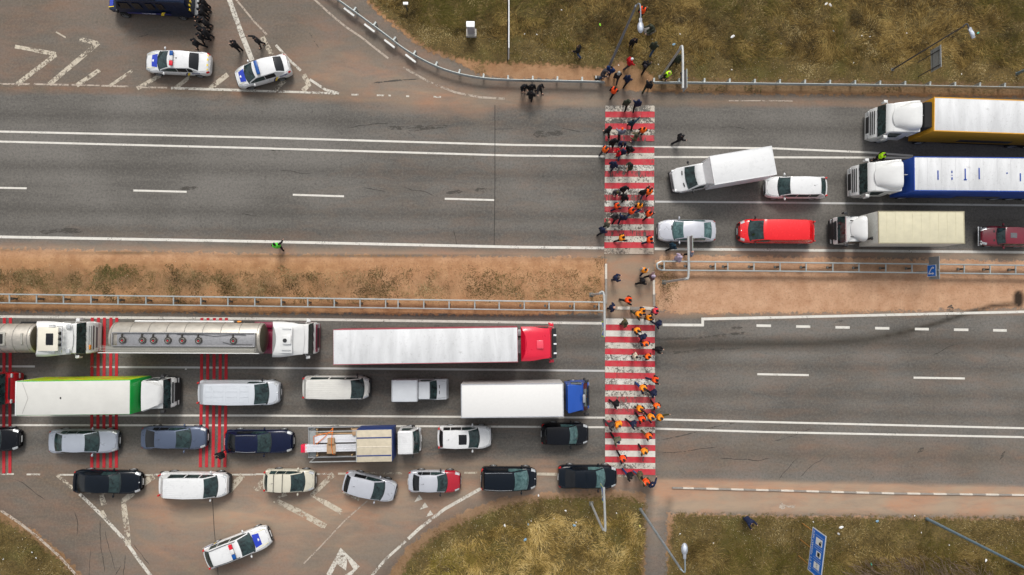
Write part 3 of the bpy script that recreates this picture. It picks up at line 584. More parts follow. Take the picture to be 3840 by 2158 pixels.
    def roof(s, t):
        x, z, h = spine(s); k = (1-t*t); bx = 0
        if s < 1: bx = bul*k*(1-.45*s)
        elif s < 2: bx = bul*k*.55*(2-s)
        elif s > 3 and kind in ('sedan', 'hatch', 'suv', 'wagon'): bx = -bul*.5*k*(s-3)
        return Vector((x+bx, h*t, z+.055*k-.012*abs(t)**6))
    def bel(s):
        x, z, h = spine(s); f = lerp(wbw, hw*.945, sg(s, 0, 1)) if s < 2 else lerp(hw*.945, rbw, sg(s, 3, 4)); return Vector((x, f, blt-.06 if 0.4 < s < 3.6 else min(z, blt-.03)))
    def side(s, v, sd=1):
        a_ = bel(s); e = roof(s, 1); p = a_.lerp(e, v); p.y += .02*math.sin(v*math.pi); return Vector((p.x, sd*p.y, p.z))
    ss = [0, .12, .3, .5, .75, .93, 1, 1.15, 1.4, 1.7, 2, 2.4, 2.7, 2.9, 3, 3.12, 3.4, 3.7, 3.9, 4]
    rows = []
    for s in ss: rows.append([side(s, v, -1) for v in (0, .3, .6, .9)]+[roof(s, t) for t in (-1, -.96, -.85, -.6, -.3, 0, .3, .6, .85, .96, 1)]+[side(s, v, 1) for v in (.9, .6, .3, 0)])
    rm = 3 if roofm else 0
    b.grid(rows, (lambda i, j: 1 if i == 0 else rm if 4 <= j <= 13 and .99 < ss[i] < 3.05 else 0)); 
    for r_ in (rows[0], rows[-1]): b.add(r_, [tuple(range(len(r_)))])
    # panel gaps round bonnet and boot, thin strips just proud of the skin
    def seam(f, pts, w_=.014):
        for (u0, v0), (u1, v1) in zip(pts, pts[1:]):
            for k in range(4):
                p0 = f(lerp(u0, u1, k/4), lerp(v0, v1, k/4)); p1 = f(lerp(u0, u1, (k+1)/4), lerp(v0, v1, (k+1)/4)); b.bar(p0, p1, w_, .008, 4)
    hx1 = xwb+.10; hx0 = xn-.16
    for sd in (-1, 1): seam(body, [(hx1, sd*6.0), (lerp(hx1, hx0, .7), sd*6.15), (hx0, sd*6.6)])
    seam(body, [(hx0, -6.6), (hx0+.03, -7.5), (hx0+.03, 7.5), (hx0, 6.6)])
    if xrb-xt > .3:
        for sd in (-1, 1): seam(body, [(xrb-.03, sd*6.1), (xt+.06, sd*6.3)])
    for sd in (-1, 1):
        for xd in (xwb-.35, (xwb+xrb)/2-.1, xrb+.35): seam(body, [(xd, sd*4), (xd, sd*5.2)])
    bo = b.build('body', [paintm, BLK, hoodm or paintm, roofm or paintm, SEAM], root, 40)
    # glass
    x = MB(); x.grid(patch(roof, .035, .965, -.93, .93, 6, 8, .009)); wsg = x.build('windshield', gl, root)
    wi = MB()
    for y0, y1 in ((.55, .05), (-.05, -.62)):
        pp = [roof(.10+.0*k, lerp(y0, y1, k/3))+Vector((.0, 0, .022)) for k in range(4)]; wi.tube(pp, .011, 5)
    wi.build('wiper', BLK, wsg)
    if kind == 'van' and 'rearglass' not in opts: pass
    else:
        x = MB(); x.grid(patch(roof, 3.06, 3.93, -.90, .90, 5, 8, .009)); x.build('rear_window', GLD if 'tint' in opts else gl, root)
    if 'blackrear' in opts:
        x = MB(); x.grid(patch(roof, 2.9, 3.05, -.93, .93, 2, 8, .012)); x.build('roof_spoiler', BLK, root)
    panes = {'sedan': [(.22, 1.72), (1.78, 2.75), (2.80, 3.35)], 'hatch': [(.22, 1.72), (1.78, 2.8)], 'wagon': [(.22, 1.45), (1.50, 2.3), (2.36, 2.95)], 'suv': [(.22, 1.5), (1.56, 2.4), (2.46, 3.05)], 'mpv': [(.22, 1.35), (1.42, 2.1), (2.16, 2.9)], 'van': [(.22, 1.28)]}[kind]
    if kind == 'van' and 'windows' in opts: panes = [(.25, 1.22), (1.28, 1.95), (2.02, 2.85)]
    if 'coupe' in opts: panes = [(.22, 2.0), (2.06, 3.3)]
    for sd in (-1, 1):
        for s0, s1 in panes:
            x = MB(); x.grid(patch(lambda u, v: side(u, v, sd), s0, s1, .16, .88, 8, 3, .008)); x.build('side_window', GLD if ('tint' in opts and s0 > 1) else gl, root)
        x = MB(); mx = xwb-.42; my = hw*.97
        x.ell((mx, sd*(my+.14), blt+.02 if kind != 'van' else 1.22), (.075, .125, .085), 10, 6); x.bar((mx+.02, sd*(my-.06), (blt if kind != 'van' else 1.2)-.04), (mx+.01, sd*(my+.1), (blt if kind != 'van' else 1.2)-.01), .05, .04)
        x.build('mirror', BLK if 'blackmirror' in opts else paintm, root)
        x = MB(); x.grid(patch(body, xn-(.42 if kind != 'van' else .36), xn-.09, sd*4.75, sd*6.35, 5, 4, .012)); x.build('headlight', HEAD, root)
        x = MB()
        if kind in ('sedan', 'hatch'): x.grid(patch(body, xt+.03, xt+.20, sd*4.5, sd*6.0, 3, 4, .012))
        else: x.grid(patch(body, xt+.03, xt+.16, sd*4.6, sd*6.2, 3, 4, .012))
        if kind in ('suv', 'wagon', 'mpv', 'van'): x.rbox((xt+.12, sd*hw*.80, 1.0), (.12, .12, .34), .03)
        x.build('taillight', TAIL, root)
        for wx in (fx, rx): wheel(root, wx, sd*(hw-.115), wr_, .21, side=sd)
        if 'rails' in opts:
            x = MB(); x.tube([roof(q, sd*.90)+Vector((0, 0, .05 if 1.15 < q < 2.95 else .01)) for q in (1.1, 1.2, 1.6, 2, 2.5, 2.9, 3.0)], .022, 6); x.build('roof_rail', CHR if 'chromerails' in opts else BLK, root)
    x = MB(); x.grid(patch(body, xn-.045, xn-.006, -6.6, 6.6, 2, 10, .008)); x.rbox((xn-.0, 0, .58), (.05, W*.5, .14), .015); x.build('grille', BLK, root)
    for q in ((xn+.025, 0, .45), (xt-.015, 0, .75)): x = MB(); x.rbox(q, (.02, .5, .11), .005); x.build('number_plate', PLATE, root)
    if 'bumper' in opts:
        x = MB(); x.pillow([(xn+.05, .32), (xn+.05, .58), (xn-.08, .66), (xn-.3, .62), (xn-.3, .32)], lambda X, Z: plan(min(X, xn-.06))+.02, .05); x.build('bumper', BLK, root)
        x = MB(); x.pillow([(xt-.05, .32), (xt-.05, .60), (xt+.06, .66), (xt+.25, .62), (xt+.25, .32)], hw*.97, .05); x.build('bumper', BLK, root)
    if 'antenna' in opts:
        x = MB(); q = roof(2.55, .0); x.ell((q.x, q.y, q.z+.01), (.05, .025, .02)); x.tube([q, q+Vector((-.16, 0, .18))], .006, 4); x.build('antenna', BLK, root)
    if 'sunroof' in opts:
        x = MB(); x.grid(patch(roof, 1.15, 1.75, -.55, .55, 3, 5, .010)); x.build('sunroof', GLD, root)
    if 'ribs' in opts:
        x = MB()
        for t in np.linspace(-.78, .78, 9): x.tube([roof(q, t)+Vector((0, 0, .004)) for q in (1.25, 1.7, 2.2, 2.7, 2.92)], .012, 5)
        x.build('roof_rib', paintm, root)
    if 'panels' in opts:
        x = MB()
        for q0, q1 in ((1.2, 1.55), (1.65, 2.1), (2.2, 2.6), (2.68, 2.93)):
            for t0, t1 in ((-.75, -.28), (-.22, .22), (.28, .75)):
                pts = [roof(q0, t0), roof(q1, t0), roof(q1, t1), roof(q0, t1), roof(q0, t0)]; x.tube([p+Vector((0, 0, .004)) for p in pts], .009, 4)
        x.build('roof_rib', paintm, root)
    if 'bars' in opts:
        for q in (1.62, 2.42):
            x = MB(); x.tube([roof(q, -1)+Vector((0, -.05, -.02)), roof(q, -.93)+Vector((0, 0, .11)), roof(q, .93)+Vector((0, 0, .11)), roof(q, 1)+Vector((0, .05, -.02))], .022, 6); x.build('roof_bar', BLK, root)
    if 'vents' in opts:
        x = MB()
        for sd in (-1, 1): x.grid(patch(body, xwb+.22, xwb+.34, sd*6.9, sd*7.35, 1, 1, .01))
        x.build('bonnet_vent', BLK, root)
    if 'badge' in opts:
        x = MB(); q = body(xn-.12, 8); x.ell((q.x, q.y, q.z), (.05, .05, .018), 10, 4); x.build('badge', CHR, root)
    if 'police' in opts: police_kit(root, body, roof, side, xn, xt, xwb, xwt, xrb, hw, opts)
    root['L'] = L; del root['L']
    return root, dict(body=body, roof=roof, side=side, xn=xn, xt=xt, xwb=xwb, xwt=xwt, xrr=xrr, xrb=xrb, hw=hw)
PBLUE = cpaint('police_blue', (.006, .035, .42), .4, .1); PNAVY = cpaint('deep_navy_blue', (.01, .012, .14), .4, .1); YEL = cpaint('signal_yellow', (.85, .62, .03), .5, .1); PYEL = cpaint('pale_yellow', (.82, .74, .42), .5, .1)
LRED = mat('lamp_red', (.62, .012, .03), .2); LBLU = mat('lamp_blue', (.004, .07, .28), .2); LCLR = mat('lamp_clear', (.62, .62, .62), .25); DECW = mat('decal_white', (.75, .76, .78), .5); DECK = mat('decal_black', (.03, .03, .03), .6)
def police_kit(root, body, roof, side, xn, xt, xwb, xwt, xrb, hw, opts):
    x = MB(); hx0 = xwb+.14; hx1 = xwb+.62
    x.grid([[body(lerp(hx0, hx1, i/4), v)+Vector((0, 0, .016)) for v in (6.75+.06*i, 7.2, 7.6, 8)] for i in range(5)]); x.grid([[body(lerp(hx0, hx1, i/4), -v)+Vector((0, 0, .016)) for v in (6.75+.06*i, 7.2, 7.6, 8)] for i in range(5)]); x.build('bonnet_patch', PBLUE, root)
    x = MB(); c = body((hx0+hx1)/2+.10, 8)+Vector((0, 0, .025)); star(x, c, .125, Matrix.Identity(3)); x.build('emblem', DECW, root)
    for sd in (-1, 1):
        x = MB(); ptt = [body(lerp(hx1-.3, xn-.2, k/5), sd*lerp(6.72, 6.45, k/5))+Vector((0, 0, .012)) for k in range(6)]; x.tube(ptt, .018, 4); x.build('bonnet_stripe', PYEL, root)
    for sd in (-1, 1):
        x = MB()
        if 'smallband' not in opts: x.grid(patch(body, xrb-.1, xrb+.55, sd*4.25, sd*5.2, 4, 3, .012)); 
        else: x.grid(patch(body, xt+.25, xrb+.9, sd*4.3, sd*5.1, 6, 3, .012))
        x.build('side_band', PNAVY, root)
        x = MB(); f0 = xrb+.62
        rows = [[body(f0+q+.55*(5.3-v)/2.3*.5, sd*v)+Vector((0, sd*.014, .006)) for q in (0, .16)] for v in (2.6, 3.3, 4.0, 4.6, 5.2)]; x.grid(rows); x.build('side_flash', YEL, root)
        x = MB(); rows = [[body(f0+.17+q+.55*(5.3-v)/2.3*.5, sd*v)+Vector((0, sd*.014, .006)) for q in (0, .12)] for v in (2.6, 3.3, 4.0, 4.6, 5.2)]; x.grid(rows); x.build('side_flash', PNAVY, root)
        q = body(xrb+.22, sd*4.6); up = (body(xrb+.22, sd*5.2)-body(xrb+.22, sd*4.0)).normalized(); rt = Vector((-sd, 0, 0)); nn = rt.cross(up).normalized()
        Mx = Matrix(((rt.x, up.x, nn.x, q.x), (rt.y, up.y, nn.y, q.y), (rt.z, up.z, nn.z, q.z), (0, 0, 0, 1))); Mx = Mx@Matrix.Translation((0, 0, .022)) if nn.y*sd > 0 else Mx@Matrix.Translation((0, 0, -.022))
        text_mesh("ПОЛІЦІЯ", .17, Mx, mb=(tb := MB())); tb.build('lettering', DECW, root, 0, False)
    s0 = 1.42 if 'barfwd' not in opts else 1.35
    s0 = 1.30 if 'barfwd' in opts else 1.45
    q = roof(s0, 0); zt = q.z+.10; hwb = hw*.64
    lb = MB(); lb.rbox((q.x, 0, zt-.055), (.24, hwb*1.9, .05), .02); lb.bar((q.x, -hwb*.9, zt-.08), (q.x, -hwb*.98, zt-.14), .05, .03); lo = lb.build('light_bar', BLK, root)
    if 'bluebar' in opts:
        x = MB(); x.rbox((q.x, 0, zt+.02), (.27, hwb*2, .11), .05, seg=3); x.build('lamp_cover', LBLU, lo)
    else:
        sd = 1 if 'redleft' in opts else -1
        for k, mm in ((1, LRED), (0, LCLR), (-1, LBLU)): x = MB(); x.rbox((q.x, sd*k*hwb*.68, zt+.02), (.27, hwb*.66, .11), .04, seg=3); x.build('lamp_cover', mm, lo)
CARS = {}
def add(key, *a, **k): CARS[key] = car(*a, **k)
BK = mat('black_car_paint', (.004, .005, .008), .2, coat=.15, dirt=.04, spec=.25); NV = mat('dark_blue_paint', (.004, .008, .032), .2, .1, .2, dirt=.04, spec=.3); BG = cpaint('blue_grey_paint', (.085, .11, .17), .3, .12, .3, .3); BKB = mat('blue_black_paint', (.003, .006, .011), .2, coat=.15, dirt=.05, spec=.25)
REDP = cpaint('bright_red_paint', (.74, .005, .010), .25, .1); MAR = cpaint('dark_red_paint', (.17, .008, .022), .35, .25); BEI = cpaint('beige_paint', (.56, .53, .43), .3, .2); SILB = cpaint('blue_silver_paint', (.42, .455, .52), .3, .15, .3); SIL2 = cpaint('light_silver_paint', (.50, .515, .56), .3, .2, .25); CRIM = cpaint('crimson_paint', (.38, .006, .02), .25, .1); WHD = cpaint('dusty_white_paint_van', (.62, .61, .57), .35, .6)
SV = 'sedan'
add('bmw', 'parked_car', 'silver two-door car stopped nearest the crossing in the upper carriageway, under a sign arm', (2466, 866), (2683, 866), (2527, 2567, 2638, 2667), 1.74, 1.38, SIL2, glass=GL2, opts=('coupe', 'badge'), wr=.74, group='vehicles queuing at the crossing')
add('wag', 'parked_car', 'white long-roofed estate car between the white box van and the blue lorry', (2868, 704), (3096, 704), (2922, 2968, 3078, 3094), 1.74, 1.62, WHT, kind='wagon', zb=1.02, wr=.80, opts=('antenna',), trunkz=1.05, rwf=.88, group='vehicles queuing at the crossing')
add('redvan', 'van', 'bright red panel van behind the silver two-door car', (2768, 868), (3052, 870), (2812, 2868, 3036, 3050), 1.90, 1.93, REDP, cat='van', kind='van', zb=1.18, wr=.83, belt=1.25, opts=('blackmirror', 'badge'), wheelr=.34, group='vehicles queuing at the crossing')
add('lada', 'parked_car', 'dark red boxy old car with roof hatch at the right edge of the picture', (3676, 886), (3872, 889), (3742, 3773, 3850, 3866), 1.62, 1.44, MAR, kind='wagon', zb=.98, wr=.80, opts=('vents',), group='vehicles queuing at the crossing')
add('pol1', 'police_car', 'white police sedan with blue, clear and red light bar facing left by the officers', (548, 232), (788, 240), (597, 632, 706, 745), 1.80, 1.46, WHT, cat='police car', opts=('police', 'tint', 'redleft'), wr=.76, trunkz=1.0)
add('pol2', 'police_car', 'white police hatchback with all-blue light bar turned askew on the hatching', (886, 299), (1084, 240), (926, 957, 1030, 1062), 1.75, 1.49, WHT, cat='police car', kind='hatch', opts=('police', 'bluebar', 'tint'), wr=.76, rwf=.78, trunkz=1.08)
add('pol3', 'police_car', 'white police crossover with roof rails, alone on the dusty area below the queue', (1011, 2004), (777, 2095), (944, 893, 790, 776), 1.80, 1.66, WHT, cat='police car', kind='suv', opts=('police', 'rails', 'redleft', 'smallband'), zb=1.05, belt=1.0, wr=.78, trunkz=1.1)
add('trafic', 'van', 'silver-white panel van with embossed roof between the green lorry and a white minivan', (1052, 1472), (744, 1472), (1003, 950, 764, 748), 1.92, 1.97, SILB if False else cpaint('pearl_white_paint', (.53, .56, .60), .3, .2), cat='van', kind='van', zb=1.2, belt=1.25, wr=.84, opts=('panels', 'blackmirror', 'badge'), wheelr=.34, group='vehicles queuing at the crossing')
add('t4', 'van', 'dirty white minivan with ribbed roof behind the silver pickup', (1388, 1454), (1137, 1454), (1360, 1312, 1148, 1140), 1.84, 1.92, WHD, cat='van', kind='van', zb=1.15, belt=1.2, wr=.80, opts=('ribs', 'windows', 'blackmirror', 'bumper'), wheelr=.33, group='vehicles queuing at the crossing')
add('t5', 'van', 'clean white minivan with ribbed roof on the hatching beside the black sedan', (860, 1817), (598, 1817), (812, 760, 612, 602), 1.90, 1.95, WHT, cat='van', kind='van', zb=1.15, belt=1.2, wr=.80, opts=('ribs', 'windows', 'bumper'), wheelr=.34, group='vehicles queuing at the crossing')
add('sed1', 'parked_car', 'silver-blue sedan across the red rumble stripes in the third row', (444, 1654), (185, 1656), (368, 314, 235, 207), 1.84, 1.47, SILB, opts=(), wr=.74, group='vehicles queuing at the crossing')
add('sed2', 'parked_car', 'blue-grey liftback with black rear glass in the third row', (776, 1642), (532, 1642), (712, 656, 582, 547), 1.80, 1.46, BG, opts=('antenna', 'tint'), wr=.74, trunkz=1.02, group='vehicles queuing at the crossing')
add('suvn', 'parked_car', 'dark navy car with a black-clad person leaning at its rear', (1099, 1656), (845, 1656), (1012, 962, 884, 856), 1.84, 1.60, NV, kind='suv', zb=1.02, wr=.76, opts=('rails', 'chromerails', 'tint'), group='vehicles queuing at the crossing')
add('suvw', 'parked_car', 'white crossover with a black sunroof ahead of the flatbed truck', (1843, 1639), (1642, 1641), (1792, 1754, 1662, 1650), 1.80, 1.66, WHT, kind='suv', zb=1.02, wr=.76, opts=('sunroof', 'antenna', 'tint'), group='vehicles queuing at the crossing')
add('hatb', 'parked_car', 'black hatchback at the head of the third row', (2206, 1628), (2030, 1628), (2160, 2132, 2052, 2036), 1.74, 1.50, BK, glass=GL2, kind='hatch', wr=.76, opts=('tint',), group='vehicles queuing at the crossing')
add('edge', 'parked_car', 'black car cut by the left edge, its nose on the red rumble stripes', (74, 1648), (-160, 1648), (0, -48, -110, -145), 1.82, 1.46, BK, wr=.74, group='vehicles queuing at the crossing')
add('sedb', 'parked_car', 'black sedan with rear spoiler straddling the start of the hatched triangle', (531, 1809), (277, 1806), (448, 406, 322, 292), 1.80, 1.42, BKB, opts=('badge', 'tint'), wr=.72, group='vehicles queuing at the crossing')
add('beig', 'parked_car', 'beige estate car with two black roof bars', (1182, 1803), (992, 1802), (1138, 1086, 1004, 995), 1.72, 1.60, BEI, kind='wagon', zb=1.0, wr=.78, opts=('bars', 'antenna'), trunkz=1.1, group='vehicles queuing at the crossing')
add('hats', 'parked_car', 'silver hatchback turned askew with red tail lamps', (1483, 1848), (1292, 1803), (1436, 1397, 1313, 1297), 1.76, 1.56, SIL2, kind='hatch', zb=1.0, wr=.78, opts=('antenna', 'tint'), trunkz=1.12, group='vehicles queuing at the crossing')
add('sedr', 'parked_car', 'silver sedan with a replaced crimson bonnet', (1727, 1806), (1531, 1806), (1672, 1636, 1574, 1550), 1.70, 1.44, SIL2, opts=('antenna', 'tint', 'blackmirror'), wr=.74, hoodm=CRIM, group='vehicles queuing at the crossing')
add('mpvb', 'parked_car', 'black minivan with silver roof rails in the bottom row', (2011, 1795), (1804, 1795), (1976, 1925, 1818, 1808), 1.82, 1.66, BKB, glass=GL2, kind='mpv', zb=1.05, wr=.80, opts=('rails', 'chromerails', 'tint', 'badge'), trunkz=1.15, group='vehicles queuing at the crossing')
add('seda', 'parked_car', 'black sedan at the head of the bottom row, its nose on the zebra', (2312, 1789), (2093, 1789), (2263, 2232, 2160, 2120), 1.82, 1.44, BKB, glass=GL2, opts=('tint',), wr=.74, group='vehicles queuing at the crossing')
def add_on(key, name, m, fn): x = MB(); r = CARS[key]; fn(x, r[1]); return x.build(name, m, r[0])
add_on('lada', 'roof_hatch', mat('hatch_grey', (.12, .12, .13), .5), lambda x, d: x.grid(patch(d['roof'], 1.4, 1.95, -.3, .3, 2, 2, .012)))
add_on('lada', 'bumper', CHR, lambda x, d: x.rbox((d['xn']+.05, 0, .5), (.12, 1.55, .13), .03))
add_on('lada', 'headlight', HEAD, lambda x, d: [x.ell((d['xn']-.02, s*q, .68), (.06, .09, .09)) for s in (-1, 1) for q in (.46, .66)])
add_on('pol1', 'boot_stripe', YEL, lambda x, d: [x.grid(patch(d['body'], d['xt']+.075, d['xt']+.16, v, v+.42, 1, 2, .016)) for v in (-7.6, -6.6, 6.3, 7.3)])
add_on('pol1', 'antenna', BLK, lambda x, d: (x.ell(tuple(d['roof'](1.85, -.1)), (.05, .05, .03)), x.tube([d['roof'](1.85, -.1), d['roof'](1.6, .0)+Vector((0, 0, .45))], .008, 4)))
for k in ('bmw', 'pol1'): pass
add_on('bmw', 'bonnet_slot', BLK, lambda x, d: x.grid(patch(d['body'], d['xwb']+.13, d['xwb']+.20, -7.1, -7.99, 1, 4, .01)) or x.grid(patch(d['body'], d['xwb']+.13, d['xwb']+.20, 7.1, 7.99, 1, 4, .01)))
add_on('sedb', 'spoiler', BK, lambda x, d: x.rbox((d['xt']+.25, 0, 1.04), (.16, 1.35, .035), .015))
# ---------------- lorries ----------------
def frame_from(nose, tail, zn, zt):
    a = P(*nose, zn); c = P(*tail, zt); ax = a-c; ax.z = 0; L = ax.length; ax.normalize(); return a, ax, math.atan2(ax.y, ax.x)
class Truck:
    """origin at the cab front on the ground, x points backwards is negative"""
    def __init__(s, name, label, nose, zn, tail, zt, cat='lorry', group='vehicles queuing at the crossing'):
        s.a, s.ax, rz = frame_from(nose, tail, zn, zt); s.root = empty(name, (s.a.x, s.a.y, .005), rz, label, cat, group); s.lt = Vector((-s.ax.y, s.ax.x, 0))
    def x(s, px, py, z): q = P(px, py, z); return (q-Vector((s.a.x, s.a.y, z))).dot(s.ax)
    def y(s, px, py, z): q = P(px, py, z); return (q-Vector((s.a.x, s.a.y, z))).dot(s.lt)
    def part(s, name, m, fn, parent=None, smooth=35): b = MB(); fn(b); return b.build(name, m, parent or s.root, smooth)
    def axle(s, x, hw, r=.5, dual=True):
        for sd in (-1, 1): wheel(s.root, x, sd*(hw-.17), r, .32 if not dual else .56 if False else .32, side=sd)
        if dual:
            for sd in (-1, 1): wheel(s.root, x, sd*(hw-.52), r, .3, side=sd)
def cab(T, W, Lc, zt, paintm, zw0=1.75, zw1=2.75, rake=.42, bump=None, grille=BLK, hood=.0, glass=None, sv=True, mir=BLK, visor=False, zbot=.45):
    """flat-fronted cab; windscreen from zw0 to zw1 set back by rake"""
    hw = W/2; bump = bump or paintm
    prof = [(-hood-.02, 1.02), (-hood*1.0-.10, zw0), (-hood-.10-rake, zw1), (-hood-.30-rake, zt-.12), (-hood-.62-rake, zt), (-Lc+.15, zt), (-Lc, zt-.15), (-Lc, .95)]
    H = lambda x, z: hw-.03-max(0, z-1.7)*.09
    T.part('cab', [paintm, SEAM], lambda b: (b.pillow(prof, H, .10), [b.bar((-Lc*.25, sd*(hw-.02), 1.1), (-Lc*.25, sd*(hw-.05), 2.0), .012, .02, 1) for sd in (-1, 1)]))
    T.part('bumper', bump, lambda b: b.pillow([(.0, .32), (0.02, .75), (-.04, 1.02), (-.5, 1.05), (-1.5, 1.05), (-1.5, .6), (-.5, .32)], lambda x, z: hw-(.02 if x < -.2 else .14 if x > -.03 else .06), .08))
    n = Vector((zw1-zw0, 0, rake)).normalized()
    def fr(u, v): x = lerp(-hood-.10, -hood-.10-rake, v); return Vector((x+.10*(1-abs(u)**2.2)*0, u*(H(0, lerp(zw0, zw1, v))-.07), lerp(zw0, zw1, v)))+n*.012
    T.part('windshield', glass or GL, lambda b: b.grid([[fr(u, v) for u in np.linspace(-1.05, 1.05, 9)] for v in (.02, .35, .7, .99)]))
    T.part('wiper', BLK, lambda b: [b.tube([fr(u, .03)+n*.03, fr(u+.45, .12)+n*.03], .014, 4) for u in (-.8, -.2, .4)])
    T.part('grille', grille, lambda b: (b.rbox((.012-hood*.5, 0, 1.0), (.05, W*.62, .5), .02), [b.bar((-hood*.7-.02+.0, -W*.34, 1.3+.1*k), (-hood*.7-.02, W*.34, 1.3+.1*k), .06, .03) for k in range(3)]))
    for sd in (-1, 1):
        T.part('headlight', HEAD, lambda b: b.rbox((-.03, sd*(hw-.32), .72), (.12, .38, .2), .04))
        def mirror(b):
            b.rbox((-hood-.38, sd*(hw+.20), 2.05), (.16, .16, .62), .05); b.rbox((-hood-.25, sd*(hw+.12), 2.45), (.3, .22, .10), .04); b.bar((-hood-.5, sd*(hw-.15), 2.4), (-hood-.35, sd*(hw+.15), 2.4), .04, .04)
        T.part('mirror', mir, mirror)
        if sv: T.part('side_window', glass or GL, lambda b: b.grid([[Vector((x, sd*(H(x, z)+.006), z)) for z in (1.78, 2.3, 2.62)] for x in (-hood-.42-rake*.5, -hood-.9, -hood-1.45)]))
        wheel(T.root, -hood-1.05 if hood < .3 else -1.0, sd*(hw-.2), .5, .32, side=sd)
    if visor: T.part('visor', paintm, lambda b: b.pillow([(-hood-.02-rake, zw1+.02), (-hood+.05-rake, zw1-.12), (-hood+.02-rake, zw1-.16), (-hood-.12-rake, zw1+.0)], hw-.2, .02))
    return H
def chassis(T, x0, x1, w=.9, z=.85, side_tank=True):
    def f(b):
        for sd in (-1, 1): b.rbox(((x0+x1)/2, sd*w/2*.9, z), (abs(x1-x0), .09, .26), .01)
        k = x0
        while k > x1: b.box((k, 0, z), (.1, w*.8, .16)); k -= 1.4
    T.part('chassis', UND, f)
def boxbody(T, x0, x1, W, z0, z1, wall, roofm, name='box', edge=None, ribs=0, rot=0):
    """x0 front (larger), x1 rear"""
    xc = (x0+x1)/2; L = x0-x1
    o = T.part(name, wall, lambda b: b.rbox((xc, 0, (z0+z1)/2), (L, W, z1-z0), .03))
    T.part('roof', roofm, lambda b: (b.rbox((xc, 0, z1+.012), (L-.07, W-.07, .03), .012), [b.box((lerp(x1, x0, (k+1)/(ribs+1)), 0, z1+.032), (.035, W-.2, .012)) for k in range(ribs)]))
    if edge: T.part('edge_trim', edge, lambda b: ([b.bar((x1, sd*(W/2-.02), z1+.012), (x0, sd*(W/2-.02), z1+.012), .07, .05) for sd in (-1, 1)], [b.bar((x_, -W/2, z1+.014), (x_, W/2, z1+.014), .07, .05) for x_ in (x0-.03, x1+.03)]))
    return o
WR = cpaint('lorry_white_paint', (.645, .65, .64), .35, .25); TARP = tarp_mat('white_tarpaulin', (.63, .64, .65), 1.1, .45)
def deflector(T, x0, x1, w0, w1, z0, z1, m, crv=.25, notch=.0, sides=True):
    """roof air deflector rising towards the rear"""
    def f(b):
        n = 7; rows = []
        for i in range(n+1):
            t = i/n; x = lerp(x0, x1, t); w_ = lerp(w0, w1, sg(t, 0, .75))/2; z = lerp(z0, z1, math.sin(t*math.pi/2)**.9)
            row = [Vector((x+(-notch if False else 0), -w_, z0-.02))]
            for u in np.linspace(-1, 1, 13):
                k = 1-abs(u)**8; xx = x+(notch*(1-u*u) if i == n else 0)*1.0 + (crv*(1-u*u) if i == 0 else crv*(1-u*u)*(1-t)); row.append(Vector((xx, u*w_, lerp(z0, z, .55+.45*k)))) 
            row.append(Vector((x, w_, z0-.02))); rows.append(row)
        b.grid(rows); b.add(rows[-1], [tuple(range(len(rows[-1])))]); b.add(rows[0], [tuple(range(len(rows[0])))])
    return T.part('deflector', m, f, smooth=50)
# white-cab lorry with orange trailer (upper right)
def semi(name, label, nose, tail_pt, cabL, txf, len_t, wall, roofm, off, roofribs=0, extra=None, cabpx=None):
    T = Truck(name, label, nose, 1.0, tail_pt, 1.0)
    cab(T, 2.5, cabL, 2.95, WR, rake=.11, hood=.13, zw0=1.65, zw1=2.6, mir=WR)
    T.part('grille_panel', BLK, lambda b: b.grid([[Vector((-.02-.03*abs(u)*8*.3, u, z)) for u in np.linspace(-.72, .72, 9)] for z in (.55, .75, .98)]))
    T.part('front_panel', WR, lambda b: b.pillow([(.02, .9), (.0, 1.12), (-.10, 1.50), (-.2, 1.62), (-.3, .9)], lambda x, z: 1.18, .06))
    T.part('grille', BLK, lambda b: (b.rbox((.03, 0, .72), (.05, 1.3, .42), .02), [b.bar((lerp(.0, -.11, k/2)+.025, -.92, lerp(1.14, 1.5, k/2)+.01), (lerp(.0, -.11, k/2)+.025, .92, lerp(1.14, 1.5, k/2)+.01), .04, .07) for k in range(3)]))
    T.part('roof_fairing', WR, lambda b: b.pillow([(-.75, 2.93), (-cabL+.15, 3.42), (-cabL-.12, 3.45), (-cabL-.12, 2.0), (-cabL+.05, 2.0), (-cabL+.05, 2.93)], lambda x, z: lerp(1.12, 1.22, sg(-x, .8, cabL)), .08)); deflector(T, -.85, -cabL-.02, 1.5, 2.2, 3.0, 3.85, WR, .22)
    for sd in (-1, 1): T.part('side_fairing', WR, lambda b: b.pillow([(-cabL+.1, .95), (-cabL+.1, 3.6), (-cabL-.42, 3.7), (-cabL-.55, 1.0)], lambda x, z: .02, .01))and None
    chassis(T, -cabL+.3, -cabL-3.2)
    for x in (-cabL-2.0,): T.axle(x, 1.22)
    x0 = txf; x1 = txf-len_t
    tr = boxbody(T, x0, x1, 2.55, 1.05, 4.0, wall, roofm, 'trailer', edge=wall, ribs=roofribs)
    T.part('side_skirt', UND, lambda b: [b.rbox(((x0+x1)/2-1, sd*1.15, .75), (len_t-4, .05, .5), .01) for sd in (-1, 1)])
    for k in range(3): T.axle(x1+2.2+1.3*k, 1.25)
    if extra: extra(T, x0, x1)
    return T
ORG = mat('ochre_curtain', (.62, .30, .012), .5, var=.06, nscale=2, dirt=.2, bump=.2, bscale=3); BLC = mat('blue_curtain', (.006, .05, .30), .5, var=.08, nscale=2, dirt=.15, bump=.2, bscale=3)
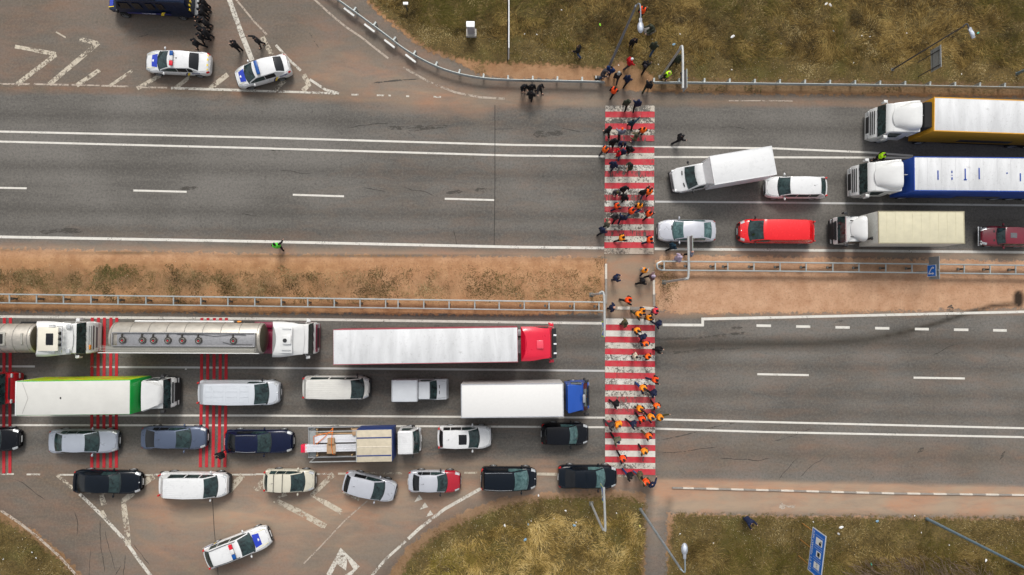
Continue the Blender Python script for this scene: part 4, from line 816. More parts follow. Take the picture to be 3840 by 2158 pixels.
def ex1(T, x0, x1):
    for sd in (-1, 1): T.part('side_patch', mat('dark_panel', (.06, .055, .045), .6), lambda b: b.rbox((x0-5.6, sd*1.285, 1.7), (4.2, .012, .55), .004))
    T.part('cooler', [UND, GRY], lambda b: (b.pillow([(x0+.02, 1.9), (x0+.02, 3.85), (x0+.50, 3.75), (x0+.66, 3.2), (x0+.6, 1.9)], 1.0, .12), [b.bar((x0+.52, y, 2.6), (x0+.44, y, 3.6), .03, .03, 1) for y in (-.6, -.2, .2, .6)]))
T1 = semi('articulated_lorry', 'articulated lorry with white cab and ochre trailer in the top lane', (3245, 452), (3860, 478), 2.55, 0, 13.6, ORG, TARP, 0, extra=None) if False else None
def place_semi(name, label, nose, tail_pt, cabL, fx, fy, wall, roofm, ribs, ex):
    T = Truck(name, label, nose, 1.0, tail_pt, 1.0); txf = T.x(fx, fy, 4.0); bpy.data.objects.remove(T.root)
    return semi(name, label, nose, tail_pt, cabL, txf, 13.6, wall, roofm, 0, ribs, ex)
T1 = place_semi('articulated_lorry', 'articulated lorry with white cab and ochre trailer in the top lane', (3261, 467), (3860, 488), 2.3, 3501, 410, ORG, TARP, 0, ex1)
def ex2(T, x0, x1):
    T.part('roof_patch', BLC, lambda b: [b.rbox((x0-d, y_, 4.045), (.09, w_, .012), .003) for d, y_, w_ in ((1.8, .1, .7), (2.85, .35, .2), (2.85, .1, .06), (2.85, -.15, .18), (3.85, 0, .82), (4.9, -.05, .85), (7, -.1, .1), (8, .2, .6), (9.4, 0, .7))]+[b.rbox((x0-3.85, .42, 4.045), (.22, .1, .012), .003)])
    for sd in (-1, 1): T.part('side_patch', mat('dark_panel', (.06, .055, .045), .6), lambda b: b.rbox((x0-6.6, sd*1.285, 1.55), (3.6, .012, .55), .004))
T2 = place_semi('articulated_lorry', 'articulated lorry with white cab, blue trailer and patched white roof in the middle lane', (3194, 681), (3860, 687), 2.3, 3426, 648, BLC, TARP, 12, ex2)
# cream box lorry
T = Truck('box_lorry', 'lorry with white cab and cream box body behind the red van', (3122, 868), 1.0, (3800, 870), 1.0)
cab(T, 2.2, 1.6, 2.55, WR, zw0=1.55, zw1=2.2, rake=.27, bump=BLK, mir=BLK)
T.part('inner_screen', cpaint('red_trim', (.25, .01, .02)), lambda b: b.bar((-.40, -.92, 2.22), (-.40, .92, 2.22), .05, .03))
deflector(T, -.72, -1.55, 1.3, 1.95, 2.53, 3.15, WR, .12)
x0 = T.x(3294, 850, 3.6); x1 = T.x(3618, 850, 3.6)
chassis(T, -1.6, x1+.3); boxbody(T, x0, x1, 2.42, 1.0, 3.55, mat('cream_wall', (.62, .61, .56), .6, dirt=.3), mat('cream_roof', (.56, .52, .37), .7, var=.06, nscale=1.5, dirt=.25), 'box', edge=mat('cream_trim', (.30, .27, .18), .6), ribs=9)
T.part('snorkel', BLK, lambda b: (b.tube([(-2.06, .75, 1.2), (-2.06, .75, 2.7)], .07), b.ell((-2.06, .75, 2.8), (.13, .13, .12))))
T.part('horn', BLK, lambda b: [b.tube([(-.75, y, 2.62), (-.52, y, 2.66)], [.025, .05], 8) for y in (.62, -.62)])
T.axle(x1+1.3, 1.15, .42)
# white box van, askew
bx0 = P(2671, 640, 3.0); bx1 = P(2904, 601, 3.0); axd = (bx0-bx1).normalized(); nz = P(2521, 684, .9)
T = Truck('box_van', 'white box van parked askew in front of the white estate car', (2521, 682), .9, (2904, 618), .9, 'van')
T.root.rotation_euler = (0, 0, math.atan2(axd.y, axd.x)); T.ax = axd; T.lt = Vector((-axd.y, axd.x, 0))
foot = bx0+axd*(nz-bx0).dot(axd); T.a = Vector((foot.x, foot.y, 0)); T.root.location = (foot.x, foot.y, .005)
W_ = 1.95; x0 = T.x(2671, 640, 3.0); x1 = T.x(2904, 601, 3.0)
cvp = [(0, .35), (.02, .62), (-.1, .92), (-.45, 1.10), (-1.02, 1.28), (-1.62, 2.0), (-1.85, 2.12), (-2.2, 2.18), (x0-.05, 2.2), (x0-.05, .6), (-1.6, .38), (-.4, .32)]
HB = lambda x, z: (W_/2-max(0, z-1.25)*.13)-(.16*max(0, (x+.5)/.5)**2 if x > -.5 else 0)
T.part('cab', [WHT, SEAM], lambda b: b.pillow(cvp, HB, .12))
T.part('bumper', BLK, lambda b: b.pillow([(.05, .3), (.06, .58), (-.05, .68), (-.5, .7), (-.5, .3)], lambda x, z: W_/2+.01-(.14 if x > -.1 else 0), .06))
T.part('windshield', GL, lambda b: b.grid([[Vector((lerp(-1.03, -1.60, v)+.10*(1-u*u), u*lerp(.88, .74, v), lerp(1.30, 1.99, v)+.035)) for u in np.linspace(-1, 1, 9)] for v in (0, .33, .66, 1)]))
T.part('bonnet_vent', BLK, lambda b: [b.rbox((-.78, sd*.48, 1.235), (.09, .34, .02), .006, rz=sd*.12) for sd in (-1, 1)])
T.part('grille', BLK, lambda b: b.rbox((-.02, 0, .82), (.16, 1.2, .05), .02))
T.part('wind_deflector', WHT, lambda b: b.pillow([(-2.15, 2.17), (x0-.02, 2.95), (x0-.02, 2.17)], lambda x, z: lerp(.8, 1.05, sg(-x, 2.1, -x0)), .1))
for sd in (-1, 1):
    T.part('headlight', HEAD, lambda b: b.rbox((-.22, sd*.78, .88), (.34, .22, .16), .06))
    T.part('side_window', GL, lambda b: b.grid([[Vector((x, sd*(HB(-1, z)+.008), z)) for x, z in q] for q in ([(-1.25, 1.33), (-1.62, 1.85)], [(-1.7, 1.33), (-1.8, 1.92)], [(-2.2, 1.33), (-2.2, 1.92)])]))
    T.part('mirror', BLK, lambda b: (b.rbox((-1.28, sd*(W_/2+.2), 1.55), (.12, .2, .3), .05), b.bar((-1.35, sd*(W_/2-.1), 1.4), (-1.3, sd*(W_/2+.15), 1.45), .04, .04)))
    for wx in (-.95, x1+1.2): wheel(T.root, wx, sd*(W_/2-.13), .34, .24, side=sd)
chassis(T, x0, x1+.2, .8, .6); boxbody(T, x0, x1, 2.2, .75, 2.95, mat('white_box_wall', (.62, .63, .66), .5, dirt=.2), WHT, 'box', edge=WHT)
# tank lorry, whole
STL = mat('brushed_steel', (.43, .40, .35), .42, .5, var=.12, nscale=2.5, dirt=.7); ALU = mat('walkway_grating', (.36, .35, .31), .6, .35, var=.25, nscale=30, dirt=.3); MRN = cpaint('maroon_paint', (.17, .006, .035), .4, .25); STD = mat('dull_steel_end', (.09, .08, .055), .4, .5, dirt=.3)
def tank(T, x0, x1, y0, zc, ry, rz_, m=STL, endm=STD):
    def f(b):
        n = 28; rows = []
        for x, k in ((x1-.30, .0), (x1-.27, .35), (x1-.18, .7), (x1-.06, .94), (x1, 1), (x1+.05, 1.015), (lerp(x1, x0, .5), 1.015), (x0-.05, 1.015), (x0, 1), (x0+.06, .94), (x0+.18, .7), (x0+.27, .35), (x0+.30, .0)):
            rows.append([Vector((x, y0+math.cos(2*math.pi*i/n)*ry*k, zc+math.sin(2*math.pi*i/n)*rz_*k)) for i in range(n)])
        b.grid(rows, lambda i, j: 1 if (i < 3 or i > 8) else 0, closed=True)
    T.part('tank', [m, endm], f, smooth=50)
    for i in range(9):
        def bands(b):
            x = lerp(x1+.15, x0-.15, i/8); n = 24
            b.tube([(x, y0+math.cos(2*math.pi*i_/n)*(ry*1.015+.012), zc+math.sin(2*math.pi*i_/n)*(rz_*1.015+.012)) for i_ in range(n+1)], .018, 4)
        T.part('tank_band', mat('steel_band', (.28, .27, .25), .4, .6), bands)
T = Truck('tanker_lorry', 'tanker lorry with white cab, maroon chassis and a long steel tank with seven hatches', (1192, 1268), 1.0, (400, 1264), 1.0)
cab(T, 2.5, 2.2, 3.05, WR, rake=.04, hood=.03, zw0=1.7, zw1=2.85, mir=WR, bump=MRN, glass=GL)
T.part('front_panel', WR, lambda b: b.pillow([(.01, 1.0), (-.02, 1.5), (-.10, 1.66), (-.25, 1.66), (-.25, 1.0)], lambda x, z: 1.16, .04))
T.part('front_trim', MRN, lambda b: [b.bar((.0, -1.05, 1.15+.16*k), (.0, 1.05, 1.15+.16*k), .05, .05) for k in range(3)])
deflector(T, -.5, -2.62, 2.25, 2.62, 3.03, 3.72, WR, .10, notch=.36)
T.part('roof_panel', WR, lambda b: b.rbox((-1.70, 0, 3.62), (1.2, 2.0, .06), .03))
T.part('air_conditioner', WR, lambda b: b.rbox((-1.45, 0, 3.72), (.62, .72, .16), .07)); T.part('fan', BLK, lambda b: b.tube([(-1.58, -.06, 3.80), (-1.58, -.06, 3.83)], .15, 16))
T.part('roof_handle', GRY, lambda b: [b.tube([(-1.2, sd*.78, 3.64), (-1.2, sd*.78, 3.73), (-1.8, sd*.78, 3.73), (-1.8, sd*.78, 3.64)], .02, 6) for sd in (-1, 1)])
xb0 = T.x(1000, 1262, 2.4)-.32; xb1 = T.x(415, 1262, 2.4)+.3
T.part('chassis', MRN, lambda b: (b.rbox(((xb0+xb1)/2+1.6, 0, .95), (-xb1-.2-2.2, 1.0, .3), .03), [b.rbox((-4.0, sd*.85, 1.05), (2.6, .75, .12), .03) for sd in (-1, 1)], b.rbox((-3.9, .95, 1.15), (2.4, .35, .3), .05)))
tank(T, xb0, xb1, .02, 2.22, 1.14, .92)
xm = [TL(t20, q, 500, 3.2) for q in (1235, 1435, 1547, 1692, 1837, 2000, 2350)]
def tray(b):
    zt = 3.19; b.rbox(((xb0+xb1)/2+.2, -.05, zt-.04), (xb0-xb1-.9, .95, .04), .01); 
    for sd, y in ((1, .44), (-1, -.54)): b.rbox(((xb0+xb1)/2+.1, y, zt+.05), (xb0-xb1-.55, .05, .14), .01)
    for x in (xb0-.22, xb1+.35): b.rbox((x, -.05, zt+.05), (.05, 1.0, .14), .01)
T.part('hatch_tray', mat('tray_steel', (.34, .34, .35), .4, .5, dirt=.3), tray)
for q in xm:
    xx = (q-T.a).dot(T.ax)
    o = T.part('hatch', mat('hatch_dark', (.06, .055, .05), .5, .4, var=.5, nscale=14), lambda b: (b.tube([(xx, -.12, 3.17), (xx, -.12, 3.27)], .26, 18), b.rbox((xx-.05, .22, 3.24), (.1, .28, .1), .03)))
    T.part('rim_ring', STL, lambda b: b.tube([(xx+math.cos(a)*.15, -.12+math.sin(a)*.15, 3.29) for a in np.linspace(0, 2*math.pi, 17)], .014, 5), o); T.part('cap', LRED, lambda b: b.tube([(xx, -.15, 3.27), (xx, -.15, 3.31)], .05, 12), o)
T.part('hose', BLK, lambda b: (b.tube([(xb0-.9, .3, 3.24), (xb0-1.8, .33, 3.25), (xb0-3.2, .2, 3.24), (xb0-4.4, .34, 3.25), (xb0-6, .33, 3.24)], .018, 5), b.tube([(xb0-.4, -.42, 3.24), (xb0-2, -.4, 3.24), (xb0-2.6, -.25, 3.24)], .018, 5)))
T.part('walkway', ALU, lambda b: (b.rbox(((xb0+xb1)/2-.25, -.80, 3.13), (xb0-xb1-.1, .46, .03), .008), [b.bar((xb1-.6, y, 3.16), (xb0-.15, y, 3.16), .03, .05) for y in (-.57, -.68, -.79, -.90, -1.03)]))
T.part('handrail', WR, lambda b: b.bar((xb1-.7, -1.06, 3.2), (xb0+.1, -1.06, 3.2), .05, .05))
T.part('hose_carrier', WR, lambda b: b.tube([(xb1+.9, 1.22, 1.35), (xb0-2.6, 1.22, 1.35)], .09, 10)); T.part('side_guard', UND, lambda b: [b.rbox(((xb0+xb1)/2, sd*1.15, 1.0), (xb0-xb1-2.2, .18, .5), .03) for sd in (-1, 1)])
T.part('warning_stripe', YEL, lambda b: [b.rbox((lerp(xb1, xb0, k), 1.26, 1.22), (.35, .02, .12), .004) for k in (.3, .45, .6)])
T.part('hazard_post', AMB, lambda b: b.rbox((xb0-2.2, 1.24, 1.3), (.3, .12, .2), .03))
for x in (-1.3-2.6, xb1+1.3, xb1+2.6, xb1+3.9): T.axle(x, 1.22)
# tank lorry at the left edge
T = Truck('tanker_lorry', 'tanker lorry with cream-roofed white cab and lamp bar, cut by the left edge', (360, 1266), 1.0, (-400, 1266), 1.0)
CRM = cpaint('cream_roof_paint', (.70, .66, .55), .4, .3)
cab(T, 2.5, 2.45, 2.95, WR, rake=.06, hood=.17, zw0=1.75, zw1=2.75, mir=WR)
T.part('front_panel', WR, lambda b: b.pillow([(.02, .95), (.0, 1.15), (-.12, 1.55), (-.24, 1.70), (-.35, 1.70), (-.35, .95)], lambda x, z: 1.2-(.06 if x > -.1 else 0), .07))
T.part('grille', mat('grey_mesh', (.16, .15, .17), .5, .4), lambda b: b.grid([[Vector((lerp(.01, -.05, v)+.025, u*lerp(.75, .95, v), lerp(.85, 1.32, v))) for u in np.linspace(-1, 1, 7)] for v in (0, .5, 1)]))
T.part('grille_bar', GRY, lambda b: [b.bar((-.08-.07*k, -.9, 1.46+.12*k), (-.08-.07*k, .9, 1.46+.12*k), .04, .06) for k in range(2)]); T.part('marker_lamp', AMB, lambda b: b.rbox((-.09, -.72, 1.52), (.08, .34, .2), .02))
deflector(T, -.6, -2.85, 2.3, 2.6, 2.92, 3.60, WR, .16, notch=.4)
T.part('roof_panel', CRM, lambda b: b.rbox((-1.80, 0, 3.60), (1.5, 1.75, .10), .04)); T.part('roof_hatch', GLD, lambda b: b.rbox((-1.65, 0, 3.67), (.52, .85, .05), .04))
lb = T.part('lamp_bar', CHR, lambda b: b.tube([(-1.25, -.95, 3.50), (-.88, -.95, 3.5), (-.82, -.6, 3.58), (-.82, .6, 3.58), (-.88, .95, 3.5), (-1.25, .95, 3.50)], .04, 8))
for y in (-.42, 0, .42): T.part('lamp', UND, lambda b: b.tube([(-1.0, y, 3.6), (-.87, y, 3.6)], [.10, .13], 12), lb)
for sd in (-1, 1): T.part('horn', CHR, lambda b: [b.tube([(-1.75, sd*.95+k, 3.62), (-1.25, sd*.95+k, 3.64)], [.025, .05], 8) for k in (-.06, .06)])
T.part('roof_headlight', HEAD, lambda b: [b.rbox((-.66, sd*.90, 3.14), (.3, .34, .10), .05) for sd in (-1, 1)])
xe = T.x(150, 1262, 2.3); tank(T, xe-.25, xe-9, 0, 2.15, 1.08, .95)
T.part('ladder', ALU, lambda b: (b.rbox((xe-2.6, 0, 3.12), (1.3, 1.0, .06), .02), b.rbox((xe-.75, .0, 3.1), (.16, .8, .1), .02))); T.part('opening', UND, lambda b: b.rbox((xe-2.6, 0, 3.17), (1.0, .72, .03), .01))
T.part('side_stripe', MRN, lambda b: b.rbox((xe-5, -1.05, 1.75), (8, .10, .5), .04)); T.part('coupling', BLK, lambda b: b.rbox((xe+.2, 0, 1.9), (.4, .5, .4), .08)); T.part('air_hose', YEL, lambda b: b.tube([(xe+.35, .2, 2.2), (xe+.8, .25, 2.3)], .03, 6))
chassis(T, -3.2, -13); T.part('mudguard', UND, lambda b: [b.rbox((-4.6, sd*.95, 1.1), (2.2, .55, .1), .04) for sd in (-1, 1)])
for x in (-4.4, -10.5, -11.8): T.axle(x, 1.22)
# red lorry
RCP = cpaint('crimson_cab_paint', (.66, .006, .035), .3, .1)
T = Truck('articulated_lorry', 'articulated lorry with crimson cab and white-roofed trailer stopped nearest the crossing', (2078, 1282), 1.0, (1250, 1294), 1.0)
cab(T, 2.5, 1.95, 3.2, RCP, rake=.12, hood=.05, zw0=1.7, zw1=2.75, mir=RCP, bump=RCP)
T.part('visor', BLK, lambda b: b.pillow([(-.02, 2.82), (.0, 2.95), (-.28, 3.16), (-.34, 3.1)], 1.12, .03)); T.part('marker_lamp', DECW, lambda b: [b.rbox((-.14, y, 3.09), (.3, .12, .03), .01) for y in (-.75, -.05, .6)])
deflector(T, -.55, -2.65, 2.2, 2.55, 3.18, 3.6, RCP, .1, notch=.4); T.part('roof_hatch', cpaint('pale_crimson', (.78, .06, .10)), lambda b: b.rbox((-1.25, -.05, 3.52), (.5, .62, .06), .05))
x0 = T.x(1942, 1283, 4.0); x1 = T.x(1249, 1294, 4.0); chassis(T, -2, -6)
T.part('air_tank', GRY, lambda b: (b.tube([(-2.8, -.8, 1.5), (-2.8, .2, 1.5)], .22, 12), b.rbox((-2.8, .75, 1.4), (.5, .5, .5), .06)))
CRT = mat('faded_crimson_curtain', (.30, .035, .055), .6, var=.12, nscale=1.5, dirt=.35, bump=.3, bscale=2.5)
boxbody(T, x0, x1, 2.55, 1.05, 4.0, CRT, TARP, 'trailer', edge=None, ribs=0)
T.part('rivet', MRN, lambda b: [b.ell((x1+.03, y, 4.02), (.025, .025, .02), 6, 4) for y in np.linspace(-1.2, 1.2, 14)])
T.part('edge_trim', mat('faded_edge', (.45, .12, .15), .5), lambda b: [b.bar((x1, sd*1.268, 4.0), (x0, sd*1.268, 4.0), .03, .05) for sd in (-1, 1)])
for k in (-1.1-2.2, x1+2.0, x1+3.3, x1+4.6): T.axle(k, 1.22)
# red lorry cut by the left edge
T = Truck('lorry', 'dark red lorry cab cut by the left edge behind the green lorry', (63, 1455), 1.0, (-400, 1455), 1.0)
DRD = cpaint('deep_red_paint', (.33, .004, .008), .2, .1)
cab(T, 2.45, 2.3, 2.95, DRD, rake=.2, hood=.3, zw0=1.6, zw1=2.6, mir=BLK, bump=DRD)
T.part('front_panel', DRD, lambda b: b.pillow([(.01, .95), (-.03, 1.2), (-.3, 1.5), (-.4, 1.5), (-.4, .95)], lambda x, z: 1.15, .07)); T.part('headlight', HEAD, lambda b: [b.rbox((-.14, sd*.98, 1.34), (.12, .3, .12), .02) for sd in (-1, 1)])
boxbody(T, -2.6, -11, 2.5, 1.0, 3.8, DRD, TARP, 'trailer'); chassis(T, -2, -11); T.axle(-9, 1.22)
# green box lorry
GRN = cpaint('bright_green_paint', (.0, .36, .05), .35, .1)
T = Truck('box_lorry', 'lorry with a bright green box, pale roof and yellow-green side', (663, 1470), 1.0, (60, 1477), 1.0)
cab(T, 2.35, 1.8, 2.65, WR, rake=.16, hood=.07, zw0=1.55, zw1=2.35, mir=BLK, bump=BLK)
T.part('front_panel', WR, lambda b: b.pillow([(-.02, .9), (-.04, 1.3), (-.18, 1.5), (-.32, 1.5), (-.32, .9)], lambda x, z: 1.05, .05))
x0 = T.x(489, 1489, 3.7); x1 = T.x(62, 1492, 3.7)
def grdef(b):
    rows = []
    xa_ = T.x(602, 1480, 2.8); xr_ = T.x(527, 1486, 3.5)
    for x, w_, z in ((xa_, 1.25, 2.72), (lerp(xa_, xr_, .2), 1.6, 2.9), (lerp(xa_, xr_, .6), 2.0, 3.2), (xr_, 2.3, 3.45)): rows.append([Vector((x, u*w_/2, z-(.25 if abs(u) == 1 else 0)-.06*u*u)) for u in (-1, -.93, -.6, 0, .6, .93, 1)])
    b.grid(rows); b.add(rows[-1], [tuple(range(7))]); b.add(rows[0], [tuple(range(7))])
T.part('deflector', WR, grdef, smooth=50); T.part('engine_bay', GRY, lambda b: b.rbox((-1.4, 0, 2.68), (.7, 1.9, .06), .02))
def limemat():
    m = bpy.data.materials.new('printed_lime_side'); m.use_nodes = True; g = N(m); tc = g.n('TexCoord').outputs['Object']
    a = g.noise(.8, 2, .5, tc); b = g.noise(2.1, 2, .5, g.scaled(tc, (.5, 1, 2))); c = g.mix(g.rng(a, .4, .6), (.48, .55, .01, 1), (.30, .48, .01, 1)); c = g.mix(g.rng(b, .62, .64), c, (.5, .06, .015, 1)); c = g.mix(g.rng(b, .33, .31), c, (.1, .2, .3, 1))
    p = g.n('BsdfPrincipled'); g.l(c, p.inputs['Base Color']); p.inputs['Roughness'].default_value = .4; g.out(p.outputs[0]); return m
boxbody(T, x0, x1, 2.5, .95, 3.7, GRN, mat('pale_roof', (.56, .555, .52), .6, var=.04, nscale=1, dirt=.2), 'box')
T.part('side_panel', limemat(), lambda b: [b.rbox(((x0+x1)/2, sd*1.256, 2.25), (x0-x1-.25, .014, 2.5), .004) for sd in (-1, 1)])
T.part('rear_frame', WR, lambda b: b.rbox((x1-.05, 0, 2.3), (.12, 2.5, 2.8), .02)); T.part('roof_crease', mat('crease_grey', (.35, .34, .32), .7), lambda b: [b.bar((x1+.45, 1.1, 3.735), (x1+.85, 0, 3.735), .025, .01), b.bar((x1+.85, 0, 3.735), (x1+.45, -1.1, 3.735), .025, .01)]); T.part('roof_vent', UND, lambda b: b.rbox((x1+3.2, 0, 3.735), (.1, .13, .02), .005))
chassis(T, -1.6, x1+.3); T.axle(x1+1.8, 1.18, .45)
# blue-cab box lorry
T = Truck('box_lorry', 'lorry with deep blue cab and plain white box next to the crossing', (2210, 1481), 1.0, (1730, 1487), 1.0)
BLP = cpaint('royal_blue_paint', (.004, .065, .36), .35, .12)
cab(T, 2.25, 1.95, 2.55, BLP, rake=.42, hood=.12, zw0=1.55, zw1=2.3, mir=BLK, bump=BLP)
x0 = T.x(2113, 1491, 3.5); x1 = T.x(1729, 1494, 3.5)
T.part('deflector', BLP, lambda b: b.pillow([(-.75, 2.5), (-1.75, 3.15), (-1.9, 3.15), (-1.9, 2.5)], lambda x, z: lerp(.95, 1.08, sg(-x, .7, 1.8)), .1)); T.part('visor', mat('smoked_visor', (.10, .12, .13), .3), lambda b: b.rbox((-.52, .0, 2.52), (.10, 1.3, .06), .02)); T.part('roof_sign', GRY, lambda b: b.rbox((-.62, -.05, 2.66), (.2, .62, .12), .04))
boxbody(T, x0, x1, 2.45, .95, 3.5, mat('grey_box_wall', (.40, .39, .38), .6, dirt=.4), mat('clean_white_roof', (.675, .67, .655), .5, var=.02, dirt=.12), 'box', edge=mat('light_grey_trim', (.42, .43, .46), .4, .3))
chassis(T, -1.6, x1+.3); T.axle(x1+1.5, 1.15, .42)
# old pickup with a topper
T = Truck('pickup_car', 'small pale grey pickup with a ribbed cargo topper', (1677, 1460), .7, (1476, 1461), .7, 'pickup')
PK = cpaint('pale_grey_paint', (.55, .58, .61), .35, .2); L = -T.x(1476, 1461, .7); xa = T.x(1637, 1460, .95); xb = T.x(1611, 1460, 1.4); xc = T.x(1571, 1460, 1.4)
T.part('body', [PK, SEAM], lambda b: (b.pillow([(0, .35), (.0, .68), (-.06, .80), (-.5, .88), (xa+.04, .93), (xc-.05, .95), (xc-.05, .3), (-.7, .28)], .80, .06), [b.bar((-.12, sd*.62, .885), (xa+.05, sd*.68, .94), .014, .01, 1) for sd in (-1, 1)]))
T.part('roof', PK, lambda b: b.pillow([(xb+.02, 1.36), (xb-.05, 1.42), (xc, 1.43), (xc-.05, 1.38), (xc-.02, .95), (xc+.08, .95), (xc+.08, 1.34)], lambda x, z: .77-max(0, z-.95)*.22, .04))
T.part('windshield', GL, lambda b: b.grid([[Vector((lerp(xa, xb, v)+.05*(1-u*u), u*lerp(.74, .64, v), lerp(.94, 1.38, v))) for u in np.linspace(-1, 1, 7)] for v in (0, .5, 1)]))
T.part('wiper', BLK, lambda b: b.tube([(xa+.02, -.5, .97), (xa-.1, .1, 1.03)], .012, 4)); T.part('bonnet_vent', BLK, lambda b: [b.rbox((xa+.22, y, .925), (.05, .26, .012), .004) for y in (.22, -.22)])
T.part('topper', PK, lambda b: (b.pillow([(xc-.08, .45), (xc-.08, 1.62), (xc-.18, 1.70), (-L+.12, 1.70), (-L, 1.6), (-L, .45)], .84, .07), [b.box((lerp(xc-.3, -L+.3, k/7), 0, 1.703), (.02, 1.3, .012)) for k in range(8)]))
for sd in (-1, 1):
    T.part('side_window', GL, lambda b: b.grid([[Vector((x, sd*(.775-max(0, z-.95)*.22+.01), z)) for x, z in q] for q in ([(xa-.12, .98), (xb-.02, 1.3)], [(xc+.1, .98), (xc+.12, 1.3)])]))
    T.part('mirror', BLK, lambda b: b.rbox((xa-.15, sd*.9, 1.0), (.06, .14, .1), .02)); T.part('headlight', HEAD, lambda b: b.rbox((.0, sd*.62, .62), (.05, .22, .14), .02)); T.part('taillight', TAIL, lambda b: b.rbox((-L-.01, sd*.74, .7), (.04, .12, .2), .01))
    for wx in (-.72, -L+.75): wheel(T.root, wx, sd*.72, .29, .18, side=sd)
T.part('bumper', GRY, lambda b: (b.rbox((.05, 0, .48), (.08, 1.5, .1), .03), b.rbox((-L-.05, 0, .48), (.08, 1.5, .1), .03)))
# flatbed with half-rolled tarpaulin
T = Truck('flatbed_truck', 'white-cab truck with cream tarpaulin half rolled off a load of long planks', (1577, 1648), .9, (1160, 1656), .9, 'truck')
xw0 = T.x(1570, 1650, 1.4); xw1 = T.x(1547, 1650, 2.05); xcb = T.x(1492, 1650, 2.1); WG = WHT
T.part('cab', [WG, SEAM], lambda b: b.pillow([(0, .4), (.0, .8), (-.12, 1.22), (xw0-.02, 1.36), (xw1, 2.05), (xw1-.15, 2.12), (xcb, 2.12), (xcb-.03, .6), (-1.2, .4)], lambda x, z: 1.0-max(0, z-1.2)*.13-(.15 if x > -.1 else 0), .1))
T.part('roof_rib', WG, lambda b: [b.tube([(xw1-.2, y, 2.12), (xcb+.06, y, 2.12)], .015, 5) for y in np.linspace(-.7, .7, 10)])
T.part('windshield', GL, lambda b: b.grid([[Vector((lerp(xw0-.0, xw1+.03, v)+.09*(1-u*u), u*lerp(.92, .80, v), lerp(1.36, 2.04, v)+.02)) for u in np.linspace(-1, 1, 7)] for v in (0, .5, 1)]))
for sd in (-1, 1):
    T.part('side_window', GL, lambda b: b.grid([[Vector((x, sd*(1.0-max(0, z-1.2)*.13+.01), z)) for x, z in q] for q in ([(-.45, 1.4), (-.72, 1.95)], [(xcb+.25, 1.4), (xcb+.25, 1.95)])]))
    T.part('mirror', BLK, lambda b: b.rbox((-.5, sd*1.16, 1.6), (.1, .16, .28), .03)); T.part('headlight', HEAD, lambda b: b.rbox((-.03, sd*.75, .85), (.1, .26, .2), .05))
    wheel(T.root, -.85, sd*.85, .36, .24, side=sd)
T.part('number_plate', PLATE, lambda b: b.rbox((.03, 0, .5), (.02, .5, .11), .004)); chassis(T, -1.5, -8, .8, .7)
xt0 = T.x(1469, 1655, 2.9); xt1 = T.x(1336, 1655, 2.9); xe = T.x(1157, 1660, 1.2); xe2 = T.x(1160, 1730, 2.9)
T.axle(xe+1.8, 1.05, .38, False)
CTP = mat('cream_tarpaulin', (.50, .44, .33), .6, var=.12, nscale=2.5, dirt=.3, bump=.4, bscale=4); BLS = mat('navy_tarpaulin', (.012, .035, .16), .5, var=.15, dirt=.1, bump=.3, bscale=4); WD = mat('bare_wood', (.42, .28, .15), .7, var=.2, nscale=5)
T.part('tarpaulin', [CTP, BLS], lambda b: (b.rbox(((xt0+xt1)/2, 0, 2.92), (xt0-xt1, 2.36, .05), .02, 0), b.rbox(((xt0+xt1)/2, 1.17, 2.0), (xt0-xt1, .04, 1.8), .01, 1), b.rbox(((xt0+xt1)/2, -1.17, 2.0), (xt0-xt1, .04, 1.8), .01, 1), b.rbox((xt0-.0, 0, 2.0), (.05, 2.34, 1.8), .01, 1)))
T.part('tarpaulin_strap', BLS, lambda b: [b.rbox(((xt0+xt1)/2, y, 2.955), (xt0-xt1-.06, .09, .02), .006) for y in (.60, -.72)]); T.part('ridge_bow', mat('pale_strip', (.62, .56, .45), .6), lambda b: b.rbox(((xt0+xt1)/2, -.06, 2.958), (xt0-xt1-.1, .08, .02), .006))
T.part('bed', [mat('bed_boards', (.13, .095, .065), .8, var=.25, nscale=4, dirt=.4), GRY], lambda b: (b.rbox(((xt0+xe)/2, 0, .98), (xt0-xe, 2.25, .1), .01), [b.rbox(((xt0+xe)/2, sd*1.13, 1.18), (xt0-xe, .05, .4), .01, 1) for sd in (-1, 1)], b.rbox((xe-.0, 0, 1.05), (.06, 2.3, .25), .01, 1)))
T.part('tailboard', mat('grey_tailboard', (.26, .28, .28), .6, dirt=.3), lambda b: b.rbox((xe+.28, .0, 1.07), (.5, 2.16, .05), .01))
T.part('frame_bar', mat('galvanised_bar', (.40, .41, .40), .5, .4, dirt=.3), lambda b: ([b.bar((xt1, y, 2.85), (xe2, y, 2.85), .06, .06) for y in (1.12, -1.12, )], [b.bar((xe2+.03, sd*1.12, 1.0), (xe2+.03, sd*1.12, 2.85), .06, .06) for sd in (-1, 1)], b.bar((xt1+.02, -1.15, 2.95), (xt1+.02, 1.15, 2.95), .05, .05)))
T.part('wood_post', WD, lambda b: [b.bar((x, y, 1.02), (x, y, 1.4), .1, .1) for x in (xe+.7, xt1-.7) for y in (-1.0, 1.0)]+[b.bar((xe+.65, -1.05, 1.1), (xe+.65, 1.05, 1.1), .09, .12)])
FB = T
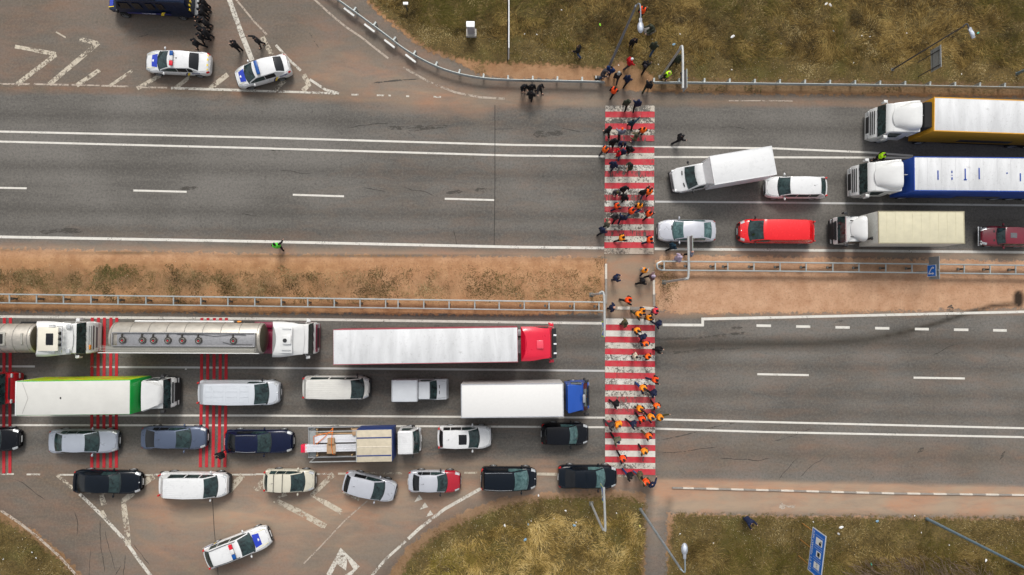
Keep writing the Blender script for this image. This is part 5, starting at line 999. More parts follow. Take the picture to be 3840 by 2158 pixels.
# the load on the flatbed: things of their own
def onT(name, label, cat, m, fn, T=FB, group=None):
    b = MB(); fn(b); E = Matrix.Rotation(T.root.rotation_euler.z, 3, 'Z'); b.v = [tuple(E@Vector(v)+T.root.location) for v in b.v]; o = b.build(name, m); return prop(o, label, cat, group)
PLK = mat('wrapped_planks', (.60, .61, .64), .45, var=.10, nscale=8, dirt=.1, bump=.3, bscale=9); PLW = mat('white_planks', (.70, .71, .74), .5, var=.06, nscale=8); CAR = mat('cardboard', (.40, .26, .15), .8, var=.08); STR = mat('orange_strap', (.80, .18, .01), .6); RT = mat('red_wrap', (.65, .01, .05), .4)
xr = T.x(1127, 1686, 1.7); xk = T.x(1180, 1650, 1.5)
onT('plank_bundle', 'bundle of white boards on the flatbed, the shorter one', 'boards', [PLW, WD], lambda b: ([b.rbox(((xt1+.3+xk)/2, .16+.11*k, 1.32+.02*(k % 2)), (xt1+.3-xk, .10, .34), .01) for k in range(-1, 4)], b.rbox(((xt1+xk)/2, .62, 1.2), (xt1-xk, .06, .1), .01, 1), b.rbox(((xt1+xk)/2, -.02, 1.2), (xt1-xk, .06, .12), .01, 1)))
onT('plank_bundle', 'longest bundle, film-wrapped, sticking out past the tail of the flatbed with a red-wrapped end', 'boards', [PLK, RT, DECW], lambda b: ([b.rbox(((xt1+.3+xr)/2, -.62+.14*k, 1.36+.02*(k % 2)), (xt1+.3-xr-.2, .135, .36), .015) for k in range(0, 4)], b.rbox((xr+.18, -.41, 1.36), (.42, .60, .40), .03, 1), b.rbox((xr+.33, -.41, 1.36), (.04, .61, .41), .01, 2), b.rbox((xr+.43, -.41, 1.36), (.04, .61, .41), .01, 2)))
xcx = T.x(1242, 1660, 1.6)
onT('cardboard_pad', 'cardboard sheet folded over the lower bundle of boards', 'cardboard', CAR, lambda b: (b.rbox((xcx, -.42, 1.60), (.68, .74, .05), .01), b.rbox((xcx, -.80, 1.42), (.66, .03, .4), .01)))
onT('cardboard_box', 'cardboard box strapped on the upper boards', 'box', CAR, lambda b: b.rbox((xcx+.02, .16, 1.66), (.5, .46, .28), .02))
onT('cardboard_box', 'cardboard box at the edge of the tarpaulin', 'box', [CAR, DECW], lambda b: (b.rbox((xt1-.15, .78, 1.35), (.9, .5, .6), .02), b.rbox((xt1-.1, .72, 1.66), (.3, .2, .01), .003, 1)))
onT('load_strap', 'orange ratchet strap tied over the boards', 'strap', STR, lambda b: [b.tube(q, .028, 4) for q in ([(xcx+.1, 1.1, 1.45), (xcx+.12, .5, 1.86), (xcx+.08, -.1, 1.84), (xcx+.08, -.5, 1.68), (xcx+.12, -.85, 1.6), (xcx+.2, -1.0, 1.2)], [(xcx+.1, 1.1, 1.45), (xcx-.5, .45, 1.58), (xcx-1.15, -.1, 1.58)], [(xcx+.15, .8, 1.6), (xcx-.6, .7, 1.56), (xcx-1.35, .5, 1.56), (xcx-1.3, -.1, 1.6)])])
# police van, cropped by the top edge
T = Truck('police_van', 'dark blue armoured police van with yellow marks, cut by the top edge', (411, -2), .9, (712, 10), .9, 'police van')
L = 6.1; PV = mat('police_van_blue', (.002, .010, .036), .3, coat=.2, dirt=.08, spec=.3); a0 = P(411, 8, 1.0)
L = -T.x(714, 14, 1.5); hwv = 1.05
pvp = [(0, .4), (.02, .75), (-.08, 1.02), (-.55, 1.22), (-.78, 1.32), (-1.25, 2.15), (-1.5, 2.38), (-2.2, 2.5), (-L+.35, 2.5), (-L+.08, 2.3), (-L+.05, .6), (-L+.4, .4)]
HV = lambda x, z: hwv-max(0, z-1.2)*.20-(.22*max(0, (x+.45)/.45)**2 if x > -.45 else 0)
T.part('body', PV, lambda b: b.pillow(pvp, HV, .14)); T.part('windshield', GLD, lambda b: b.grid([[Vector((lerp(-.80, -1.24, v)+.06*(1-u*u), u*lerp(.9, .76, v), lerp(1.36, 2.14, v)+.03)) for u in np.linspace(-1, 1, 7)] for v in (0, .5, 1)]))
T.part('bonnet_patch', PBLUE, lambda b: b.grid([[Vector((x, y, z+.014)) for y in (-.62, 0, .62)] for x, z in ((-.12, 1.03), (-.52, 1.21))])); T.part('emblem', DECW, lambda b: star(b, (-.32, 0.0, 1.15), .14, Euler((0, .42, 0)).to_matrix()))
T.part('bonnet_stripe', YEL, lambda b: [b.bar((-.06, sd*.68, 1.04), (-.6, sd*.72, 1.27), .06, .02) for sd in (-1, 1)])
for sd in (-1, 1):
    for x_, w_ in ((-1.75, .85), (-2.75, .6), (-3.75, .55), (-4.55, .5)): T.part('side_window', GLD, lambda b: b.grid([[Vector((x_+k*w_/2, sd*(HV(-2, z)+.012), z)) for z in (1.55, 1.95, 2.2)] for k in (-1, 1)]))
    T.part('side_flash', YEL, lambda b: b.grid([[Vector((x_+q, sd*(HV(-2, z)+.02), z)) for q in (-.12, .12)] for x_, z in ((-4.1, .7), (-4.3, 1.05), (-4.5, 1.25))]))
    T.part('tail_stripe', YEL, lambda b: [b.rbox((-L+.02, sd*y, 1.45+k), (.05, .16, .22), .01) for y, k in ((.2, 0), (.55, .1), (.85, 0))])
    T.part('side_band', PNAVY, lambda b: b.rbox((-3.2, sd*(hwv+.004), .95), (3.4, .02, .22), .005)); T.part('mirror', BLK, lambda b: b.rbox((-1.1, sd*(hwv+.18), 1.6), (.14, .22, .3), .05))
    q = Vector((-3.2, sd*(hwv+.018), .95)); rt = Vector((-sd, 0, 0)); up = Vector((0, 0, 1)); nn = rt.cross(up); tb = MB()
    text_mesh("ПОЛІЦІЯ", .24, Matrix(((rt.x, up.x, nn.x, q.x), (rt.y, up.y, nn.y, q.y), (rt.z, up.z, nn.z, q.z), (0, 0, 0, 1))), mb=tb); tb.build('lettering', DECW, T.root, 0, False)
    for wx in (-1.0, -L+1.1): wheel(T.root, wx, sd*(hwv-.13), .38, .26, side=sd)
T.part('roof_rack', UND, lambda b: (b.rbox((-3.25, 0.1, 2.56), (2.4, 1.25, .08), .03), b.tube([(-2.1, -.6, 2.66), (-4.4, -.6, 2.66)], .04, 6))); T.part('roof_equipment', mat('grey_gear', (.36, .36, .34), .5, var=.3, nscale=12), lambda b: (b.rbox((-2.7, -.2, 2.66), (.9, .55, .16), .04), b.rbox((-3.75, -.2, 2.66), (.95, .55, .14), .04)))
T.part('rear_bumper', GRY, lambda b: b.rbox((-L-.1, 0, .65), (.3, 1.95, .2), .05)); T.part('roof_lamp', LRED, lambda b: b.tube([(-1.85, -.62, 2.44), (-1.85, -.62, 2.6)], .09, 10)); T.part('roof_box', PYEL, lambda b: b.rbox((-1.95, -.3, 2.55), (.4, .3, .1), .03)); T.part('roof_hatch', BLK, lambda b: b.rbox((-2.4+.0, .0, 2.52), (.5, .5, .08), .03))
T.root.pop('group', None) if 'group' in T.root else None
# ---------------- roadside furniture ----------------
GAL = mat('galvanised_steel', (.36, .39, .385), .5, .45, var=.10, nscale=3, dirt=.25); GALD = mat('weathered_steel', (.13, .13, .12), .6, .4, dirt=.4); REF = mat('white_reflector', (.72, .72, .70), .6)
def off(p, z): return Vector((p.x, p.y, z))
def wbeam(b, pts, z, side=1, m=0):
    """two-ridged guard rail beam along pts (world xy), face towards side"""
    prof = [(-.02, -.155), (.055, -.12), (.055, -.06), (-.02, -.02), (-.02, .02), (.055, .06), (.055, .12), (-.02, .155), (-.045, .155), (-.045, -.155)]
    rows = []
    for i, p in enumerate(pts):
        d = (pts[min(i+1, len(pts)-1)]-pts[max(0, i-1)]).normalized(); n = Vector((-d.y, d.x, 0))*side
        rows.append([p+n*a+Vector((0, 0, z+h)) for a, h in prof])
    b.grid(rows, m, closed=True); b.add(rows[0], [tuple(range(10))], m); b.add(rows[-1], [tuple(range(10))], m)
def resample(pts, step):
    out = [pts[0]]; acc = 0
    for a, c in zip(pts, pts[1:]):
        L = (c-a).length; t = step-acc
        while t <= L: out.append(lerp(a, c, t/L)); t += step
        acc = (acc+L) % step
    return out
def smoothpts(pts, n=6):
    out = []
    for i in range(len(pts)-1):
        p0, p1, p2, p3 = pts[max(0, i-1)], pts[i], pts[i+1], pts[min(len(pts)-1, i+2)]
        for k in range(n):
            t = k/n; out.append(.5*((2*p1)+(-p0+p2)*t+(2*p0-5*p1+4*p2-p3)*t*t+(-p0+3*p1-3*p2+p3)*t**3))
    out.append(pts[-1]); return out
# single-sided rails along the upper verge; the beam sits at z .62, so its pixels are read at that height
def verge_rail(label, px, step, reflect=None, wd=1):
    base = smoothpts([P(*p, .62) for p in px]); base = [off(p, 0) for p in base]; c = base[len(base)//2]
    root = empty('guard_rail', (c.x, c.y, 0), 0, label, 'guard rail'); loc = root.location
    b = MB(); wbeam(b, [p-loc for p in base], .62, -1 if True else 1); b.tube([p-loc+Vector((0, 0, .80)) for p in base], .028, 5); b.build('beam', GAL, root)
    for p in resample(base, step):
        i = min(range(len(base)), key=lambda k: (base[k]-p).length); d = (base[min(i+1, len(base)-1)]-base[max(0, i-1)]).normalized(); n = Vector((-d.y, d.x, 0)); q = p-loc
        b = MB(); a = math.atan2(d.y, d.x); b.box(q+n*.30+Vector((0, 0, .36)), (.12, .10, .76), rz=a); b.box(q+n*.16+Vector((0, 0, .62)), (.13, .26, .2), rz=a); b.build('post', GAL, root)
    return root, base
g1, g1b = verge_rail('curved guard rail sweeping round the slip road to the crossing', [(1180, -70), (1264, -2), (1296, 21), (1348, 59), (1445, 131), (1519, 187), (1601, 234), (1687, 269), (1790, 292), (1900, 301), (2080, 305), (2266, 309)], 1.97)
b = MB()
for u0 in ((1291, 32), (1367, 92), (1442, 151), (1521, 206)):
    p0 = P(*u0, .5); p1 = P(u0[0]+38, u0[1]+29, .5); b.bar(p0-g1.location, p1-g1.location, .14, .16)
b.build('reflector_board', REF, g1)
verge_rail('long straight guard rail right of the crossing along the upper verge', [(2452, 311), (2600, 312), (2900, 316), (3300, 321), (3840, 331), (4500, 343)], 2.02)
def median_rail(label, top, dy, crossbars, posts_below=True, round_end=None):
    """two parallel beams 0.7 m apart on posts, joined by spacers"""
    T_ = [off(P(*p, .72), 0) for p in top]; B_ = [off(P(p[0], p[1]+dy, .72), 0) for p in top]; c = T_[len(T_)//2]
    root = empty('guard_rail', (c.x, c.y, 0), 0, label, 'guard rail'); loc = root.location
    for nm, L, s in (('beam', T_, 1), ('beam', B_, -1)):
        b = MB(); wbeam(b, [p-loc for p in L], .66, s); b.bar(L[0]-loc+Vector((0, 0, .825)), L[-1]-loc+Vector((0, 0, .825)), .085, .03) if len(L) == 2 else [b.bar(u-loc+Vector((0, 0, .825)), v-loc+Vector((0, 0, .825)), .085, .03) for u, v in zip(L, L[1:])]
        b.build(nm, GAL, root)
    if round_end:
        b = MB(); e = [off(P(*q, .72), 0)-loc for q in round_end]; wbeam(b, smoothpts(e, 4), .66, -1); b.build('end_piece', GAL, root)
    xs = [p[0] for p in top]
    for cx in crossbars:
        yy = np.interp(cx, xs, [p[1] for p in top]); a = off(P(cx, yy, .72), .76)-loc; d = off(P(cx, yy+dy, .72), .76)-loc; m = (a+d)/2
        o = MB(); o.bar(a, d, .085, .07); o.build('spacer', GAL, root)
        o = MB(); o.box((m.x, m.y, .36), (.12, .14, .72)); o.rbox((m.x-.30*(1 if cx > 1900 else -0.0)*1.0, m.y, .5), (.16, .2, .12), .02); o.build('post', GALD, root)
    return root
lx = [c/2.6813 for c in (100, 373, 643, 920, 1192, 1472, 1748, 2023, 2295, 2565)]+[960+c/2.6813 for c in (257, 523, 789, 1048, 1305, 1430, 1688, 1942, 2200, 2445)]+[1920+c/2.6813 for c in (123, 372, 625, 873)]
median_rail('double guard rail with ladder-like spacers on the left half of the central strip', [(-700, 1094), (0, 1104), (960, 1116.5), (1920, 1130), (2262, 1134)], 32, [-600+102*i for i in range(6)]+lx)
rx_ = [1920+c/2.6813 for c in (1528, 1783, 2042, 2168, 2430)]+[2880+c/2.6813 for c in (118, 380, 648, 910, 1180, 1443, 1703, 1968, 2228, 2485)]+[3905+98*i for i in range(6)]
median_rail('double guard rail with ladder-like spacers on the right half of the central strip', [(2480, 981), (2880, 984.5), (3360, 990), (3840, 996), (4500, 1005)], 32.5, rx_, round_end=[(2480, 981), (2466, 988), (2464, 997), (2468, 1008), (2480, 1013.5)])
def pole_xy(base): p = P(*base, 0); return Vector((p.x, p.y, 0))
def gantry(label, base, knee_z, arm_px, arm_z, r=.085, sign=None):
    b0 = pole_xy(base); root = empty('sign_post', b0, 0, label, 'sign post'); b = MB()
    pts = [Vector((0, 0, 0)), Vector((0, 0, knee_z-.5))]+[P(*q, zz)-b0 for q, zz in zip(arm_px, arm_z)]
    b.tube(smoothpts(pts, 5)[0:], r, 10); b.build('post', mat('pale_galvanised', (.42, .43, .42), .5, .3, dirt=.25), root)
    b = MB(); b.rbox((0, 0, .02), (.34, .34, .05), .01); b.build('base_plate', GALD, root)
    return root
LIME = mat('fluorescent_lime', (.62, .86, .02), .5, var=.03); SBL = mat('sign_blue', (.006, .16, .66), .45, var=.04); SWH = mat('sign_white', (.86, .88, .87), .5, var=.03); SBK = mat('sign_back_grey', (.30, .32, .33), .55, .3, dirt=.2); SLB = mat('sign_arrow_white', (.72, .75, .80), .5)
def board(root, name, c, w_, h, th, face, m_face, m_back, border=None, ang=0.0, parent=None, art=None, bw=.06):
    """upright board; face=-1: front looks towards -X. Local frame: u across (reader's left to right), v up"""
    loc = root.location; b = MB(); c = Vector(c)-loc
    nx_ = Vector((face*math.cos(ang), face*math.sin(ang), 0)); u = Vector((0, 0, 1)).cross(nx_)
    M4 = Matrix(((u.x, 0, nx_.x, c.x), (u.y, 0, nx_.y, c.y), (u.z, 1, nx_.z, c.z), (0, 0, 0, 1)))
    def slab(b, x0, y0, x1, y1, z0, z1, m):
        vs = [M4@Vector((x, y, z)) for x in (x0, x1) for y in (y0, y1) for z in (z0, z1)]; b.add(vs, [(0, 1, 3, 2), (4, 6, 7, 5), (0, 4, 5, 1), (2, 3, 7, 6), (0, 2, 6, 4), (1, 5, 7, 3)], m)
    slab(b, -w_/2, -h/2, w_/2, h/2, -th, 0, 0); o = b.build(name, m_back, root)
    b = MB()
    if border: slab(b, -w_/2+.005, -h/2+.005, w_/2-.005, h/2-.005, .001, .004, 0); slab(b, -w_/2+bw, -h/2+bw, w_/2-bw, h/2-bw, .0045, .008, 1); b.build('sign_face', [border, m_face], o)
    else: slab(b, -w_/2+.01, -h/2+.01, w_/2-.01, h/2-.01, .001, .006, 0); b.build('sign_face', m_face, o)
    if art:
        for nm, m, fn in art: b = MB(); fn(b, lambda x0, y0, x1, y1, z0=.009, z1=.012, m=0: slab(b, x0, y0, x1, y1, z0, z1, m), M4); b.build(nm, m, o, 0, False)
    return o
def walker(b, S, M4):
    P2 = lambda pts: b.add([M4@Vector((x, y, .0165)) for x, y in pts], [tuple(range(len(pts)))])
    P2([(-.03, .20), (.05, .20), (.07, -.02), (-.05, -.02)]); P2([(.05, -.02), (.0, -.02), (.12, -.30), (.17, -.30)]); P2([(0, -.02), (-.05, -.02), (-.20, -.28), (-.15, -.30)]); P2([(.04, .19), (.07, .16), (.19, .02), (.16, .0)]); P2([(-.03, .19), (-.05, .14), (-.17, .02), (-.14, 0)])
    P2([(.0+.05*math.cos(a), .27+.05*math.sin(a)) for a in np.linspace(0, 6.28, 11)[:-1]])
    for k in range(3): P2([(-.26+.19*k, -.33), (-.16+.19*k, -.33), (-.18+.19*k, -.37), (-.28+.19*k, -.37)])
zebart = [('triangle', SWH, lambda b, S, M4: b.add([M4@Vector((x, y, .0125)) for x, y in ((-.42, -.38), (.42, -.38), (0, .40))], [(0, 1, 2)])), ('pictogram', mat('sign_black', (.01, .01, .012), .6), walker)]
# arms over the carriageways
s1 = gantry('pale cranked sign post on the upper verge holding a sign seen from behind', (2477, 291), 5.6, [(2553, 177), (2560, 190), (2561, 332)], [5.7, 5.95, 6.1])
c = P(2571, 302, 5.6); board(s1, 'sign_board', (P(2568, 302, 5.6).x+.05, c.y, 5.55), 1.35, 1.0, .05, 1, LIME, SBK)
s2 = gantry('pale cranked sign post on the central strip whose arm reaches over the silver car', (2490, 1059), 5.9, [(2572, 1046), (2582, 1030), (2581, 887)], [6.0, 6.1, 6.15])
c = P(2591, 915, 5.6); board(s2, 'sign_board', (c.x, c.y, 5.6), 1.1, 1.0, .05, 1, LIME, SBK)
s3 = gantry('pale cranked sign post beside the red lorry with a lime-bordered crossing sign', (2218, 1106), 5.7, [(2248, 1101), (2265, 1108), (2267, 1264)], [5.75, 5.9, 6.0])
c = P(2261, 1235, 5.5); board(s3, 'sign_board', (c.x, c.y, 5.5), 1.12, 1.05, .04, -1, SBL, SBK, LIME, art=zebart, bw=.10)
s4 = gantry('pale cranked sign post in the lower grass with a crossing sign over the black sedan', (2217, 1889), 5.8, [(2266, 1984), (2270, 1978), (2264, 1828)], [5.9, 6.0, 6.1])
c = P(2260, 1856, 5.55); board(s4, 'sign_board', (c.x, c.y, 5.5), 1.28, 1.15, .04, -1, SBL, SBK, LIME, ang=R(5), art=zebart, bw=.10)
def lamp(label, base, ztop, arm_px, arm_z, head_px, head_z, hdir, m=GAL, r0=.11, r1=.07, head=True, thin=False):
    b0 = pole_xy(base); root = empty('street_lamp', b0, 0, label, 'street lamp'); b = MB()
    b.tube([(0, 0, 0), (0, 0, ztop*.5), (0, 0, ztop)], [r0, (r0+r1)/2, r1], 10); b.build('pole', m, root)
    b = MB(); b.rbox((0, 0, .03), (.26, .26, .06), .02); b.build('base_plate', GALD, root)
    if arm_px: b = MB(); b.tube(smoothpts([Vector((0, 0, ztop-.05))]+[P(*q, z)-b0 for q, z in zip(arm_px, arm_z)], 5), .045, 8); b.build('arm', m, root)
    if head:
        h = P(*head_px, head_z)-b0; d = Vector((math.cos(R(hdir)), math.sin(R(hdir)), 0)); E = Matrix.Rotation(R(hdir), 3, 'Z')
        b = MB()
        if thin: b.rbox((0, 0, 0), (.8, .26, .10), .04)
        else: b.ell((0, 0, 0), (.38, .21, .12), 14, 8); b.rbox((-.35, 0, .0), (.5, .2, .15), .06)
        b.v = [tuple(E@Vector(v)+h) for v in b.v]; o = b.build('lamp_head', mat('lamp_grey', (.34, .36, .40), .35, .3), root)
        b = MB(); b.ell((.06, 0, .03), (.24, .14, .12), 12, 8); b.v = [tuple(E@Vector(v)+h) for v in b.v]; b.build('lamp_cover', mat('lamp_glass', (.55, .60, .68), .15), o)
    return root
lamp('street lamp on the upper verge left of the crossing, its head above an orange-vested walker', (2281, 258), 10.6, [(2396, 14), (2402, 30), (2402, 82)], [10.8, 10.9, 10.9], (2402, 103), 10.85, -90, mat('blue_grey_pole', (.19, .215, .25), .5, .3))
lamp('street lamp in the lower grass beside the dirt path', (2402, 1911), 11.3, [(2562, 2144), (2569, 2142), (2568, 2085)], [11.35, 11.45, 11.5], (2567, 2060), 11.5, 90, mat('grey_blue_pole', (.26, .30, .32), .5, .3))
lamp('street lamp leaning out of the picture at the lower right', (3475, 1946), 11.3, [(3975, 2170), (3975, 2100)], [11.4, 11.5], (3975, 2075), 11.5, 90, mat('blue_steel_pole', (.16, .24, .30), .5, .3), .12)
lamp('thin dark lamp post with a small flat head in the upper right grass', (3346, 262), 7.9, [(3626, 90), (3634, 108)], [8.0, 8.0], (3643, 124), 7.95, -68, mat('dark_pole', (.05, .05, .055), .6), .06, .04, thin=True)
lamp('bluish lamp post entering at the upper right edge', (3812, 278), 11.3, [], [], None, 0, 0, mat('blue_steel_pole', (.16, .24, .30), .5, .3), .12, head=False)
# information sign, lower right
A_ = P(3047, 1981, 1.75); B_ = P(3029, 2131, 1.75); dv = (B_-A_); dv.z = 0; ang = math.atan2(dv.x, -dv.y); n_ = Vector((-1, 0, 0))
Ls = dv.length+.22; cs = (A_+B_)/2; root = empty('road_sign', (cs.x, cs.y, 0), 0, 'large blue services sign with petrol, cafe and WC symbols', 'road sign')
GRN_ = mat('sign_green', (.05, .25, .10), .5)
KB = mat('sign_black', (.01, .01, .012), .6)
def frames(b, S, M4):
    for x0, x1 in ((-1.28, -.50), (-.33, .37), (.54, 1.22)):
        S(x0, -.42, x0+.015, .75); S(x1, -.42, x1+.015, .75)
def whites(b, S, M4): S(-1.13, -.30, -.62, .64); S(-.2, -.05, .24, .62); S(.66, -.22, 1.12, .60)
def blacks(b, S, M4): S(-.88, .18, -.66, .50, .013, .015); S(-.13, .12, .15, .46, .013, .015); S(-.98, .30, -.92, .56, .013, .015); S(.17, .2, .21, .38, .013, .015)
def caption(b, S, M4):
    text_mesh("АЗК «WOG» 1,2 КМ", .34, M4@Matrix.Translation((0, -.72, .012))@Matrix.Scale(.95, 4, (1, 0, 0)), mb=b, bold=.004)
def wc(b, S, M4): text_mesh("WC", .34, M4@Matrix.Translation((.89, .2, .016))@Matrix.Rotation(math.pi/2*0, 4, 'Z'), mb=b)
board(root, 'sign_board', (cs.x, cs.y, 2.75), Ls, 2.0, .05, -1, SBL, SBK, SWH, ang=ang, bw=.07, art=[('frame_line', SWH, frames), ('symbol_panel', SWH, whites), ('symbol', KB, blacks), ('lettering', SWH, caption), ('lettering', mat('sign_grey', (.3, .32, .34), .5), wc)])
for k in (.08, .5, .92):
    q = lerp(A_, B_, k); b = MB(); b.tube([(q.x-cs.x+.08, q.y-cs.y, 0), (q.x-cs.x+.08, q.y-cs.y, 3.6)], .04, 8); b.build('post', mat('rusty_post', (.32, .15, .03), .7, var=.3), root)
# sign seen from behind, upper right
c0 = P(3443, 235); c1 = P(3443, 288); cm_ = (P(3511, 192, 2.05)+P(3511, 250, 2.05))/2; xx = (P(3496, 220, 1.6).x+P(3526, 220, 2.5).x)/2
root = empty('road_sign', (xx, cm_.y, 0), 0, 'grey back of a road sign on two posts in the upper right grass', 'road sign'); board(root, 'sign_board', (xx, cm_.y, 2.05), 1.72, 1.15, .04, 1, SWH, SBK)
for q in (c0, c1): b = MB(); b.tube([(-.07, q.y-cm_.y, 0), (-.07, q.y-cm_.y, 2.6)], .035, 8); b.build('post', mat('dark_pole', (.05, .05, .055), .6), root)
b = MB(); b.bar((-.045, -.8, 1.7), (-.045, .8, 1.7), .03, .04); b.bar((-.045, -.8, 2.4), (-.045, .8, 2.4), .03, .04); b.build('rail', GALD, root)
# arrow sign on the central strip
cs = P(3495, 1016, 1.9); root = empty('road_sign', (cs.x, cs.y, 0), 0, 'blue sign with two white arrows backed by a larger grey board on the central strip', 'road sign')
def arrows(b, S, M4):
    def A(pts): b.add([M4@Vector((x, y, .0125)) for x, y in pts], [tuple(range(len(pts)))])
    A([(.18, -.36), (.27, -.36), (.27, .10), (.18, .10)]); A([(.12, .10), (.33, .10), (.225, .30)]); A([(.18, -.34), (.18, -.24), (-.18, .05), (-.26, .0)]); A([(-.26, 0), (-.18, 0), (-.18, .14), (-.26, .14)]); A([(-.33, .14), (-.11, .14), (-.22, .33)])
board(root, 'sign_board', (cs.x-.03, cs.y, 1.9), .92, 1.0, .04, -1, SBL, SBK, SWH, bw=.035, art=[('arrow', SLB, arrows)])
cb = P(3503, 1006, 2.0); board(root, 'back_board', (cs.x+.10, cb.y, 2.05), 1.75, 1.15, .04, 1, SWH, SBK)
b = MB(); b.tube([(.03, 0, 0), (.03, 0, 2.6)], .04, 8); b.build('post', GAL, root)
# edge-on sign at the top
a0 = P(1909, -30, 3.9); a1 = P(1911, 182, 3.9); c = (a0+a1)/2; root = empty('road_sign', (c.x, c.y, 0), 0, 'large road sign seen edge-on as a thin pale line at the top', 'road sign')
board(root, 'sign_board', (c.x, c.y, 2.9), (a0-a1).length, 2.2, .06, 1, SBL, SWH)
for k in (-.35, 0, .35): b = MB(); b.tube([(-.09, k*(a0-a1).length, 0), (-.09, k*(a0-a1).length, 3.8)], .05, 8); b.build('post', mat('dark_pole', (.05, .05, .055), .6), root)
# cabinets in the grass
q = P(1768, 128); root = empty('cabinet', (q.x, q.y, 0), 0, 'white service cabinet on a concrete base in the upper grass', 'cabinet')
b = MB(); b.rbox((0, 0, .12), (.82, .62, .3), .02); b.build('plinth', mat('concrete', (.42, .40, .36), .85, dirt=.4), root)
b = MB(); b.rbox((0, .05, .92), (.60, .38, 1.35), .02); bo = b.build('housing', mat('cabinet_grey', (.52, .52, .55), .5), root); b = MB(); b.rbox((0, .05, 1.63), (.66, .46, .07), .02); b.build('lid', SWH, root); b = MB(); b.rbox((0, -.145, .92), (.5, .012, 1.15), .004); b.build('door', mat('cabinet_door', (.36, .36, .40), .5), bo)
q = P(1528, 38); root = empty('marker_post', (q.x, q.y, 0), 0, 'short marker post with a small white cap in the upper grass', 'marker post'); b = MB(); b.tube([(0, 0, 0), (0, 0, .95)], .05, 8); b.build('post', GALD, root); b = MB(); b.rbox((0, .05, .98), (.40, .22, .1), .03); b.build('cap', SWH, root)
q = P(2242, 300); root = empty('battery_box', (q.x, q.y, 0), 0, 'small dark box on the ground against the left guard rail end', 'box'); b = MB(); b.rbox((0, .1, .16), (.52, .26, .32), .03); b.build('case', BLK, root); b = MB(); b.rbox((-.2, .1, .325), (.05, .2, .02), .005); b.build('strap', SWH, root)
q = P(2403, 132); b = MB()
for k in range(1):
    n = 9; rows = []
    for i in range(8):
        ph = math.pi*.5*i/7; rows.append([Vector((math.cos(2*math.pi*j/n)*(.55*math.cos(ph)*(1+.25*math.sin(3*j+1))), math.sin(2*math.pi*j/n)*.40*math.cos(ph)*(1+.2*math.cos(2*j)), .34*math.sin(ph)-.02)) for j in range(n)])
    b.grid(rows, closed=True)
q = P(2433, 118); o = b.build('boulder', mat('rough_stone', (.17, .155, .14), .9, var=.35, nscale=5, bump=.6, bscale=8)); o.location = (q.x, q.y, 0); prop(o, 'flat grey boulder next to the crouching person in olive', 'boulder')
# litter
LIT = {'w': mat('litter_white', (.72, .72, .70), .7), 'b': mat('litter_blue', (.18, .32, .42), .5), 'g': mat('litter_green', (.30, .72, .03), .6), 't': mat('litter_teal', (.02, .45, .32), .5), 'y': mat('litter_yellow', (.7, .62, .15), .6), 'k': mat('litter_grey', (.40, .40, .39), .7)}
def litter(px, py, c, s, label, group=None, name=None, rot=None):
    s *= .62; name = name or {'w': 'paper_scrap', 'b': 'plastic_bottle', 'g': 'plastic_bag', 't': 'drink_can', 'y': 'wrapper', 'k': 'paper_scrap'}[c]
    r = random.Random(px*7+py); b = MB(); n = 8; rows = []
    for i in range(4): rows.append([Vector((math.cos(2*math.pi*j/n)*s*(1-i/3.2)*(1+.5*r.random()), math.sin(2*math.pi*j/n)*s*.6*(1-i/3.2)*(1+.5*r.random()), .02+.28*s*math.sin(i/3*1.5)+.05*s*r.random())) for j in range(n)])
    b.grid(rows, closed=True); o = b.build(name, LIT[c]); q = P(px, py, .1); o.location = (q.x, q.y, .08); o.rotation_euler = (0, 0, r.random()*6.28); return prop(o, label, 'scrap', group)
litter(2250, 93, 'g', .17, 'bright green plastic bag in the grass left of the first street lamp'); litter(2748, 137, 'w', .26, 'large white paper sheet in the upper right grass'); litter(2527, 167, 'b', .2, 'pale teal and white rubbish by the cranked sign post'); litter(3126, 117, 'b', .12, 'small blue bottle in the upper right grass')
litter(3098, 15, 'w', .2, 'white crumpled rag near the top edge'); litter(3114, 20, 'w', .22, 'bigger white crumpled rag near the top edge'); litter(3668, 124, 't', .14, 'dark green can beside the thin lamp head'); litter(3155, 1978, 'w', .24, 'torn white sheet below the kerb right of the blue services sign'); litter(3290, 1955, 'b', .2, 'pale blue bottle at the edge of the dusty path')
litter(3268, 2116, 't', .15, 'teal and yellow wrapper by the brushwood'); litter(2019, 1859, 'w', .14, 'white cup on the dirt below the black minivan'); litter(1981, 1968, 'b', .14, 'bluish bottle in the lower grass, left'); litter(1970, 2025, 'b', .22, 'long bluish plastic strip in the lower left grass'); litter(2154, 1971, 'b', .2, 'thin pale blue strip in the middle of the lower grass')
litter(2121, 1916, 'w', .12, 'white and purple wrapper in the lower grass'); litter(2400, 1973, 'y', .14, 'yellow-green scraps near the dirt path'); litter(697, 1385, 'w', .1, 'small white scrap on the asphalt beside the lane line under the tanker'); litter(1893, 1972, 'w', .16, 'pale stone-like scrap at the lower left grass border'); litter(3145, 2003, 'k', .18, 'flat grey scrap near the services sign'); litter(3698, 2102, 'w', .18, 'white bottle below the leaning blue pole')
SP = [(1967, 128), (2013, 130), (2106, 38), (2445, 149), (2550, 128), (2469, 242), (3232, 134), (3262, 138), (3201, 236), (3400, 125), (2930, 165), (3606, 278), (2320, 245), (2744, 262), (2820, 170), (3455, 1998), (3430, 1935), (2160, 1960), (2312, 1925), (2550, 2003), (1992, 1955), (2078, 1945), (2676, 2038), (3050, 1958), (3560, 2045), (120, 2072), (135, 2093), (12, 2098)]
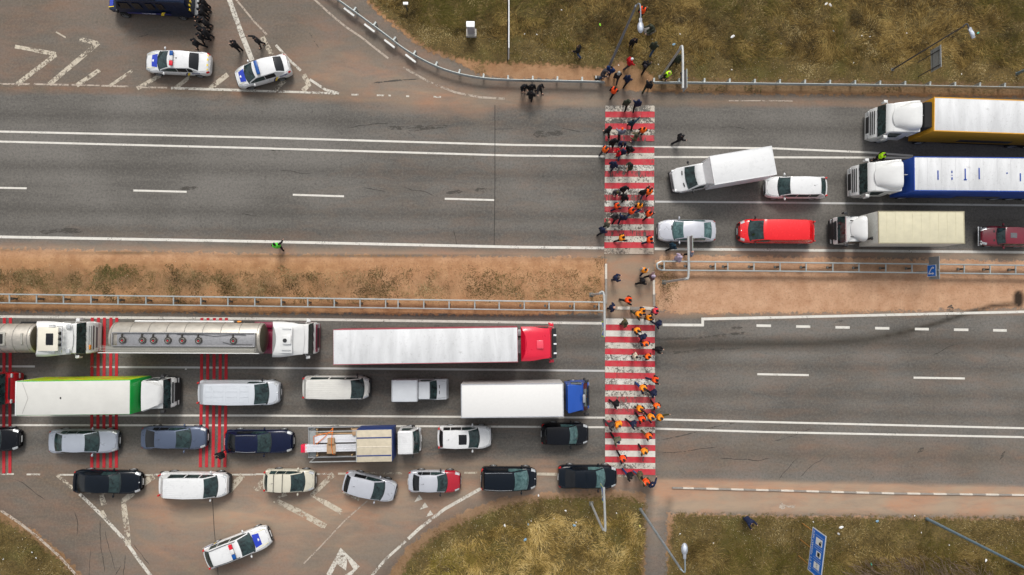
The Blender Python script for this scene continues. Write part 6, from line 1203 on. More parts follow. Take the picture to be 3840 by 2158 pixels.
for zone, sel in (('in the upper grass', lambda x, y: y < 400), ('in the bottom left corner grass', lambda x, y: y > 400 and x < 500), ('in the lower grass', lambda x, y: y > 400 and x > 500)):
    L_ = sorted(p for p in SP if sel(*p))
    for i, (x, y) in enumerate(L_): litter(x, y, 'w', .085, 'tiny white scrap of paper %s, %s from the left' % (zone, ['first', 'second', 'third', 'fourth', 'fifth', 'sixth', 'seventh', 'eighth', 'ninth', 'tenth', 'eleventh', 'twelfth', 'thirteenth', 'fourteenth', 'fifteenth', 'sixteenth', 'seventeenth'][i]), 'small white scraps in the grass')
# ---------------- people: a few posed bodies, copied with their clothes ----------------
def tubeE(b, a, c, r0, r1, n=10):
    a = Vector(a); c = Vector(c); b.tube([a, lerp(a, c, .33), lerp(a, c, .66), c], [r0, lerp(r0, r1, .3)*1.03, lerp(r0, r1, .66)*1.02, r1], n); b.ell(a, (r0,)*3, 10, 6); b.ell(c, (r1,)*3, 10, 6)
def remesh(b, name, vox, m, smooth_it=2):
    me = bpy.data.meshes.new(name); me.from_pydata(b.v, [], b.f); ob = bpy.data.objects.new('tmp', me); COL.objects.link(ob)
    r = ob.modifiers.new('r', 'REMESH'); r.mode = 'VOXEL'; r.voxel_size = vox; s = ob.modifiers.new('s', 'SMOOTH'); s.iterations = smooth_it; s.factor = .4
    out = bpy.data.meshes.new_from_object(ob.evaluated_get(bpy.context.evaluated_depsgraph_get())); bpy.data.objects.remove(ob); bpy.data.meshes.remove(me)
    out.name = name; out.materials.clear(); out.materials.append(m); out.polygons.foreach_set('use_smooth', [True]*len(out.polygons)); return out
SKIN = mat('skin', (.50, .29, .21), .55, var=.05); 
def ang2(p, L, a, out=0.0): return Vector(p)+Vector((math.sin(a)*math.cos(out), math.sin(out), -math.cos(a)*math.cos(out)))*L
def pose(name, thL=.3, knL=.1, thR=-.3, knR=.25, shL=-.35, elL=.3, shR=.35, elR=.3, outL=.14, outR=.14, lean=.06, drop=0, fwdL=None, fwdR=None, head=(0, 0), coat=False):
    """facing +x, y to the left; angles in radians, forward positive"""
    hipz = .90; S = Matrix.Rotation(lean, 3, 'Y'); hip = Vector((0, 0, hipz))
    up = lambda x, y, z: hip+S@Vector((x, y, z-hipz))
    J = {'pel': hip, 'ch': up(0, 0, 1.28), 'neck': up(.0, 0, 1.47), 'head': up(.03+head[0], head[1], 1.64)}
    low = 1e9
    for s, th, kn in (('L', thL, knL), ('R', thR, knR)):
        y = .095*(1 if s == 'L' else -1); h = Vector((0, y, hipz-.02)); k = ang2(h, .43, th); a = ang2(k, .40, th-kn); J['h'+s], J['k'+s], J['a'+s] = h, k, a; J['t'+s] = a+Vector((.17*math.cos(max(0, kn-th)*.6), 0, -.05-.10*math.sin(max(0, kn-th)*.9))); low = min(low, a.z-.075, J['t'+s].z-.03)
    for s, sh, el, ou, fw in (('L', shL, elL, outL, fwdL), ('R', shR, elR, outR, fwdR)):
        g_ = 1 if s == 'L' else -1; p = up(0, .195*g_, 1.42); e = ang2(p, .29, sh, ou*g_); w_ = ang2(e, .26, sh+el, (-.25 if el > .9 else ou*.5)*g_)
        if fw: e, w_ = p+Vector(fw[0]), p+Vector(fw[1])
        J['s'+s], J['e'+s], J['w'+s] = p, e, w_
    dz = Vector((0, 0, -low)); J = {k: v+dz for k, v in J.items()}; S3 = S
    b = MB()   # bare body: one continuous surface
    b.ell(J['pel'], (.115, .16, .13)); b.ell(lerp(J['pel'], J['ch'], .5), (.10, .135, .2)); b.ell(J['ch'], (.115, .17, .19)); b.ell(lerp(J['ch'], J['neck'], .75), (.08, .17, .07))
    tubeE(b, J['neck']-Vector((0, 0, .05)), J['head']-Vector((.02, 0, .06)), .055, .052); hd = J['head']; b.ell(hd, (.098, .076, .118), 14, 10); b.ell(hd+Vector((.045, 0, -.055)), (.055, .052, .058)); b.ell(hd+Vector((.10, 0, -.015)), (.022, .014, .026), 8, 6); b.ell(hd+Vector((.092, 0, -.055)), (.014, .024, .010), 8, 6)
    for g_ in (1, -1): b.ell(hd+Vector((0, g_*.078, -.005)), (.02, .012, .032), 8, 6); b.ell(hd+Vector((.086, g_*.032, .012)), (.012, .016, .009), 8, 6)
    for s in 'LR':
        tubeE(b, J['h'+s], J['k'+s], .078, .052); tubeE(b, J['k'+s], J['a'+s], .050, .034); tubeE(b, J['s'+s], J['e'+s], .048, .038); tubeE(b, J['e'+s], J['w'+s], .037, .026); b.ell(lerp(J['a'+s], J['t'+s], .5), (.12, .045, .04))
        d = (J['w'+s]-J['e'+s]).normalized(); g_ = 1 if s == 'L' else -1; inn = Vector((0, -g_, 0)); inn = (inn-d*inn.dot(d)).normalized() if abs(inn.dot(d)) < .95 else Vector((1, 0, 0)); fwd = d.cross(inn)*g_
        if fwd.x < 0 and abs(d.x) < .8: fwd = -fwd
        w0 = J['w'+s]; palm = w0+d*.055; b.tube([w0, w0+d*.045, w0+d*.09], [.026, .036, .036], 8); b.ell(palm, (.032, .026, .036))
        for k, (o_, L) in enumerate(((.030, .070), (.010, .078), (-.011, .072), (-.031, .056))):
            f0 = w0+d*.085+fwd*o_; f1 = f0+d*L*.5+inn*.006; f2 = f1+d*L*.36+inn*.022; b.tube([f0, f1, f2], [.0098, .0092, .008], 6); b.ell(f2, (.008,)*3, 6, 4)
        t0 = w0+d*.04+fwd*.03; b.tube([t0, t0+d*.03+fwd*.022, t0+d*.06+fwd*.026+inn*.012], [.012, .011, .009], 6)
    body = remesh(b, 'body', .0075, SKIN, 2)
    b = MB()   # jacket
    b.ell(J['pel']+Vector((0, 0, .03)), (.18, .225, .17)); b.ell(lerp(J['pel'], J['ch'], .5), (.178, .225, .25)); b.ell(J['ch'], (.185, .25, .23)); b.ell(lerp(J['ch'], J['neck'], .7), (.11, .215, .09)); b.tube([J['neck']-Vector((.0, 0, .07)), J['neck']+Vector((-.005, 0, .045))], [.10, .075], 12)
    if coat: b.tube([J['pel']+Vector((0, 0, .1)), J['pel']-Vector((0, 0, .28))], [.17, .20], 14)
    for s in 'LR': tubeE(b, J['s'+s], J['e'+s], .092, .076); tubeE(b, J['e'+s], J['w'+s]+(J['e'+s]-J['w'+s])*.04, .074, .058)
    jac = remesh(b, 'jacket', .017, SKIN, 3)
    b = MB(); b.ell(J['pel']-Vector((0, 0, .03)), (.135, .175, .15))
    for s in 'LR': tubeE(b, J['h'+s], J['k'+s], .108, .082); tubeE(b, J['k'+s], J['a'+s]+Vector((0, 0, .03)), .08, .066)
    tro = remesh(b, 'trousers', .017, SKIN, 3)
    sho = []
    for s in 'LR':
        b = MB(); b.ell(J['a'+s]+Vector((0, 0, -.01)), (.055, .05, .06), 10, 8); d = (J['t'+s]-J['a'+s]); b.tube([J['a'+s]+Vector((-.05, 0, -.035)), J['a'+s]+d*.45+Vector((0, 0, -.015)), J['t'+s]+Vector((.02, 0, .005))], [.042, .052, .036], 8); b.ell(J['t'+s]+Vector((.02, 0, .005)), (.045, .048, .034), 8, 6); sho.append(remesh(b, 'shoe', .013, SKIN, 2))
    b = MB()   # hi-vis vest: over the torso and shoulders, open at the neck
    b.ell(J['pel']+Vector((0, 0, .09)), (.20, .24, .13)); b.ell(lerp(J['pel'], J['ch'], .5), (.20, .245, .25)); b.ell(J['ch'], (.208, .258, .23))
    for g_ in (1, -1): c_ = lerp(J['ch'], J['neck'], .62); b.ell(c_+Vector((0, g_*.135, .0)), (.18, .105, .13))
    b.tube([lerp(J['ch'], J['neck'], .3)+Vector((-.10, -.12, 0)), lerp(J['ch'], J['neck'], .3)+Vector((-.10, .12, 0))], .12, 10)
    ves = remesh(b, 'vest', .017, SKIN, 3)
    E = Euler((0, lean*.6, 0)).to_matrix(); hd = J['head']
    b = MB(); b.ell(hd+Vector((-.016, 0, .022)), (.106, .09, .108), 14, 10, zmin=-.35); hair = remesh(b, 'hair', .014, SKIN, 1)
    b = MB(); b.ell(hd+Vector((-.006, 0, .035)), (.118, .10, .105), 14, 10, zmin=-.25); hat = remesh(b, 'hat', .014, SKIN, 1)
    b = MB(); b.ell(hd+Vector((-.03, 0, .01)), (.132, .118, .145), 14, 10); b.ell(J['neck']+Vector((-.05, 0, .04)), (.12, .13, .10)); hood = remesh(b, 'hood', .015, SKIN, 2)
    b = MB(); b.ell(J['ch']+Vector((-.20, 0, .0)), (.09, .15, .20)); b.rbox(tuple(J['ch']+Vector((-.2, 0, 0))), (.14, .28, .38), .06); bag = remesh(b, 'backpack', .02, SKIN, 1)
    return dict(body=body, jacket=jac, trousers=tro, shoe=sho, vest=ves, hair=hair, hat=hat, hood=hood, backpack=bag, J=J)
PO = {
 'walk': pose('walk', .34, .12, -.28, .35, -.40, .35, .40, .35, lean=.08),
 'walk2': pose('walk2', -.28, .45, .36, .06, .35, .5, -.35, .3, lean=.10),
 'stride': pose('stride', .50, .15, -.46, .25, -.45, .6, .45, .7, lean=.12),
 'stand': pose('stand', .05, .05, -.05, .05, .05, .25, .0, .3, lean=.02, outL=.2, outR=.2),
 'pockets': pose('pockets', .12, .1, -.14, .15, -.35, 1.15, -.30, 1.15, lean=.05, outL=.35, outR=.35, coat=True),
 'phone': pose('phone', .08, .1, -.08, .1, .25, 1.75, .3, 1.65, lean=.08, head=(.04, 0)),
 'arm': pose('arm', .3, .1, -.25, .25, .2, .4, 0, 0, fwdR=((.12, -.22, -.08), (.26, -.36, -.02)), lean=.08),
 'reach': pose('reach', .25, .1, -.2, .25, -.2, .4, 0, 0, fwdR=((.22, -.10, .06), (.46, -.14, .14)), lean=.1),
 'bend': pose('bend', .35, .45, -.1, .4, .9, .5, .8, .5, lean=.75),
 'crouch': pose('crouch', 1.25, 1.9, 1.05, 1.9, .9, .6, .8, .6, lean=.45),
}
_cm = {}
def cloth(c, nm='cloth'):
    if c in _cm: return _cm[c]
    tab = {'k': (.009, .009, .011), 'n': (.010, .016, .045), 'b': (.012, .035, .12), 't': (.008, .03, .05), 'o': (.82, .12, .006), 'a': (.80, .25, .010), 'r': (.50, .008, .015), 'R': (.84, .075, .008), 'g': (.035, .04, .025), 'G': (.10, .10, .07), 'l': (.42, .80, .01), 's': (.20, .21, .27), 'w': (.62, .62, .64),
           'v': (.40, .33, .43), 'c': (.62, .52, .40), 'm': (.15, .085, .09), 'e': (.045, .04, .045), 'j': (.035, .07, .14), 'y': (.06, .055, .02), 'h': (.03, .018, .010), 'f': (.75, .06, .08), 'p': (.022, .012, .07), 'q': (.30, .31, .30), 'u': (.10, .08, .04), 'x': (.006, .006, .008), 'z': (.045, .09, .18), 'C': (.50, .27, .19), 'Y': (.72, .70, .30), 'i': (.10, .62, .05)}
    hv = c in 'oaRlfi'; _cm[c] = mat('cloth_'+{'k': 'black', 'n': 'navy'}.get(c, 'tone_%d' % len(_cm)), tab[c], .8 if not hv else .65, var=.18, nscale=7, bump=.5, bscale=9, spec=.25); return _cm[c]
def part_of(root, name, me, m):
    o = bpy.data.objects.new(name, me); COL.objects.link(o); o.parent = root; o.material_slots[0].link = 'OBJECT'; o.material_slots[0].material = m; return o
PN = 0
def person(T, x, y, ang, ps, jac, tro, head, label, vest=None, extra=None, group='people at the crossing', z=1.62, sc=None):
    """head pixel in tile T; ang: heading in degrees, 0 = picture right, 90 = picture up; head: h hair / t hat / H hood + colour"""
    global PN; PN += 1; rr = random.Random(PN*13); sc = sc or rr.uniform(.97, 1.05)
    q = TL(T, x, y, z*sc); D = PO[ps]; hx = D['J']['head']; a = R(ang); q.x -= (hx.x*math.cos(a)-hx.y*math.sin(a))*sc; q.y -= (hx.x*math.sin(a)+hx.y*math.cos(a))*sc
    root = empty('person', (q.x, q.y, .004 if True else 0), a, label, 'person', group); root.scale = (sc*.97, sc*1.06, sc)
    part_of(root, 'body', D['body'], SKIN); part_of(root, 'jacket', D['jacket'], cloth(jac)); part_of(root, 'trousers', D['trousers'], cloth(tro))
    for s in D['shoe']: part_of(root, 'shoe', s, cloth('x'))
    k, c = head[0], head[1]; part_of(root, {'h': 'hair', 't': 'hat', 'H': 'hood'}[k], D[{'h': 'hair', 't': 'hat', 'H': 'hood'}[k]], cloth(c))
    if vest: part_of(root, 'vest', D['vest'], cloth(vest))
    if extra == 'bag': part_of(root, 'backpack', D['backpack'], cloth('e'))
    return root
zA = (2200, 380, 5.362); zB = (2240, 680, 5.792); zC = (2240, 1130, 5.792); zD = (2240, 1380, 5.792); zE = (2220, 1620, 6.295); zF = (2160, 40, 5.3625); zG = (400, 0, 5.3625); zH = (830, 100, 5.3625)
G1 = 'people on the upper verge'; G2 = 'police officers'; G3 = 'people on the upper zebra'; G4 = 'people on the crossing island'; G5 = 'people on the lower zebra'
PEOPLE = [
 (t02, 1328, 68, 70, 'stride', 'k', 'k', 'hh', 'walker in an orange vest under the first street lamp', 'R', None, G1),
 (zF, 1500, 330, 200, 'crouch', 'g', 'g', 'Hg', 'person in olive crouching over the boulder', None, None, G1),
 (zF, 1185, 575, -80, 'stand', 'k', 'k', 'hh', 'bare-headed person in a long black coat facing the road, below the first lamp head', None, None, G1),
 (zF, 1610, 650, 60, 'walk', 'g', 'j', 'Hg', 'person in a dark green jacket and jeans right of the black-coated one', None, None, G1),
 (zF, 45, 725, 150, 'walk2', 'k', 'j', 'hh', 'lone person in a black coat and jeans on the grass left of the lamp pole', None, None, G1),
 (zF, 1130, 978, 20, 'walk', 'r', 'e', 'tw', 'person in a red jacket and white hat', None, None, G1),
 (zF, 1445, 1025, 60, 'stride', 'k', 'k', 'hk', 'person in black striding up the bank right of the red jacket', None, 'bag', G1),
 (zF, 2090, 905, 50, 'walk2', 'g', 'k', 'Hg', 'person in camouflage green behind the cranked sign post', None, None, G1),
 (zF, 1885, 1255, -60, 'pockets', 'k', 'k', 'hC', 'bald person in a lime vest behind the guard rail', 'l', None, G1),
 (zF, 2225, 1250, 20, 'walk', 'n', 'k', 'hh', 'person in navy mostly hidden by the sign board over the rail', None, None, G1),
 (zF, 600, 1225, -20, 'phone', 'e', 'z', 'He', 'person in a grey-purple hooded jacket at the left rail end', None, None, G1),
 (zF, 712, 1150, -120, 'pockets', 'b', 'k', 'hk', 'person in a blue jacket at the foot of the lamp pole', None, None, G1),
 (zF, 865, 1245, 85, 'walk', 'k', 'e', 'Hq', 'person in black with a grey panel down the back', None, None, G1),
 (zF, 1075, 1320, 50, 'walk', 'n', 'k', 'Hn', 'person in a navy hooded jacket right of the grey-backed one', None, None, G1),
 (t02, 1395, 825, 60, 'walk2', 'k', 'g', 'hk', 'person in black passing through the gap in the rail', None, None, G1),
 (t02, 125, 868, -70, 'phone', 'k', 'k', 'tk', 'police officer looking at a phone, left of the group by the curved rail', None, None, G2),
 (t02, 200, 860, -80, 'stand', 'k', 'k', 'tk', 'police officer at the back of the group by the curved rail', None, None, G2),
 (t02, 196, 925, 80, 'pockets', 'k', 'k', 'tk', 'police officer closest to the road in the group by the curved rail', None, None, G2),
 (t02, 290, 868, -40, 'arm', 'k', 'k', 'tk', 'police officer pointing down right beside the group at the curved rail', None, None, G2),
 (t02, 1040, 885, 55, 'walk', 'k', 'k', 'hk', 'person in a red-orange vest crossing the dusty shoulder', 'R', None, G1),
 (t02, 1168, 1008, 80, 'walk', 'g', 'k', 'Hg', 'person in dark olive just above the zebra, left of a pair', None, None, G1),
 (t02, 1275, 1012, 85, 'walk2', 'n', 'k', 'Hn', 'person in deep blue just above the zebra, right of a pair', None, None, G1),
 (zA, 935, 385, 100, 'arm', 't', 'k', 'hk', 'person in a dark teal jacket with one arm out on the top stripes', None, None, G3),
 (zA, 450, 530, 110, 'walk', 'k', 'k', 'tk', 'police officer in black at the left edge of the top stripes', None, None, G3),
 (zA, 718, 558, 100, 'walk2', 's', 'k', 'tR', 'person in a pale grey jacket and red cap', None, None, G3),
 (zA, 1162, 540, 80, 'stand', 'k', 'k', 'hk', 'person in an orange vest near the right edge of the top stripes', 'o', None, G3),
 (zA, 985, 680, 160, 'phone', 'u', 'j', 'Hg', 'person in brown camouflage holding something in both hands', None, None, G3),
 (zA, 560, 765, 95, 'pockets', 'k', 'k', 'Hk', 'person in a black hooded coat above the double line', None, None, G3),
 (zA, 735, 845, -100, 'phone', 'n', 'n', 'hh', 'bare-headed person in navy at the top of the tight cluster on the double line', None, None, G3),
 (t02, 1722, 1368, 15, 'stride', 'k', 'k', 'tk', 'police officer striding alone across the empty lane right of the zebra', None, None, G2),
 (zA, 405, 930, 50, 'walk2', 'n', 'e', 'te', 'person in a bright orange vest at the left edge of the double line', 'o', None, G3),
 (zA, 640, 1010, 200, 'phone', 'r', 'k', 'hh', 'person in a scarlet jacket in the tight cluster', None, 'bag', G3),
 (zA, 735, 975, 90, 'walk2', 'n', 'j', 'Hn', 'person in navy and jeans in the middle of the tight cluster', None, None, G3),
 (zA, 890, 940, -120, 'pockets', 'k', 'k', 'Hk', 'person in black at the right of the tight cluster', None, None, G3),
 (zA, 575, 1235, 60, 'pockets', 'n', 'n', 'Hn', 'person in a navy coat just under the double line, left', None, None, G3),
 (zA, 880, 1290, 200, 'phone', 'g', 'k', 'Hk', 'person in dark olive just under the double line, right', None, None, G3),
 (zB, 612, 120, 95, 'pockets', 'k', 'k', 'Hk', 'person in a black hooded jacket above the olive-capped one', None, None, G3),
 (zB, 440, 240, -100, 'phone', 'e', 'e', 'ty', 'person with an olive knitted cap', None, None, G3),
 (zB, 1025, 200, 85, 'reach', 'k', 'j', 'hk', 'person in black walking beside an orange vest near the right zebra edge', None, None, G3),
 (zB, 1155, 178, 80, 'phone', 'k', 'k', 'hh', 'person in an orange vest at the right zebra edge, next to one in black', 'o', None, G3),
 (zB, 635, 310, 50, 'pockets', 'k', 'k', 'hk', 'person in black with bent elbows in the middle of the upper zebra', None, None, G3),
 (zB, 468, 515, 20, 'walk', 'n', 'n', 'ty', 'person in navy with orange shoulder bands', 'R', None, G3),
 (zB, 940, 498, 80, 'walk', 'k', 'k', 'th', 'person in an amber vest and brown cap', 'a', None, G3),
 (zB, 790, 612, 40, 'reach', 'n', 'j', 'hk', 'person in a red-orange vest over navy sleeves, close to the brown-capped one', 'R', None, G3),
 (zB, 1165, 672, 45, 'stride', 'k', 'k', 'hk', 'person in a red-orange vest walking up by the right zebra edge', 'R', None, G3),
 (zB, 432, 745, 60, 'walk', 'e', 'k', 'Hk', 'person in a dark brown jacket side by side with one in navy', None, None, G3),
 (zB, 592, 750, 75, 'walk2', 'n', 'n', 'hk', 'person in navy side by side with one in dark brown', None, None, G3),
 (zB, 262, 893, 10, 'pockets', 'G', 'k', 'hC', 'balding person in a grey-olive jacket at the left zebra edge', None, None, G3),
 (zB, 150, 1045, 30, 'walk', 'n', 'k', 'Hn', 'person in a dark blue hooded jacket just off the left of the zebra', None, None, G3),
 (zB, 580, 1215, 10, 'stride', 'k', 'k', 'hk', 'person in an amber vest on the lowest white stripe of the upper zebra', 'a', None, G3),
 (zB, 1188, 1255, 10, 'walk', 'n', 'n', 'hk', 'person in a red-orange vest at the lower right corner of the upper zebra', 'R', None, G3),
 (t12, 1640, 1022, 25, 'walk', 't', 'k', 'Ht', 'person in dark blue walking away beside the silver car', None, None, G4),
 (t12, 1703, 1140, 10, 'pockets', 'v', 'v', 'Hv', 'person in a lilac hooded coat by the guard rail end', None, None, G4),
 (t12, 1812, 1085, 170, 'walk', 's', 'k', 'hC', 'person in grey-blue half hidden by the cranked sign arm', None, None, G4),
 (t12, 1348, 1262, 60, 'walk', 'q', 'n', 'hk', 'person in an amber vest with grey sleeves on the island', 'a', None, G4),
 (t12, 1072, 1345, 0, 'phone', 'n', 'n', 'te', 'person in navy alone on the left of the island', None, None, G4),
 (t12, 1335, 1378, 10, 'walk', 'k', 'k', 'hk', 'person in black beside the mauve coat on the island', None, None, G4),
 (t12, 1432, 1330, 15, 'walk2', 'm', 'k', 'Hv', 'person in a mauve patterned coat at the right island kerb', None, None, G4),
 (t11, 182, 1008, 100, 'arm', 'k', 'k', 'tk', 'traffic officer in a green vest alone on the left edge line', 'i', None, G2),
 (t13, 1175, 108, 175, 'pockets', 'k', 'k', 'hk', 'person in a lime vest standing by the blue lorry cab', 'l', None, G3),
 (t22, 1192, 125, -20, 'stride', 'k', 'k', 'hk', 'person in a red-orange vest crossing the island with a long step', 'R', None, G4),
 (zC, 372, 140, -10, 'pockets', 'n', 'k', 'hC', 'bald person in navy near the left island kerb', None, None, G4),
 (zC, 1025, 215, 0, 'walk', 'n', 'k', 'hk', 'person in an amber vest seen from above on the kerb line', 'a', None, G4),
 (zC, 945, 300, -45, 'stride', 'g', 'g', 'hk', 'person in an amber vest over dark olive, left of three by the kerb', 'a', None, G4),
 (zC, 1178, 358, 10, 'phone', 'k', 'k', 'hk', 'person in an amber vest holding a phone at the top of the lower zebra', 'a', None, G4),
 (zC, 1310, 212, 0, 'stand', 'p', 'p', 'hk', 'person in a coral vest over purple', 'f', None, G4),
 (zC, 1375, 505, -40, 'walk', 'n', 'n', 'Hn', 'person in navy stepping off the right end of the first white stripe', None, None, G5),
 (zC, 645, 480, 0, 'pockets', 'u', 'k', 'Hg', 'lone person in a dark olive coat on the first white stripe', None, None, G5),
 (zC, 905, 660, -60, 'phone', 'k', 'k', 'tk', 'person in an amber vest and dark cap between the first white stripes', 'a', None, G5),
 (zC, 1030, 800, -60, 'walk', 'n', 'n', 'Hn', 'person in navy directly ahead of the one in a vest over navy', None, None, G5),
 (zC, 1073, 952, -80, 'pockets', 'n', 'n', 'te', 'person in an orange vest over navy with a dark grey cap', 'o', None, G5),
 (zC, 1380, 1068, -25, 'phone', 'k', 'k', 'Hk', 'person in black just off the right side beside the dark wheel path', None, None, G5),
 (zC, 862, 1215, 0, 'stand', 'c', 'k', 'hk', 'person in a cream jacket', None, None, G5),
 (zC, 1138, 1220, -35, 'stand', 'k', 'k', 'hk', 'person in a bright orange vest right of the cream jacket', 'o', None, G5),
 (zD, 1310, 278, -15, 'stride', 'k', 'n', 'hk', 'person in a red vest stepping over the right end of the stripes', 'R', None, G5),
 (zD, 1040, 472, -50, 'stride', 'n', 'b', 'hh', 'person in an amber vest and blue trousers above the one in dark navy', 'a', None, G5),
 (zD, 1265, 582, -40, 'walk', 'n', 'k', 'Hn', 'person in a dark navy hooded jacket over the right edge', None, None, G5),
 (zD, 445, 815, -40, 'walk', 'k', 'k', 'Hk', 'person in black with a white bag on the left of the lower zebra', None, 'wbag', G5),
 (zD, 1325, 862, -70, 'walk', 'k', 'k', 'tq', 'grey-haired person in an orange vest off the right edge', 'o', None, G5),
 (zD, 975, 920, -30, 'phone', 'k', 'k', 'hh', 'person in an amber vest left of the grey-haired one', 'a', None, G5),
 (zD, 1408, 1112, -40, 'armup', 'y', 'z', 'hh', 'person in a pale orange vest raising one arm', 'a', None, G5),
 (zD, 1212, 1108, -50, 'stride', 'n', 'k', 'hk', 'person in an amber vest between the raised arm and a red-orange vest', 'a', None, G5),
 (zD, 1008, 1150, -60, 'walk', 'k', 'k', 'hk', 'person in a red-orange vest on the double line of the lower zebra', 'R', None, G5),
 (zD, 342, 1290, -45, 'stride', 'e', 'e', 'hk', 'person in charcoal beside an amber vest with grey cap', None, None, G5),
 (zD, 487, 1270, -60, 'walk', 'a', 'k', 'te', 'person in an amber vest with a grey cap', 'a', None, G5),
 (zD, 828, 1258, -40, 'stride', 'n', 'k', 'te', 'person in navy with a grey cap striding alone below the double line', None, None, G5),
 (zE, 632, 252, -60, 'stride', 'G', 'k', 'tn', 'person in olive with a black cap on the left of the lowest stripes', None, None, G5),
 (zE, 1385, 142, -50, 'walk', 'k', 'u', 'te', 'person in an orange vest at the right edge of the lowest stripes', 'o', None, G5),
 (zE, 1275, 512, -70, 'walk', 'u', 'k', 'hh', 'person in an amber vest over olive near the bottom of the zebra', 'a', None, G5),
 (zE, 765, 682, -65, 'stride', 'n', 'k', 'hh', 'person in a scarlet-orange vest near the bottom of the zebra, left', 'R', None, G5),
 (zE, 935, 1095, -50, 'stride', 'k', 'b', 'hk', 'person in black with blue trousers stepping off the zebra', None, None, G5),
 (zE, 1180, 1072, -30, 'reach', 'u', 'z', 'hk', 'person in an olive-brown jacket and jeans in the small group below the zebra', None, None, G5),
 (zE, 1318, 1240, -60, 'walk', 'y', 'k', 'hh', 'person in a scarlet-orange vest in the small group below the zebra', 'R', None, G5),
 (zE, 1440, 1270, 130, 'arm', 'n', 'k', 'hn', 'person in navy with an arm out, rightmost of the group below the zebra', None, None, G5),
 (t32, 2425, 945, -50, 'crouch', 'n', 'n', 'hh', 'person in navy crouching alone in the lower right grass', None, None, 'people on the grass'),
 (t30, 2178, 262, 215, 'stride', 'k', 'k', 'hk', 'person in black walking behind the navy car in the third row', None, None, 'people among the queue'),
 (zH, 195, 305, 150, 'phone', 'k', 'k', 'tk', 'police officer with raised hands between the white hatch stripes', None, None, G2),
 (zH, 650, 235, 200, 'baton', 'k', 'k', 'tk', 'police officer holding a baton above the police hatchback', None, None, G2),
]
for i, (x, y, a, ps, w_) in enumerate([(1865, -25, 190, 'stand', 'first, half out of the picture'), (1850, 75, 185, 'pockets', 'second from top'), (1835, 190, 180, 'stand', 'third from the top'), (1800, 335, 185, 'phone', 'fourth from the top'), (1885, 380, 200, 'pockets', 'fifth, with bare hands'), (1785, 520, 190, 'walk', 'sixth from the top'), (1890, 590, 180, 'pockets', 'seventh, a step right'), (1810, 695, 190, 'walk', 'eighth from the top'), (1705, 810, 175, 'stride', 'last, by the police sedan')]):
    PEOPLE.append((zG, x, y, a, ps, 'k', 'k', 'tk', 'police officer in the column behind the van: '+w_, None, None, G2))
PO['armup'] = pose('armup', .3, .1, -.3, .3, .1, .4, 0, 0, fwdL=((.10, .22, .14), (.20, .36, .36)), lean=.1)
PO['baton'] = PO['reach']
WB = mat('white_bag', (.66, .66, .64), .6)
for rec in PEOPLE:
    T_, x, y, a, ps, jc, tr, hd, lb, vs, ex, gr = rec; hz = PO[ps]['J']['head'].z
    o = person(T_, x, y, a, ps, jc, tr, hd, lb, vs, ex if ex == 'bag' else None, gr, z=hz)
    if ps == 'baton' or ex == 'wbag':
        J = PO[ps]['J']; w0 = J['wR']; E = o.rotation_euler.to_matrix(); q = E@Vector((w0.x*o.scale.x, w0.y*o.scale.y, w0.z*o.scale.z))+o.location; b = MB()
        if ps == 'baton': b.tube([(0, 0, 0), (.25, -.1, -.12), (.5, -.18, -.25)], [.02, .018, .016], 8); oo = b.build('baton', BLK); oo.rotation_euler = o.rotation_euler; oo.location = q; prop(oo, 'black baton in the officer\'s hand above the police hatchback', 'baton')
        else: b.rbox((0, 0, 0), (.30, .12, .34), .05); b.tube([(-.08, 0, .15), (-.05, 0, .3), (.05, 0, .3), (.08, 0, .15)], .012, 5); oo = b.build('carrier_bag', WB); oo.rotation_euler = o.rotation_euler; oo.location = q+Vector((0, 0, -.28)); prop(oo, 'white bag carried by the person in black on the lower zebra', 'bag')
